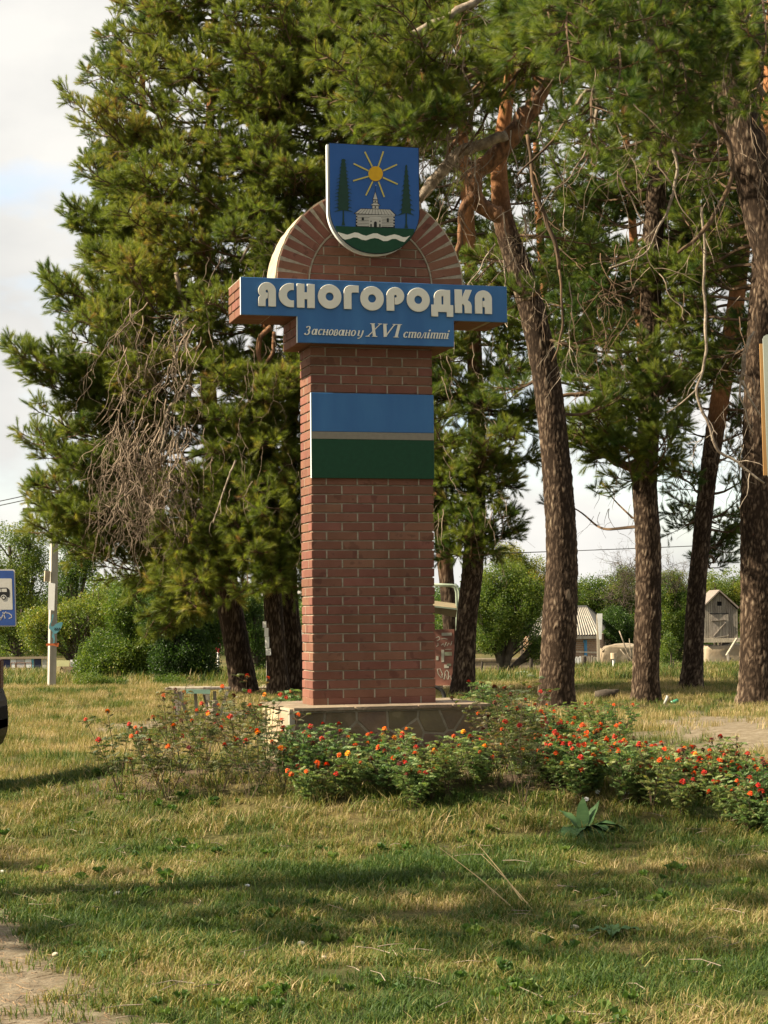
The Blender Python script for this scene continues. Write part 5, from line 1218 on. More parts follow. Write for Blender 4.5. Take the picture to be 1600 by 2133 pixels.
# ---- picket fence
T = thing('picket_fence', 'low wooden picket fence in front of the village house', 'fence')
for i in range(17):
    px = 1192+i*3.3; top = 1366+random.uniform(-2, 3); a = at(px, top, 68); g = on_ground(px, 68)
    MB().prism([(-.032, 0), (.032, 0), (.032, a.z-g.z-.05), (0, a.z-g.z), (-.032, a.z-g.z-.05)], 0, .022).build('picket', M_wood if i > 5 else M_white, T, loc=(a.x, 67.97, g.z), rot=(0, random.gauss(0, .02), 0))
a, b_ = on_ground(1190, 68), on_ground(1248, 68)
for h in (.25, .7): MB().bar((a.x, 68.02, a.z+h), (b_.x, 68.02, b_.z+h), .05, .04).build('rail', M_greywood, T)
for nm, px, pyt, d, w_, lb in (('post', 1217, 1368, 61, 9, 'dark old fence post below the village house window'), ('post', 1106, 1372, 52, 8, 'charred looking post left of the thick leaning pine'), ('post', 1004, 1378, 52, 5, 'thin dark post left of the apple tree trunk')):
    g = on_ground(px, d); a = at(px, pyt, d); r = w_/2*d/F_PX
    o = MB().tube([(g.x+.02, d, g.z-.2), (g.x, d, (g.z+a.z)/2), (a.x+.01, d, a.z)], [r*1.1, r, r*.9], 9).build(nm, M_darkwood, None, bevel=0); tag(o, lb, 'post')
# ---- low pale brick wall
T = thing('brick_wall', 'low pale brick wall behind the apple tree', 'wall')
a, b_ = at(975, 1372, 57), at(1150, 1372, 57)
mb = MB(); wall_between(mb, a, b_, -.7, a.z-.06, -.25); mb.build('wall_body', M_wbrick, T)
mb = MB(); wall_between(mb, a+Vector((0, -.03, 0)), b_+Vector((0, -.03, 0)), a.z-.06, a.z, -.31); mb.build('coping', M_plaster, T)
# ---- cabbages in the garden
M_cab = mat('cabbage_leaf', (.20, .30, .24), (.34, .42, .34), scale=9, rough=.5, spec=.4)
def cabbage(px, py, d, s_, lb):
    rg = random.Random(px); mb = MB(); g = on_ground(px, d)
    for i in range(16):
        a = i*2.4; el = .25+1.1*(i/16); r = s_*(1.15-.6*i/16); dx, dy = math.cos(a), math.sin(a); V = []
        for u in range(4):
            for v in range(-2, 3):
                t = u/3; wv = r*.55*math.sin(math.pi*min(1, t*.75+.15)); x = t*r*math.cos(el); z = t*r*math.sin(el)-.05*t*t*s_+.03*s_*abs(v)
                V.append((dx*x-dy*v/2*wv, dy*x+dx*v/2*wv, z+rg.uniform(-.01, .01)))
        mb.add(V, [(u*5+v, u*5+v+1, u*5+v+6, u*5+v+5) for u in range(3) for v in range(4)])
    o = mb.build('cabbage', M_cab, None, sm=True, loc=(g.x, g.y, g.z)); tag(o, lb, 'cabbage', 'cabbages in the garden'); return o
for i, (px, d, s_, lb) in enumerate(((1074, 50, .30, 'blue green cabbage beside the apple tree trunk'), (1086, 49, .34, 'largest blue green cabbage, midway between apple tree and dark post'), (1098, 50, .30, 'cabbage just left of the charred post'), (1080, 52, .28, 'small cabbage tucked behind the two left ones'),
    (1200, 58, .28, 'cabbage nearest the thick pine, left of the dark fence post'), (1228, 58, .26, 'cabbage just right of the dark fence post'), (1236, 57, .24, 'smallest cabbage, at the foot of the pale tall post'))):
    cabbage(px, 1410, d, s_, lb)
# ---- ruined clay wall, sticks, capped pipe
T = thing('clay_wall', 'crumbling clay wall stump right of the village house', 'wall')
def lumpy(name, x0, x1, y0, y1, z0, z1, m, parent, amp=.06, seed=0, n=18):
    bm = bmesh.new(); bmesh.ops.create_cube(bm, size=1); bmesh.ops.subdivide_edges(bm, edges=bm.edges[:], cuts=n, use_grid_fill=True)
    for v in bm.verts:
        p = Vector(((v.co.x+.5)*(x1-x0)+x0, (v.co.y+.5)*(y1-y0)+y0, (v.co.z+.5)*(z1-z0)+z0)); n1 = Vector((mnoise.noise(p*1.1+Vector((seed, 0, 0))), mnoise.noise(p*1.1+Vector((0, seed, 4))), mnoise.noise(p*1.1+Vector((0, 9, seed)))))
        n2 = mnoise.noise(p*6); e = max(abs(v.co.x), abs(v.co.z))
        v.co = p+n1*amp*2.2+Vector((0, -n2*amp*.4, 0)); 
        if v.co.z > z1-.1: v.co.z -= .5*amp*abs(mnoise.noise(p*3))+max(0, abs((p.x-x0)/(x1-x0)-.5)-.38)*1.3
    me = bpy.data.meshes.new(name); bm.to_mesh(me); bm.free(); me.shade_smooth(); return link(name, me, m, parent)
a, b_ = at(1254, 1343, 66), at(1335, 1400, 66); lumpy('wall_body', a.x, b_.x, 66, 66.8, b_.z-.6, a.z, M_plaster, T, .07, 3)
T = thing('branch_pile', 'bent grey branches leaning on the clay wall', 'branches')
for pts, w_ in (([(1290, 1314), (1298, 1335), (1306, 1358), (1318, 1378), (1326, 1398)], 4), ([(1311, 1330), (1313, 1355), (1318, 1380)], 3), ([(1292, 1352), (1305, 1368), (1318, 1384)], 4), ([(1293, 1383), (1303, 1392), (1312, 1401)], 3.4)):
    P = [at(x, y, 64.5) for x, y in pts]; MB().tube(P, [w_/2*64/F_PX*(.6+.5*i/len(P)) for i in range(len(P))], 6).build('branch', M_dead, T, sm=True)
T = thing('standpipe', 'pale capped pipe standing in an old dark tyre by the clay wall', 'pipe')
g = on_ground(1279, 60)
MB().tube([(g.x, 60, g.z-.05), (g.x, 60, g.z+.38)], .045, 10).build('pipe', M_white, T); MB().tube([(g.x, 60, g.z+.36), (g.x, 60, g.z+.54)], .10, 12).build('cap', mat('cap_wood', (.5, .4, .27)), T)
mb = MB()
for i in range(18):
    a0, a1 = 2*math.pi*i/18, 2*math.pi*(i+1)/18
    for k in range(8):
        p0, p1 = 2*math.pi*k/8, 2*math.pi*(k+1)/8
        q = lambda a, p: (g.x+math.cos(a)*(.2+.06*math.cos(p)), 60+math.sin(a)*(.2+.06*math.cos(p)), g.z+.06+.06*math.sin(p)); mb.add([q(a0, p0), q(a1, p0), q(a1, p1), q(a0, p1)], [(0, 1, 2, 3)])
M_rubber = mat('rubber', (.018, .018, .018), (.035, .034, .032), scale=10, rough=.85)
mb.build('tyre', M_rubber, T, sm=True)
# ---- the grey shed
Sd = thing('shed', 'grey weathered plank shed with steep gable and Z braced door on a plastered cellar wall', 'shed')
dS = 80
def sp(px, py, dy=0): return at(px, py, dS+dy)
apex, el_, er_ = sp(1498, 1232), sp(1464, 1266), sp(1538, 1268)
zb_ = sp(1500, 1338).z; xl, xr = sp(1467, 1300).x, sp(1537, 1300).x
k = 15; xw = (xr-xl)/k
for i in range(k):
    xa, xb = xl+i*xw+.006, xl+(i+1)*xw-.006
    def top_at(x):
        return apex.z-.05-(abs(x-apex.x))*((apex.z-el_.z)/(apex.x-el_.x))
    poly = [(xa, zb_), (xb, zb_), (xb, top_at(xb)), (xa, top_at(xa))]
    if abs((xa+xb)/2-apex.x) < xw*.6:
        zt = sp(1497, 1262).z; z2 = sp(1497, 1253).z
        MB().prism([(xa, zb_), (xb, zb_), (xb, zt), (xa, zt)], dS, dS+.025).build('plank', M_greywood, Sd); MB().prism([(xa, z2), (xb, z2), (xb, top_at(xb)), (xa, top_at(xa))], dS, dS+.025).build('plank', M_greywood, Sd)
    else:
        MB().prism(poly, dS+random.uniform(0, .008), dS+.025).build('plank', M_greywood, Sd)
MB().prism([(xl, zb_), (xr, zb_), (xr, el_.z), (apex.x, apex.z-.1), (xl, el_.z)], dS+.08, dS+.1).build('inside_shade', mat('dark_inside', (.006, .006, .006)), Sd)  # near-black sheet stands in for the shade inside, behind the plank gaps
for a_, b2 in ((el_, apex), (er_, apex)):
    n = Vector((0, 1, 0)); A_, B_ = a_-Vector((0, .15, 0)), b2-Vector((0, .15, 0)); t = Vector((0, 0, .07))
    MB().add([A_, B_, B_+t, A_+t, A_+n*2.6, B_+n*2.6, B_+t+n*2.6, A_+t+n*2.6], [(0, 1, 2, 3), (7, 6, 5, 4), (0, 4, 5, 1), (1, 5, 6, 2), (2, 6, 7, 3), (3, 7, 4, 0)]).build('roof', mat('shed_roof', (.16, .13, .11), (.24, .2, .17)), Sd)
for xs in (xl, xr): MB().box(xs-.01, xs+.01, dS+.03, dS+2.4, zb_, el_.z-.02).build('side_wall', M_greywood, Sd)
dr = thing('door', None, None); dr.parent = Sd; del_ = dr
x0_, x1_ = sp(1478, 1300).x, sp(1518, 1300).x; zt = sp(1500, 1279).z
for i in range(6):
    xa = x0_+(x1_-x0_)*i/6; MB().box(xa+.005, xa+(x1_-x0_)/6-.005, dS-.035, dS-.012, zb_+.02, zt-random.uniform(0, .03)).build('plank', M_greywood, dr)
for (ax_, ay_, bx_, by_) in ((1482, 1293, 1512, 1291), (1484, 1329, 1518, 1324), (1486, 1326, 1512, 1296)):
    p, q = sp(ax_, ay_, -.05), sp(bx_, by_, -.05); MB().bar(p, q, .03, .075, up=(0, 1, 0)).build('brace', M_greywood, dr)
MB().box(x0_, x1_, dS-.02, dS-.01, zt+.0, zt+.03).build('door_gap_shade', M_black, Sd)  # black strip paints the shade in the gap above the door
MB().box(xl-.08, xr+.08, dS-.2, dS+.1, sp(0, 1343).z-.02, zb_).build('sill_beam', M_wood, Sd)
lumpy('cellar_wall', sp(1446, 0).x, xr+.6, dS-.12, dS+2.4, -2.6, sp(1500, 1344).z, M_plaster, Sd, .05, 8, 12)
T = thing('leaning_pole', 'pale pole leaning against the cellar wall of the shed', 'pole')
MB().bar(at(1535, 1330, 78.5), at(1513, 1366, 78), .07, .07).build('pole', M_wood, T)
for i, (px, a_, b2) in enumerate(((1516, 1362, 1396), (1522, 1370, 1398), (1528, 1374, 1398))): MB().bar(at(px, a_, 78), at(px+3, b2, 77.8), .10 if i == 0 else .05, .08).build('stake', M_greywood, T)
# ---- fallen root, litter
T = thing('fallen_log', 'dark split root lying in the dry grass between the pine trunks', 'log')
d_ = 33.5; MB().tube([at(1240, 1448, d_), at(1262, 1446, d_), at(1278, 1444, d_), at(1290, 1437, d_)], [.07, .09, .07, .015], 8).build('log', M_darkwood, T, sm=True)
MB().tube([at(1270, 1444, d_), at(1283, 1452, d_), at(1288, 1455, d_)], [.06, .04, .01], 7).build('root', M_darkwood, T, sm=True)
g = on_ground(1386, 31.2)
M_sgw2 = mat('dull_plastic', (.42, .41, .38), (.34, .33, .30), scale=9, rough=.6)
T = thing('plastic_bottle', 'crumpled white and green litter at the foot of the middle pine', 'litter', (g.x, 31.2, g.z+.05))
MB().tube([(-.02, 0, -.03), (.0, 0, .03), (.03, 0, .09), (.02, 0, .12)], [.03, .022, .026, .008], 7).build('bag', M_sgw2, T, sm=True); MB().tube([(.08, 0, 0), (.17, .02, .02), (.2, .02, .05)], [.03, .035, .02], 8).build('bottle', mat('green_plastic', (.06, .25, .14), rough=.3), T, sm=True)

# ------------------------------------------------------------------ bus shelter behind the pillar
dB = 39.5
B = thing('bus_shelter', 'bus shelter behind the brick pillar with pale canopy and graffiti covered side panel', 'bus shelter')
M_pipe = mat('pale_green_pipe', (.30, .36, .28), (.24, .29, .22), scale=5, rough=.55)
M_canopy = mat('canopy_sheet', (.78, .77, .72), (.68, .67, .62), scale=3, rough=.55)
g = on_ground(955, dB)
P = [at(900, 1217, dB), at(944, 1219, dB), at(952, 1222, dB), at(956, 1232, dB), at(957, 1262, dB), Vector((at(957, 1400, dB).x, dB, g.z-.1))]
MB().tube(P, .026, 8).build('frame_pipe', M_pipe, B, sm=True)
P = [p+Vector((0, 1.4, 0)) for p in P]; MB().tube(P, .026, 8).build('frame_pipe', M_pipe, B, sm=True)
a = at(556, 1240, dB-.4); b_ = at(900, 1217, dB)
for dy in (0, 1.4): MB().tube([Vector((a.x, dB+dy, b_.z-.02)), Vector((b_.x, dB+dy, b_.z))], .026, 8).build('frame_pipe', M_pipe, B)
# wavy canopy edge at the left end
x0_, x1_ = at(543, 1230, dB).x, at(640, 1230, dB).x; z0_, z1_ = at(600, 1241, dB).z, at(600, 1216, dB).z
V = []; k = 60
for i in range(k+1):
    x = x0_+(x1_-x0_)*i/k; s_ = abs(math.sin(math.pi*i/k*5)); V += [(x, dB-.30-.03*s_, z0_+.05*(1-s_)), (x, dB-.1+.02*s_, z1_), (x, dB+1.6, z1_+.05)]
mb = MB(); mb.add(V, [(3*i+j, 3*i+j+1, 3*i+j+4, 3*i+j+3) for i in range(k) for j in range(2)]); mb.build('canopy', M_canopy, B)
V = [at(895, 1262, dB), at(952, 1268, dB), at(950, 1286, dB+.05), at(895, 1276, dB+.05), at(895, 1250, dB+1.2), at(948, 1257, dB+1.2)]
MB().add([V[0], V[1], V[2], V[3]], [(0, 1, 2, 3)]).add([V[0], V[1], V[5], V[4]], [(0, 1, 2, 3)]).build('bench_roof', mat('ochre_sheet', (.26, .21, .12), (.22, .17, .10)), B)
MB().bar(at(895, 1262, dB-.03), at(954, 1269, dB-.03), .03, .03).build('frame_pipe', M_pipe, B)
# panel with scrawls
x0_, x1_ = at(880, 1300, dB).x, at(946, 1300, dB).x; z1_ = at(920, 1311, dB).z; z0_ = at(920, 1428, dB).z
pn = MB().box(x0_, x1_, dB-.04, dB-.01, z0_, z1_).build('panel', mat('brown_panel', (.26, .115, .085), (.20, .09, .065), scale=3, rough=.6), B)
M_scr = mat('white_scrawl', (.55, .52, .42), (.42, .42, .34), scale=12, rough=.7); M_scr2 = mat('green_scrap', (.35, .42, .28), (.3, .3, .2), scale=12)
def pstroke(pts, wpx, m, nm='scrawl'):
    q = [at(x, y, dB-.042) for x, y in pts]; pp = stroke([(p.x, p.z) for p in q], wpx*dB/F_PX)
    o = shape(nm, [pp], .002, m, pn); o.location = (0, dB-.0415-.0005*random.random(), 0)
def zz(x, y): return (880+x/7.62, 1200+y/7.62)
for pts, w_ in (([(235, 1470), (250, 1550), (300, 1620), (320, 1560), (280, 1470), (240, 1480)], 1.6), ([(350, 1640), (360, 1520), (390, 1490), (415, 1530), (410, 1640)], 1.7), ([(300, 1560), (340, 1640), (370, 1560), (395, 1640), (440, 1580), (460, 1640)], 1.5),
                ([(215, 980), (260, 960), (280, 1000), (230, 1030)], 1.6), ([(220, 1120), (250, 1100), (245, 1060)], 1.4), ([(300, 1100), (330, 1070), (350, 1120), (380, 1050)], 1.8), ([(390, 1110), (420, 1060), (450, 1100), (470, 1030)], 1.5), ([(360, 1165), (465, 1160)], 1), ([(300, 1000), (340, 990), (400, 1000)], 1.3)):
    pstroke([zz(*p) for p in pts], w_, M_scr)
def ppatch(x0, y0, x1, y1, m):
    a, b_ = at(*zz(x0, y0), dB-.042), at(*zz(x1, y1), dB-.042); MB().box(a.x, b_.x, dB-.045, dB-.041, b_.z, a.z).build('paper_scrap', m, pn)
ppatch(305, 900, 465, 945, M_scr); ppatch(300, 1170, 345, 1365, M_scr); ppatch(350, 1205, 468, 1262, M_scr2); ppatch(215, 1270, 255, 1335, M_scr); ppatch(390, 1390, 455, 1425, M_scr2); ppatch(345, 1405, 420, 1460, M_scr)
MB().box(x0_-3.4, x1_+.02, dB-.3, dB+1.6, z0_-.35, z0_).build('concrete_step', mat('pale_concrete', (.52, .44, .34), (.42, .36, .28), scale=3, rough=.9), B)
MB().box(x0_-3.3, x0_-2.2, dB+1.45, dB+1.5, z0_, z1_).build('rear_panel', M_canopy, B)
T = thing('old_tyre', 'old dark tyre half buried by the shelter step right of the pillar', 'tyre')
c = at(903, 1454, 33); mb = MB(); pts = [c+Vector((math.cos(a)*.19, 0, math.sin(a)*.19)) for a in [math.pi*i/14 for i in range(-2, 17)]]; mb.tube(pts, .035, 8).build('tyre_arc', M_rubber, T, sm=True)
MB().bar(at(890, 1431, 33), at(923, 1431, 33), .04, .045).build('plank', M_darkwood, T)
# ------------------------------------------------------------------ left side: pole, signs, yard fence
M_conc = mat('pole_concrete', (.44, .42, .37), (.34, .32, .28), scale=5, rough=.9, bump=.3, stretch=(1, 1, .3))
M_wh = mat('bright_white', (.80, .80, .78), (.74, .74, .72), scale=5, rough=.55)
T = thing('utility_pole', 'square concrete utility pole at the left with wires leaving its top', 'utility pole')
dP = 42
g = on_ground(108, dP); b0 = at(107.5, 1436, dP); t0 = at(114, 1060, dP); ta = b0+(t0-b0)*1.06
ax_ = (ta-b0).normalized(); wv = .155
def pole_box(name, m, s0, s1, x0, x1, y0, y1, par=T):
    P0, P1 = b0+(ta-b0)*s0, b0+(ta-b0)*s1; rot = R(25); X = Vector((math.cos(rot), math.sin(rot), 0)); Y = Vector((-math.sin(rot), math.cos(rot), 0))
    V = [p+X*x+Y*y for p in (P0, P1) for x, y in ((x0, y0), (x1, y0), (x1, y1), (x0, y1))]
    return MB().add(V, [(3, 2, 1, 0), (4, 5, 6, 7), (0, 1, 5, 4), (1, 2, 6, 5), (2, 3, 7, 6), (3, 0, 4, 7)]).build(name, m, par, bevel=.006)
pole_box('pole', M_conc, -.06, 1, -wv/2, wv/2, -wv/2, wv/2)
tp = ta
cr_ = MB().bar(tp+Vector((-.7, 0, -.25)), tp+Vector((.7, 0, -.25)), .08, .08).build('cross_arm', M_greywood, T)
for dx in (-.6, .6): MB().tube([tp+Vector((dx, 0, -.22)), tp+Vector((dx, 0, -.05))], [.03, .045], 8).build('insulator', M_wh, T)
def on_pole(py): return b0+(t0-b0)*((1436-py)/(1436-1060.))
# things fixed to the pole
a = on_pole(1201); MB().box(-.085, .03, -.05, .05, -.115, .115).build('meter_box', mat('box_wood', (.46, .38, .27)), T, loc=a+Vector((-.09, -.13, 0)), rot=(0, R(3), R(20)))
def cut(name, poly_px, d, th, m, par, lb=None):
    q = [at(x, y, d) for x, y in poly_px]; c = sum(q, Vector())/len(q)
    o = shape(name, [[(p.x-c.x, p.z-c.z) for p in q]], th, m, par); o.location = (c.x, d, c.z); return o
o = cut('paper_notice', [(101, 1213), (115, 1216), (113, 1272), (100, 1270)], dP-.2, .006, M_wh, None); tag(o, 'long white paper notice strapped to the concrete pole', 'notice')
def zb(x, y): return (80+x/7.9, 1180+y/7.9)
M_teal = mat('teal_board', (.10, .28, .33), (.08, .23, .28), scale=12, rough=.6)
heron = thing('bird_cutout', 'teal painted wading bird cut from board, on the concrete pole', 'cutout')
cut('body', [zb(*p) for p in [(245, 780), (222, 800), (225, 850), (205, 900), (180, 950), (172, 1000), (180, 1035), (215, 1050), (240, 1090), (250, 1110), (300, 1100), (345, 1060), (375, 1010), (395, 955), (398, 925), (375, 915), (330, 925), (280, 950), (245, 985), (215, 990), (200, 975), (210, 930), (235, 870), (250, 820)]], dP-.24, .012, M_teal, heron)
cut('leg', [zb(*p) for p in [(232, 1100), (222, 1160), (240, 1180), (250, 1230), (238, 1262), (262, 1262), (272, 1190), (258, 1110)]], dP-.24, .01, M_teal, heron)
for i, x in enumerate((268, 302, 338)): cut('wing_mark', [zb(*p) for p in [(x, 1000), (x+14, 1020), (x+4, 1048), (x-14, 1042), (x-2, 1030)]], dP-.25, .003, M_black, heron)
o = cut('orange_band', [zb(*p) for p in [(120, 1280), (160, 1262), (210, 1270), (300, 1258), (340, 1262), (325, 1325), (260, 1305), (200, 1300), (140, 1312)]], dP-.23, .008, mat('orange_board', (.50, .13, .04), (.42, .11, .04), scale=10), None); tag(o, 'flat orange board under the teal bird on the pole', 'board')
# wires
M_wire = mat('wire', (.03, .03, .03), scale=5)
def wire(a, b_, sag, lb):
    pts = [a.lerp(b_, i/24)-Vector((0, 0, sag*4*(i/24)*(1-i/24))) for i in range(25)]; o = MB().tube(pts, .012, 4).build('wire', M_wire); tag(o, lb, 'wire', 'overhead wires')
q = at(-220, 1085, 60); q2 = at(-220, 1076, 60)
wire(q, at(120, 1025, dP+4), .1, 'lower overhead wire leaving the left edge toward the pine'); wire(q2, at(120, 1016, dP+4), .1, 'upper overhead wire leaving the left edge toward the pine')
wire(at(620, 1160, 62), at(1800, 1118, 62), .12, 'upper overhead wire crossing the sky between the right trunks'); wire(at(620, 1166, 62), at(1800, 1121, 62), .05, 'lower thin overhead wire crossing the sky between the right trunks')
# ---- bus stop sign at the left edge
Sg = thing('bus_stop_sign', 'blue bus stop sign with black bus on a white square, cut by the left edge', 'road sign')
dG = 30
def sg(px, py, k=0): p = at(px, py, dG); return (p.x, p.z)
def rrect(x0, y0, x1, y1, r, sl=0):
    pts = []
    for cx_, cy_, a0 in ((x1-r, y0+r, -90), (x1-r, y1-r, 0), (x0+r, y1-r, 90), (x0+r, y0+r, 180)):
        pts += [(cx_+r*math.cos(R(a0+15*i)), cy_+r*math.sin(R(a0+15*i))) for i in range(7)]
    return pts
def sgn(name, pts, layer, m):
    o = shape(name, [[sg(x, y) for x, y in pts]], .003 if layer else .02, m, Sg); o.location = (0, dG-(.013+.002*layer if layer else 0), 0); return o
M_sgb = mat('sign_blue', (.030, .075, .26), (.026, .065, .23), scale=8, rough=.4); M_sgw = mat('sign_white', (.50, .48, .44), (.44, .43, .39), scale=8, rough=.5)
sl_ = lambda pts: [(x+(y-1187)*.028, y+(0)) for x, y in pts]
sgn('sign_board', sl_(rrect(-62, 1186, 31, 1305, 4)), 0, M_sgw); sgn('blue_field', sl_(rrect(-60, 1188.5, 29, 1303, 3)), 1, M_sgb); sgn('white_square', sl_(rrect(-50, 1205, 24.5, 1270, 2)), 2, M_sgw)
sgn('bus_body', sl_([(-40, 1225), (14, 1224), (18.5, 1228), (19.5, 1236), (18.5, 1244), (-42, 1246), (-42, 1232)]), 3, M_black)
for xa, xb in ((2.5, 13), (-11, .5), (-25, -13)): sgn('bus_window', sl_([(xa, 1226.5), (xb, 1226), (xb+.8, 1233), (xa, 1233)]), 4, M_sgw)
for cx_ in (6.5, -28):
    for j, (r_, m_) in enumerate(((6.2, M_sgw), (4.6, M_black), (2.5, M_sgw))): sgn('bus_wheel', sl_([(cx_+r_*math.cos(R(a)), 1245+r_*math.sin(R(a))) for a in range(0, 360, 24)]), 4+j, m_)
M_scr3 = mat('scratched_letters', (.40, .38, .38), (.34, .33, .34), scale=14)
def zg(x, y): return (x/11.85, 1150+y/11.85)
for pts in ([(0, 1600), (40, 1660)], [(75, 1480), (135, 1640)], [(155, 1470), (70, 1560), (20, 1680)], [(160, 1500), (230, 1510), (290, 1560), (295, 1610), (220, 1640)], [(0, 1440), (40, 1440)]):
    pp = stroke([zg(*p) for p in pts], 2.0); sgn('scrawl', pp, 2, M_scr3)
g = on_ground(-14, dG); pz = at(-14, 1186, dG); MB().tube([(g.x, dG+.04, g.z-.1), (pz.x, dG+.04, pz.z+.1)], .03, 10).build('post', M_conc, Sg)
# ---- red road sign far off
T = thing('road_sign', 'small red sign on a thin pole left of the big pine trunk', 'road sign')
d_ = 62; g = on_ground(454.5, d_); MB().tube([(g.x, d_, g.z), at(454, 1330, d_)], .035, 8).build('post', M_wh, T)
cut('red_plate', [(449, 1350), (451, 1358), (457, 1360), (460, 1352), (460, 1332), (456, 1326), (451, 1328), (452, 1345)], d_-.06, .02, mat('sign_red', (.32, .025, .03), (.27, .02, .025), scale=6, rough=.5), T)
cut('white_bar', [(455, 1338), (458, 1338), (457.5, 1350), (455, 1350)], d_-.08, .01, M_sgw, T)
# ---- paper notices on the twin pine
for i, (x, y, w_, h, lb) in enumerate(((551, 1301, 10, 13, 'topmost paper sheet on the twin pine trunk'), (555, 1317, 11, 18, 'second paper sheet from the top on the twin pine trunk'), (556.5, 1338, 11, 23, 'longest paper sheet, third down on the twin pine trunk'), (559, 1358, 14, 14, 'lowest paper sheet with small print on the twin pine trunk'))):
    a = at(x, y, 35.62); s_ = 35.6/F_PX
    o = MB().box(-w_*s_/2, w_*s_/2, -.002, .002, -h*s_/2, h*s_/2).build('paper_notice', M_wh, None, loc=a, rot=(0, random.gauss(0, .03), R(-38))); tag(o, lb, 'notice', 'papers pinned to the twin pine')
    if i == 3:
        for k in range(3): MB().box(.012, .04, -.0035, -.0022, .02-k*.022, .03-k*.022).build('print', M_black, o)
# ---- yard fence and gate far left
T = thing('yard_fence', 'white yard fence with dark blue and teal gate panels at the far left', 'fence')
dF = 72
for nm, x0, x1, m_ in (('panel', -30, 2, M_wh), ('dark_panel', 3, 21, mat('navy', (.03, .035, .09))), ('panel', 22, 33, M_wh), ('panel', 34.5, 51, mat('pale_pink', (.55, .50, .48))), ('panel', 52.5, 65, M_wh), ('gate_post', 66, 70, mat('teal_post', (.12, .36, .45))), ('dark_panel', 71, 86, mat('navy2', (.035, .04, .075))), ('panel', 88, 97, mat('cream_panel', (.5, .48, .4)))):
    a, b_ = at(x0, 1372, dF), at(x1, 1414, dF); MB().box(a.x, b_.x, dF, dF+.05, b_.z-.3, a.z+random.uniform(-.03, .03)).build(nm, m_, T)
a, b_ = at(-30, 1368, dF), at(105, 1372, dF); MB().box(a.x, b_.x, dF-.05, dF+.1, b_.z, a.z-.02).build('top_rail', M_plaster, T)
T = thing('mesh_gate', 'rusty tube framed wire gate in front of the white yard fence', 'gate'); M_rust = mat('rust', (.16, .09, .06))
dM = 66
for x0, x1 in ((23, 32), (34, 52), (53, 66)):
    for p, q in (((x0, 1381), (x1, 1381)), ((x0, 1392), (x1, 1392)), ((x0, 1381), (x0, 1412)), ((x1, 1381), (x1, 1412))): MB().tube([at(*p, dM), at(*q, dM)], .018, 6).build('frame_tube', M_rust, T)
# ---- flagstone garden wall with a painted board
T = thing('stone_wall', 'low garden wall faced with yellow flagstones right of the concrete pole', 'wall')
dW = 55; a, b_ = at(117, 1378, dW), at(205, 1425, dW)
MB().box(a.x, b_.x, dW, dW+.3, b_.z-.3, a.z-.02).build('wall_body', M_plaster, T)
M_ys = mat('yellow_flagstone', (.46, .36, .19), (.58, .48, .29), scale=4, rough=.85, rnd=.15)
def zs(x, y): return (80+x/7.9, 1180+y/7.9)
for poly in ([(300, 1650), (370, 1650), (350, 1740), (300, 1760)], [(300, 1770), (340, 1765), (335, 1830), (300, 1840)], [(345, 1800), (385, 1800), (380, 1845), (340, 1840)], [(300, 1855), (385, 1852), (380, 1950), (305, 1945)],
             [(375, 1700), (430, 1670), (440, 1700), (480, 1690), (520, 1690), (540, 1720), (560, 1760), (545, 1840), (470, 1880), (400, 1870), (360, 1780)], [(550, 1700), (620, 1690), (640, 1780), (590, 1800)], [(560, 1850), (640, 1840), (650, 1900), (570, 1910)]):
    q = [at(*zs(*p), dW-.02) for p in poly]; cut('stone', [zs(*p) for p in poly], dW-.02, .05, M_ys, T)
o = cut('painted_board', [zs(*p) for p in [(300, 1545), (515, 1545), (505, 1645), (300, 1645)]], dW-.08, .02, mat('pale_yellow_board', (.62, .60, .32), (.55, .54, .28), scale=5), None); tag(o, 'pale yellow painted board on the stone garden wall', 'board')
for i in range(7): x = 320+i*25; cut('lettering', [zs(*p) for p in [(x, 1570), (x+13, 1566), (x+15, 1600), (x+2, 1604)]], dW-.092, .002, mat('faded_green', (.2, .25, .14)), o)
MB().box(at(145, 0, dW).x, at(160, 0, dW).x, dW-.06, dW-.01, at(0, 1390, dW).z, at(0, 1376, dW).z).build('cap_block', M_wh, T)
# ---- rough plank table
Tb = thing('plank_table', 'rough low plank table on crossed legs left of the pillar', 'table')
dT = 28.2
gT = on_ground(410, dT)
zt = at(410, 1434, dT).z
for i, (xa, ya, xb, yb, w_, m_) in enumerate(((345, 1433, 425, 1435, .16, M_wood), (388, 1433, 480, 1438, .15, M_greywood), (352, 1431, 440, 1433, .15, M_wood), (360, 1430, 470, 1434, .12, M_wood))):
    p, q = at(xa, ya, dT-.25+i*.2), at(xb, yb, dT-.25+i*.2); p.z = q.z = zt+random.uniform(-.008, .02)
    MB().bar(p, q, w_, .035).build('plank', m_, Tb, bevel=.004)
p, q = at(388, 1440, dT-.36), at(438, 1441, dT-.36); MB().bar(p, q, .02, .06).build('green_board', mat('faded_green_paint', (.20, .33, .25), (.16, .26, .2), scale=8, rough=.7), Tb)
for xa, xb in ((366, 369), (372, 396), (378, 367), (407, 410), (433, 436), (447, 449), (424, 440), (474, 452), (430, 440)):
    t_ = at(xa, 1440, dT-.1+random.uniform(-.2, .2)); b_ = on_ground(xb, t_.y, -.04); MB().bar(t_, b_, .035, .045).build('leg', M_greywood, Tb)
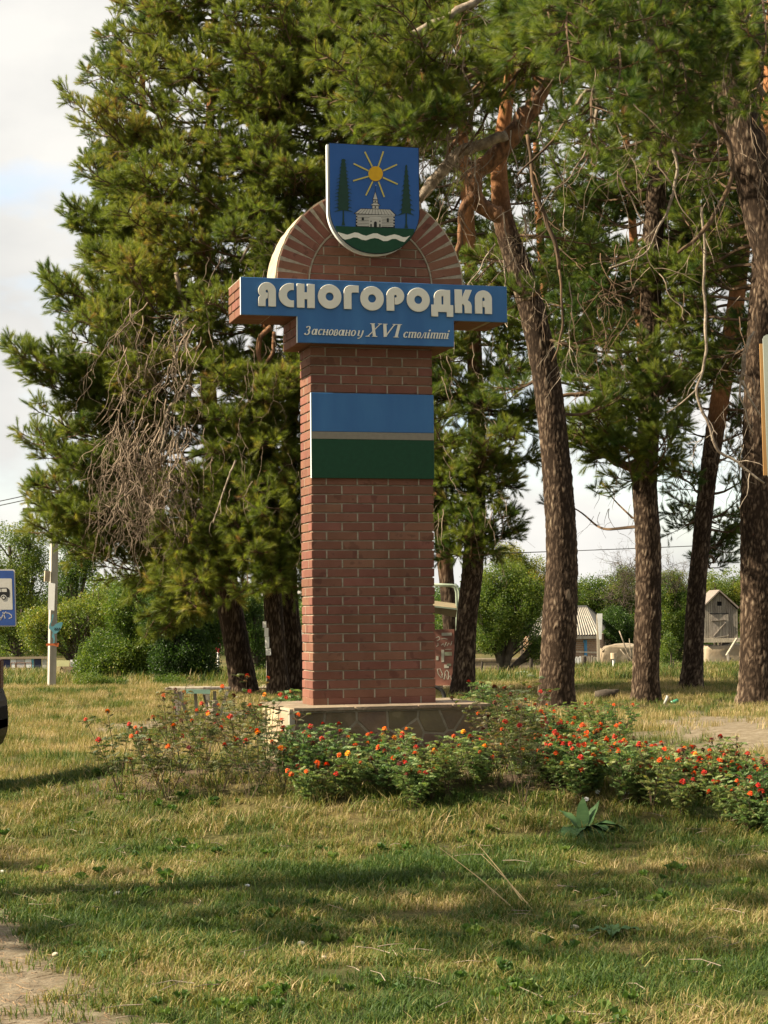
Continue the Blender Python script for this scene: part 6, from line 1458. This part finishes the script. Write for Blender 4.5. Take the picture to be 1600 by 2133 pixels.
# stump and planks on the ground beside it
g = on_ground(444, dT-.8); o = MB().tube([(g.x, g.y, g.z-.05), (g.x, g.y, g.z+.16), (g.x, g.y, g.z+.33)], [.085, .075, .07], 12).build('stump', M_dead, None, bevel=.004); tag(o, 'short sawn stump standing in front of the plank table', 'stump')
T = thing('plank_heap', 'dark planks lying on the ground between the table and the plinth', 'planks')
for xa, ya, xb, yb, d_ in ((462, 1462, 515, 1472, 29), (470, 1468, 530, 1478, 28.6), (480, 1460, 520, 1466, 29.4)):
    p, q = at(xa, ya, d_), at(xb, yb, d_); p.z = ground(p.x, p.y)+.06; q.z = ground(q.x, q.y)+.03; MB().bar(p, q, .14, .035).build('plank', M_greywood, T)
# ---- billboard edge at the right
T = thing('notice_board', 'tall pale board with rounded corner and orange wooden edge, cut by the right edge', 'board')
dN = 14.6
V = [at(1589, 706, dN), at(1592, 700, dN), at(1597, 697, dN), at(1780, 705, dN), at(1780, 1000, dN), at(1599, 992, dN)]
c = sum(V, Vector())/6
o = shape('board_face', [[(p.x-c.x, p.z-c.z) for p in V]], .012, mat('pale_board', (.40, .44, .38), (.36, .40, .35), scale=3, rough=.5), T); o.location = (c.x, dN, c.z)
MB().bar(at(1589, 716, dN+.02), at(1597.5, 990, dN+.02), .014, .05).build('edge_strip', mat('orange_wood', (.42, .24, .09), (.35, .19, .07), scale=8, stretch=(6, 6, .5)), T)
for px in (1650, 1750): a = at(px, 1000, dN+.05); g = on_ground(px, dN+.05); MB().bar((a.x, dN+.05, g.z-.1), (a.x, dN+.05, at(px, 710, dN).z), .06, .06).build('post', M_wood, T)
# ---- parked car, only its rear corner inside the frame
Cr = thing('parked_car', 'dark parked car whose rear bumper just shows at the left edge', 'car')
dC = 15.2; tip = at(16.5, 1500, dC+1.5).x; M_car = mat('dark_car_paint', (.014, .005, .005), (.010, .004, .005), scale=4, rough=.5, spec=.15); M_trim = mat('black_trim', (.010, .009, .009), rough=.85, spec=.1)
gc = on_ground(-20, dC).z
prof = [(0, .44), (.0, .58), (-.015, .74), (-.05, .79), (-.07, 1.0), (-.10, 1.15), (-.30, 1.42), (-.45, 1.46), (-1.9, 1.48), (-2.5, 1.02), (-3.55, .88), (-3.78, .72), (-3.8, .40), (-3.5, .24), (-3.42, .24), (-3.34, .46), (-3.1, .58), (-2.86, .46), (-2.78, .24), (-.98, .24), (-.9, .46), (-.66, .58), (-.42, .46), (-.34, .26), (-.06, .30)]
mb = MB(); mb.prism(prof, -.80, .80)
bd = mb.build('body', M_car, Cr, bevel=.035, sm=False); bd.location = (tip, dC+.75, gc)
def cpart(name, m_, x0, x1, y0, y1, z0, z1, par=None, bv=.01): o = MB().box(x0, x1, y0, y1, z0, z1).build(name, m_, Cr, bevel=bv); o.location = (tip, dC+.75, gc); return o
cpart('bumper', M_trim, -.28, .0, -.79, .79, .42, .70, bv=.05)
for y in (-.812, .812):
    o = MB().prism([(-.42, 1.0), (-.62, 1.38), (-1.05, 1.38), (-1.05, 1.0)], min(y, y*.99), max(y, y*.99)).build('window', M_glass, Cr); o.location = (tip, dC+.75, gc)
    o = MB().prism([(-1.12, 1.0), (-1.12, 1.38), (-1.85, 1.38), (-2.2, 1.0)], min(y, y*.99), max(y, y*.99)).build('window', M_glass, Cr); o.location = (tip, dC+.75, gc)
    cpart('tail_light', mat('red_lens', (.06, .006, .006), rough=.4), -.13, -.045, min(y*.98, y*.8), max(y*.98, y*.8), .80, 1.05, bv=.01)
    cpart('door_handle', M_trim, -1.25, -1.10, min(y, y*1.02), max(y, y*1.02), .88, .91, bv=.004)
    for wx in (-.66, -3.1):
        wh = MB(); yy = y*.93; mb = MB()
        o = MB().tube([(wx, yy-.09, .30), (wx, yy+.09, .30)], .295, 28).build('wheel', M_rubber, Cr, bevel=0); o.location = (tip, dC+.75, gc)
        r_ = MB().tube([(wx, yy-.095, .30), (wx, yy+.095, .30)], .18, 20).build('rim', mat('rim_grey', (.3, .3, .3), metal=.6, rough=.4), o)
# ------------------------------------------------------------------ flower bed
M_mar = leafmat('marigold_leaf', [(0, (.02, .045, .015)), (.35, (.045, .095, .03)), (.6, (.09, .14, .045)), (.8, (.16, .17, .06)), (1, (.16, .09, .05))], transl=.35, rough=.5)
M_stem = mat('marigold_stem', (.09, .05, .035), (.06, .07, .03), scale=20, rough=.8)
M_fl = [mat('petal_red', (.52, .045, .012), (.30, .02, .012), scale=60, rough=.6, rnd=.08), mat('petal_orange', (.78, .16, .012), (.55, .06, .012), scale=70, rough=.6, rnd=.08), mat('petal_yellow', (.85, .36, .015), (.70, .2, .012), scale=70, rough=.6, rnd=.15), mat('petal_faded', (.16, .03, .02), (.10, .03, .02), scale=60, rough=.8, rnd=.2)]
M_calyx = mat('calyx', (.04, .055, .02), (.06, .05, .03), scale=30)
def marigold_variant(seed, h, sp, nl, leggy=False, lm=None):
    rg = random.Random(seed); vv, ff, var = [], [], []; st = MB(); tips = []
    def leaf(p, d, l):
        # one feathery leaf: a row of paired narrow leaflets
        sd = d.cross(Vector((0, 0, 1))).normalized() if abs(d.z) < .95 else Vector((1, 0, 0)); v = rg.gauss(0, .12)
        for k in range(5):
            t = .2+.8*k/5; c = p+d*l*t+Vector((0, 0, -.25*l*t*t))
            for s_ in (-1, 1):
                e = c+(d*.45+sd*s_*.8+Vector((0, 0, .25)))*l*.34*(1-.45*t); n = d*.0035+Vector((0, 0, .002)); b = len(vv)
                vv.extend([tuple(c-n), tuple(c.lerp(e, .5)+Vector((0, 0, .004))+n*1.3), tuple(e), tuple(c.lerp(e, .5)-n*1.3)]); ff.append((b, b+1, b+2, b+3)); var.append(v+rg.gauss(0, .05))
        e = p+d*l*1.15+Vector((0, 0, -.28*l)); b = len(vv); vv.extend([tuple(p+d*l*.8-sd*.004), tuple(p+d*l*.8+sd*.004), tuple(e)]); ff.append((b, b+1, b+2)); var.append(v)
    nst = 7 if not leggy else 4
    for i in range(nst):
        a = i*2.4+rg.random(); r = sp*rg.uniform(.3, 1); hh = h*rg.uniform(.75, 1.1); p0 = Vector((0, 0, -.03)); p3 = Vector((math.cos(a)*r, math.sin(a)*r, hh)); p1 = Vector((math.cos(a)*r*.35, math.sin(a)*r*.35, hh*.4))
        pts, _ = catmull([p0, p1, p3], [1]*3, .03); st.tube(pts, [.0045*(1-.5*j/len(pts)) for j in range(len(pts))], 4, False); tips.append((p3, (pts[-1]-pts[-2]).normalized()))
        lo = .25 if not leggy else .45
        for j in range(nl):
            q = pts[int((lo+(1-lo)*rg.random())*(len(pts)-1))]; az = rg.random()*6.283; d = Vector((math.cos(az), math.sin(az), rg.uniform(0, .6))).normalized()
            leaf(q, d, rg.uniform(.05, .095))
            if rg.random() < .5:
                q2 = q+d*rg.uniform(.04, .10)+Vector((0, 0, .03)); st.tube([q, q2], .002, 3, False)
                for _ in range(3): az = rg.random()*6.283; leaf(q2, Vector((math.cos(az), math.sin(az), rg.uniform(-.1, .6))).normalized(), rg.uniform(.045, .08))
    me = bpy.data.meshes.new('foliage'); me.from_pydata(vv, [], ff); me.materials.append(lm or M_mar2)
    a = me.attributes.new('var', 'FLOAT', 'FACE'); a.data.foreach_set('value', np.asarray(var, dtype=np.float32))
    sm = st.mesh('stems'); sm.materials.append(M_stem); return me, sm, tips
def objleaf(name, ramp_, transl):
    """as leafmat, the base tint taken per object"""
    m = leafmat(name, ramp_, transl); N = m.node_tree.nodes; L = m.node_tree.links
    ad = next(n for n in N if n.type == 'MATH'); oi = N.new('ShaderNodeObjectInfo'); mr = N.new('ShaderNodeMapRange'); mr.inputs[3].default_value = .32; mr.inputs[4].default_value = .72
    L.new(oi.outputs['Random'], mr.inputs[0]); L.new(mr.outputs[0], ad.inputs[0]); return m
M_mar2 = objleaf('marigold_foliage', [(0, (.03, .065, .022)), (.35, (.09, .17, .055)), (.6, (.19, .26, .09)), (.8, (.24, .24, .08)), (1, (.2, .12, .05))], .35)
def flower_mesh(m, seed, flat=False):
    """a double marigold head: layered ruffled petals over a narrow green cup"""
    rg = random.Random(seed); mb = MB()
    for ring, (n, r, z, tilt) in enumerate(((11, .021, .0, .15), (9, .017, .006, .5), (7, .011, .010, .9), (4, .006, .012, 1.2))):
        for i in range(n):
            a = 2*math.pi*(i+.5*ring)/n+rg.uniform(-.15, .15); rr = r*rg.uniform(.85, 1.12); dx, dy = math.cos(a), math.sin(a); sx, sy = -dy, dx; w_ = .0065*rg.uniform(.8, 1.2); zt_ = z+rr*math.tan(min(1.1, tilt))*.55
            mb.add([(dx*.002, dy*.002, z), (dx*rr*.7+sx*w_, dy*rr*.7+sy*w_, z+(zt_-z)*.8), (dx*rr, dy*rr, zt_-.003), (dx*rr*.7-sx*w_, dy*rr*.7-sy*w_, z+(zt_-z)*.8+.001)], [(0, 1, 2, 3)])
    me = mb.mesh('flower'); me.materials.append(m); me.materials.append(M_calyx)
    c = MB().tube([(0, 0, -.02), (0, 0, -.008), (0, 0, .001)], [.003, .006, .0075], 6)
    b = len(me.vertices); me2 = bpy.data.meshes.new('flower'); me2.from_pydata([tuple(v.co) for v in me.vertices]+c.v, [], [tuple(p.vertices) for p in me.polygons]+[tuple(i+b for i in f) for f in c.f])
    me2.materials.append(m); me2.materials.append(M_calyx); k = len(me.polygons)
    for i, p in enumerate(me2.polygons): p.material_index = 0 if i < k else 1
    return me2
heads = [flower_mesh(M_fl[i], 300+i*7+j) for i in range(4) for j in range(2)]
VAR = [marigold_variant(s, h, sp, nl) for s, h, sp, nl in ((1, .36, .17, 16), (2, .32, .16, 18), (3, .42, .18, 15), (4, .30, .19, 18))]
M_leg = objleaf('withering_foliage', [(0, (.03, .045, .018)), (.35, (.06, .09, .03)), (.6, (.12, .13, .045)), (.8, (.15, .10, .05)), (1, (.14, .08, .045))], .35)
LEG = [marigold_variant(s, h, sp, nl, True, M_leg) for s, h, sp, nl in ((11, .58, .26, 12), (12, .50, .32, 10), (13, .66, .24, 11), (14, .44, .34, 12))]
def marigold(px, d, kind, sc, nfl, label, group, colours, lean=0, x=None):
    me, sm, tips = random.choice(LEG if kind == 'leggy' else VAR); g = on_ground(px, d)
    if x is not None: g = Vector((x, d, ground(x, d)))
    T = thing('marigold_plant', label, 'marigold', g, random.random()*6.283, group); T.scale = (sc, sc, sc*random.uniform(.9, 1.1)); T.rotation_euler.x = random.gauss(0, .06); T.rotation_euler.y = random.gauss(lean, .08)
    link('foliage', me, None, T); link('stems', sm, None, T)
    for i in range(nfl):
        p, d_ = tips[i % len(tips)]
        if i >= len(tips): p = p*random.uniform(.7, .95)+Vector((random.gauss(0, .05), random.gauss(0, .05), random.gauss(0, .03)))
        c = random.choices(range(4), colours)[0]; o = link('flower', heads[c*2+random.randint(0, 1)], None, T); o.location = p+d_*.018
        q = (d_+Vector((random.gauss(0, .35), random.gauss(0, .35), .3))).to_track_quat('Z', 'Y'); o.rotation_euler = q.to_euler(); s_ = random.uniform(.8, 1.2)/sc*1.08; o.scale = (s_, s_, s_)
red = (5, 3, .4, 1.2); org = (4, 4.5, .6, .6); mix_ = (4, 4, 1, 1)
def on_px(px, py, h=0):
    """where the ground is met by the line of sight through px, py"""
    d = 9.0
    while d < 60:
        p = at(px, py, d)
        if p.z-ground(p.x, d) <= h: return p.x, d
        d += .04
    return p.x, d
rows = []
# in front of the plinth
for px, py in [(625, 1640), (665, 1635), (705, 1640), (745, 1632), (790, 1638), (830, 1632), (870, 1640), (905, 1632), (945, 1636), (985, 1630), (640, 1665), (690, 1668), (735, 1665), (850, 1668), (895, 1665), (940, 1660), (610, 1620), (1010, 1600), (870, 1690), (815, 1660)]:
    x, d = on_px(px+random.uniform(-9, 9), py+random.uniform(-10, 14)); rows.append((x, d, 'bush', random.uniform(.68, 1.05), random.choice([4, 5, 7]), 'marigold plant in the '+('back' if py < 1650 else 'front')+' row before the plinth, '+('below its left corner' if px < 680 else 'below the brick shaft' if px < 900 else 'below its right corner'), 'marigolds before the plinth', mix_))
# the dense drift on the right
for _ in range(62):
    t = random.random(); px = 1050+t*570; top = 1552+t*115; bot = 1640+t*112; py = random.uniform(top, bot)
    x, d = on_px(px, py); k_ = int(t*4)+4*(py > (top+bot)/2); rows.append((x, d, 'bush', random.uniform(.6, 1.05), random.choice([6, 8, 9, 11]), ('orange', 'orange', 'red', 'red')[int(t*4)]+' flowered marigold in the '+('back', 'front')[py > (top+bot)/2]+' half of the drift, '+('beside the thick leaning pine', 'just right of the thick pine', 'below the middle pine trunk', 'at its right hand end')[int(t*4)], 'marigolds in the dense right hand drift', org if t < .5 else red))
for px, py in [(1030, 1545), (1055, 1520), (1095, 1530), (1140, 1530), (1200, 1530), (1250, 1545), (1300, 1560), (1060, 1500), (1020, 1500)]:
    x, d = on_px(px, py); rows.append((x, d+.2, 'bush', 1.0, 4, 'marigold plant at the back of the drift, beside the thick pine trunk', 'marigolds at the back of the right drift', red))
# straggly plants on the left
for px, py in [(380, 1620), (350, 1600), (430, 1600), (470, 1600), (500, 1620), (540, 1640), (420, 1640), (330, 1640), (300, 1610), (460, 1660), (520, 1670), (560, 1610), (590, 1650), (250, 1660), (290, 1680), (350, 1670), (555, 1580), (400, 1580), (450, 1575), (500, 1580)]:
    x, d = on_px(px, py); rows.append((x, d, 'leggy', random.uniform(.72, 1.0), random.choice([2, 3, 4]), 'straggly marigold with reddish stems '+('between table and lawn, far left of the bed' if px < 400 else 'in front of the table' if px < 490 else 'beside the left plinth corner'), 'straggly marigolds left of the plinth', mix_))
for px, py in [(1090, 1690), (1040, 1640), (1075, 1650), (1060, 1600), (1035, 1590), (1085, 1620), (1050, 1560), (1100, 1590)]:
    x, d = on_px(px, py); rows.append((x, d, 'leggy', random.uniform(.8, 1.05), 3, 'withering marigold with bare red stems between the plinth and the drift', 'withering marigolds right of the plinth corner', (3, 1, 0, 4)))
for px, py in [(575, 1478), (600, 1480)]:
    rows.append((at(px, 1450, 17.0).x, 17.0, 'bush', 1.25, 5, 'marigold showing above the plinth left of the brick shaft', 'marigolds behind the plinth', red))
for px in (985, 1010, 1040): rows.append((at(px, 1450, 17.1).x, 17.1, 'bush', 1.2, 4, 'marigold showing above the plinth right of the brick shaft', 'marigolds behind the plinth corner', red))
print('BRICKS', sum(1 for o in mon.children if o.name.startswith('brick')))
for x, d, kind, sc, nf, lb, gp, colr in rows: marigold(0, d, kind, sc, nf, lb, gp, colr, x=x)
# ---- broad leaved plant in front of the drift
Pl = thing('broad_leaf_plant', 'large broad leaved green plant in front of the marigold drift', 'plant')
M_hr = mat('broad_leaf', (.035, .080, .026), (.06, .115, .04), scale=14, rough=.62, spec=.2, stretch=(1, 1, 3))
x, d = on_px(1215, 1735)
def big_leaf(base, az, el, ln, wd, droop, seed, curl=.25):
    n = 9; V = []; rg = random.Random(seed); dx, dy = math.cos(az), math.sin(az); p = Vector(base); dirv = Vector((dx*math.cos(el), dy*math.cos(el), math.sin(el))); sd = Vector((-dy, dx, 0))
    for i in range(n+1):
        t = i/n; w_ = wd*math.sin(math.pi*min(1, .06+t*.94))**.75*(1-.25*t)
        nrm = sd.cross(dirv)
        for k in (-1, -.5, 0, .5, 1): V.append(tuple(p+sd*k*w_-nrm*(-abs(k))*w_*curl*-1+Vector((0, 0, .006*math.sin(i*1.9+k*2+seed)*abs(k)))))
        dirv = (dirv+Vector((0, 0, -droop/n))).normalized(); p = p+dirv*(ln/n)
    mb = MB().add(V, [(i*5+k, i*5+k+1, i*5+k+6, i*5+k+5) for i in range(n) for k in range(4)]); mb.build('leaf', M_hr, Pl, sm=True)
bz = Vector((x, d, ground(x, d)))
for i, (az, el, ln, wd, dr) in enumerate(((1.6, 1.4, .26, .036, .2), (.6, 1.1, .28, .03, .35), (2.6, .7, .30, .05, 1.3), (3.3, .75, .34, .055, 1.5), (-.1, .8, .36, .055, 1.3), (.3, .55, .32, .055, 1.5), (-.8, .8, .34, .07, 2.0), (-1.6, .7, .30, .065, 1.9), (-2.3, .75, .32, .065, 1.9), (4.0, .6, .3, .06, 1.6), (-.4, .9, .36, .065, 2.2), (2.2, 1.0, .28, .045, .9), (-1.2, 1.0, .26, .05, 1.9), (5.2, .5, .34, .06, 1.5))):
    big_leaf(bz+Vector((math.cos(az)*.02, math.sin(az)*.02, 0)), az+random.gauss(0, .25), el*random.uniform(.8, 1.05), ln*random.uniform(.75, 1.05), wd*random.uniform(1.0, 1.5), dr*random.uniform(.8, 1.3), i, random.uniform(-.1, .35))
def low_leaf(px, py, label, n=4, s_=.10):
    global Pl
    x, d = on_px(px, py); Pl = thing('dock_plant', label, 'plant')
    for i in range(n): big_leaf(Vector((x, d, ground(x, d)+.02)), i*1.7+px, .35, s_*1.5, s_*.42, .6, i+px)
low_leaf(1280, 1950, 'dark low leafed plant in the grass at the lower right', 4, .10); low_leaf(215, 2062, 'round leafed weed at the edge of the worn path', 4, .075)
# ---- dry stalks, stones, paper scraps, twigs in the grass
T = thing('dry_stalks', 'long dry straw coloured stalks leaning in the grass, lower right', 'stalks')
for a_, b2 in (((1100, 1893), (990, 1752)), ((1112, 1900), (1003, 1780)), ((1080, 1902), (915, 1765)), ((1060, 1925), (1012, 1905)), ((1050, 1938), (1020, 1915))):
    x, d = on_px(*a_); e = at(b2[0], b2[1], d+.15); MB().tube([(x, d, ground(x, d)), Vector((x, d, ground(x, d))).lerp(e, .5)+Vector((0, 0, .012)), e], [.0035, .003, .0018], 5).build('stalk', M_straw if 'M_straw' in globals() else mat('straw', (.50, .38, .20), (.40, .30, .16), scale=20), T)
M_peb = mat('pale_stone', (.52, .45, .35), (.40, .34, .26), scale=12, rough=.85, bump=.4)
def pebble(px, py, s_, lb, m=M_peb, name='stone', cat='stone'):
    x, d = on_px(px, py); bm = bmesh.new(); bmesh.ops.create_icosphere(bm, subdivisions=2, radius=s_)
    for v in bm.verts: v.co = Vector((v.co.x*1.2, v.co.y, v.co.z*.7))*(1+.35*mnoise.noise(v.co*30+Vector((px, 0, 0))))
    me = bpy.data.meshes.new(name); bm.to_mesh(me); bm.free(); o = link(name, me, m); o.location = (x, d, ground(x, d)+s_*.55); o.rotation_euler.z = px; tag(o, lb, cat)
M_pap = mat('crumpled_paper', (.62, .58, .50), (.5, .47, .40), scale=10, rough=.7)
pebble(1197, 1938, .02, 'small pale stone in the grass left of the dark leafed plant'); pebble(243, 1868, .024, 'crumpled pale paper scrap in the left grass', M_pap, 'paper_scrap', 'litter'); pebble(210, 1870, .014, 'small white scrap left of the crumpled paper', M_pap, 'paper_scrap', 'litter')
pebble(183, 1975, .012, 'round pale pebble beside the worn path'); pebble(1352//2+0, 2122, .018, 'pale pebble at the bottom edge of the lawn'); pebble(628, 1972, .017, 'pale dry leaf scrap in the middle grass', M_pap, 'paper_scrap', 'litter')
pebble(515, 1848, .012, 'torn silvery wrapper in the grass below the bed', mat('foil', (.75, .77, .8), rough=.3), 'wrapper', 'litter'); pebble(5, 1822, .02, 'pale scrap at the left edge of the lawn', M_pap, 'paper_scrap', 'litter')
pebble(115, 1995, .016, 'buried pale stone on the worn path edge')
for px, py, lb in ((1307, 1645, 'white daisy like flower at the front of the drift'), (1245, 1640, 'white petal scrap beside the orange heads'), (1222, 1657, 'white petal scrap above the broad leaves')):
    x, d = on_px(px, py+22); mb = MB()
    for i in range(9):
        a = 2*math.pi*i/9; mb.add([(0, 0, 0), (math.cos(a-.3)*.014, math.sin(a-.3)*.014, .002), (math.cos(a)*.02, math.sin(a)*.02, .0), (math.cos(a+.3)*.014, math.sin(a+.3)*.014, .002)], [(0, 1, 2, 3)])
    T = thing('white_flower', lb, 'flower', (x, d, ground(x, d))); o = mb.build('petals', M_wh, T, loc=(0, 0, .045), rot=(R(55), 0, 0)); MB().tube([(0, 0, 0), (0, 0, .045)], .002, 4).build('stem', M_stem, T)
# ---- low weeds and straw filling the bed and its edge
weeds = [blade_clump(80+i, 26, .09, .11, .006, .9, M_grass, 'blades') for i in range(3)]
P, TI, S = [], [], []
for _ in range(1500):
    x = random.uniform(-2.8, 3.9); y = random.uniform(13.0, 16.4)
    if no_base(x, y): continue
    n = mnoise.noise(Vector((x*1.6, y*1.6, 50)))
    if n < -.02: continue
    P.append((x, y, ground(x, y))); TI.append(min(.95, max(.05, .38+n*.6+random.gauss(0, .12)))); S.append(random.uniform(.5, 1.1))
n = len(P); rot = np.random.randn(n, 3)*.15; rot[:, 2] = np.random.rand(n)*6.28
tag(scatter('weeds', 'weeds', weeds, P, rot, S, TI), 'low weeds and straw on the bed soil', kind='stuff')
# needle litter and sticks on the worn path
mb = MB(); rg = random.Random(5)
for _ in range(5200):
    x = rg.uniform(-2.6, -.5); y = rg.uniform(7.2, 12.5)
    if rg.random() > sand_at(x, y)*1.2+.1: continue
    a = rg.random()*3.14; l = rg.uniform(.02, .06); z = ground(x, y)+.006; dx, dy = math.cos(a)*l/2, math.sin(a)*l/2; w_ = rg.uniform(.0012, .0028)
    mb.add([(x-dx, y-dy, z), (x+dx, y+dy, z+rg.uniform(0, .008)), (x+dx-dy/l*w_*2, y+dy+dx/l*w_*2, z+.004), (x-dx-dy/l*w_*2, y-dy+dx/l*w_*2, z)], [(0, 1, 2, 3)])
tag(mb.build('litter_needles', mat('brown_litter', (.16, .09, .045), (.30, .20, .11), scale=9), None, 'stuff'), 'brown needles and straw bits scattered on the worn path')

# ---- small broad weeds, fallen twigs and cones on the lawn
M_weed = leafmat('weed_leaf', [(0, (.03, .07, .02)), (.5, (.08, .15, .03)), (1, (.16, .2, .05))], transl=.3)
def rosette(seed):
    rg = random.Random(seed); vv, ff, var = [], [], []
    for i in range(9):
        a = i*2.4+rg.random()*.5; l = rg.uniform(.02, .042); w_ = l*.3; dx, dy = math.cos(a), math.sin(a); z = rg.uniform(.02, .045); b = len(vv)
        vv += [(0, 0, .005), (dx*l*.5-dy*w_, dy*l*.5+dx*w_, z), (dx*l, dy*l, z*.7), (dx*l*.5+dy*w_, dy*l*.5-dx*w_, z)]; ff += [(b, b+1, b+2), (b, b+2, b+3)]; v = rg.gauss(0, .1); var += [v, v]
    return proto('rosette', vv, ff, M_weed, var)
ros = [rosette(400+i) for i in range(3)]
P = []
for _ in range(520):
    y = 7.1+random.random()**1.3*9; x = random.uniform(-hwid(y), hwid(y))
    if mnoise.noise(Vector((x*.9, y*.9, 70))) < .08 or sand_at(x, y) > .4 or no_base(x, y): continue
    P.append((x, y, ground(x, y)+.012))
n = len(P); rot = np.random.randn(n, 3)*.2; rot[:, 2] = np.random.rand(n)*6.28
tag(scatter('lawn_weeds', 'rosettes', ros, P, rot, np.random.uniform(.6, 1.5, n), np.random.uniform(.2, .8, n)), 'small broad leafed weeds among the grass', kind='stuff')
mb = MB(); rg = random.Random(77)
for _ in range(170):
    y = rg.uniform(7.2, 14.5); x = rg.uniform(-hwid(y), hwid(y)); a = rg.random()*6.28; l = rg.uniform(.05, .22); z = ground(x, y)+rg.uniform(.02, .05)
    p = Vector((x, y, z)); q = p+Vector((math.cos(a)*l*.5, math.sin(a)*l*.5, rg.uniform(-.005, .02))); r_ = q+Vector((math.cos(a+.3)*l*.5, math.sin(a+.3)*l*.5, rg.uniform(-.01, .015))); mb.tube([p, q, r_], [.0025, .002, .001], 4)
tag(mb.build('fallen_twigs', M_dead, None, 'stuff'), 'fallen twigs and straws lying in the lawn')
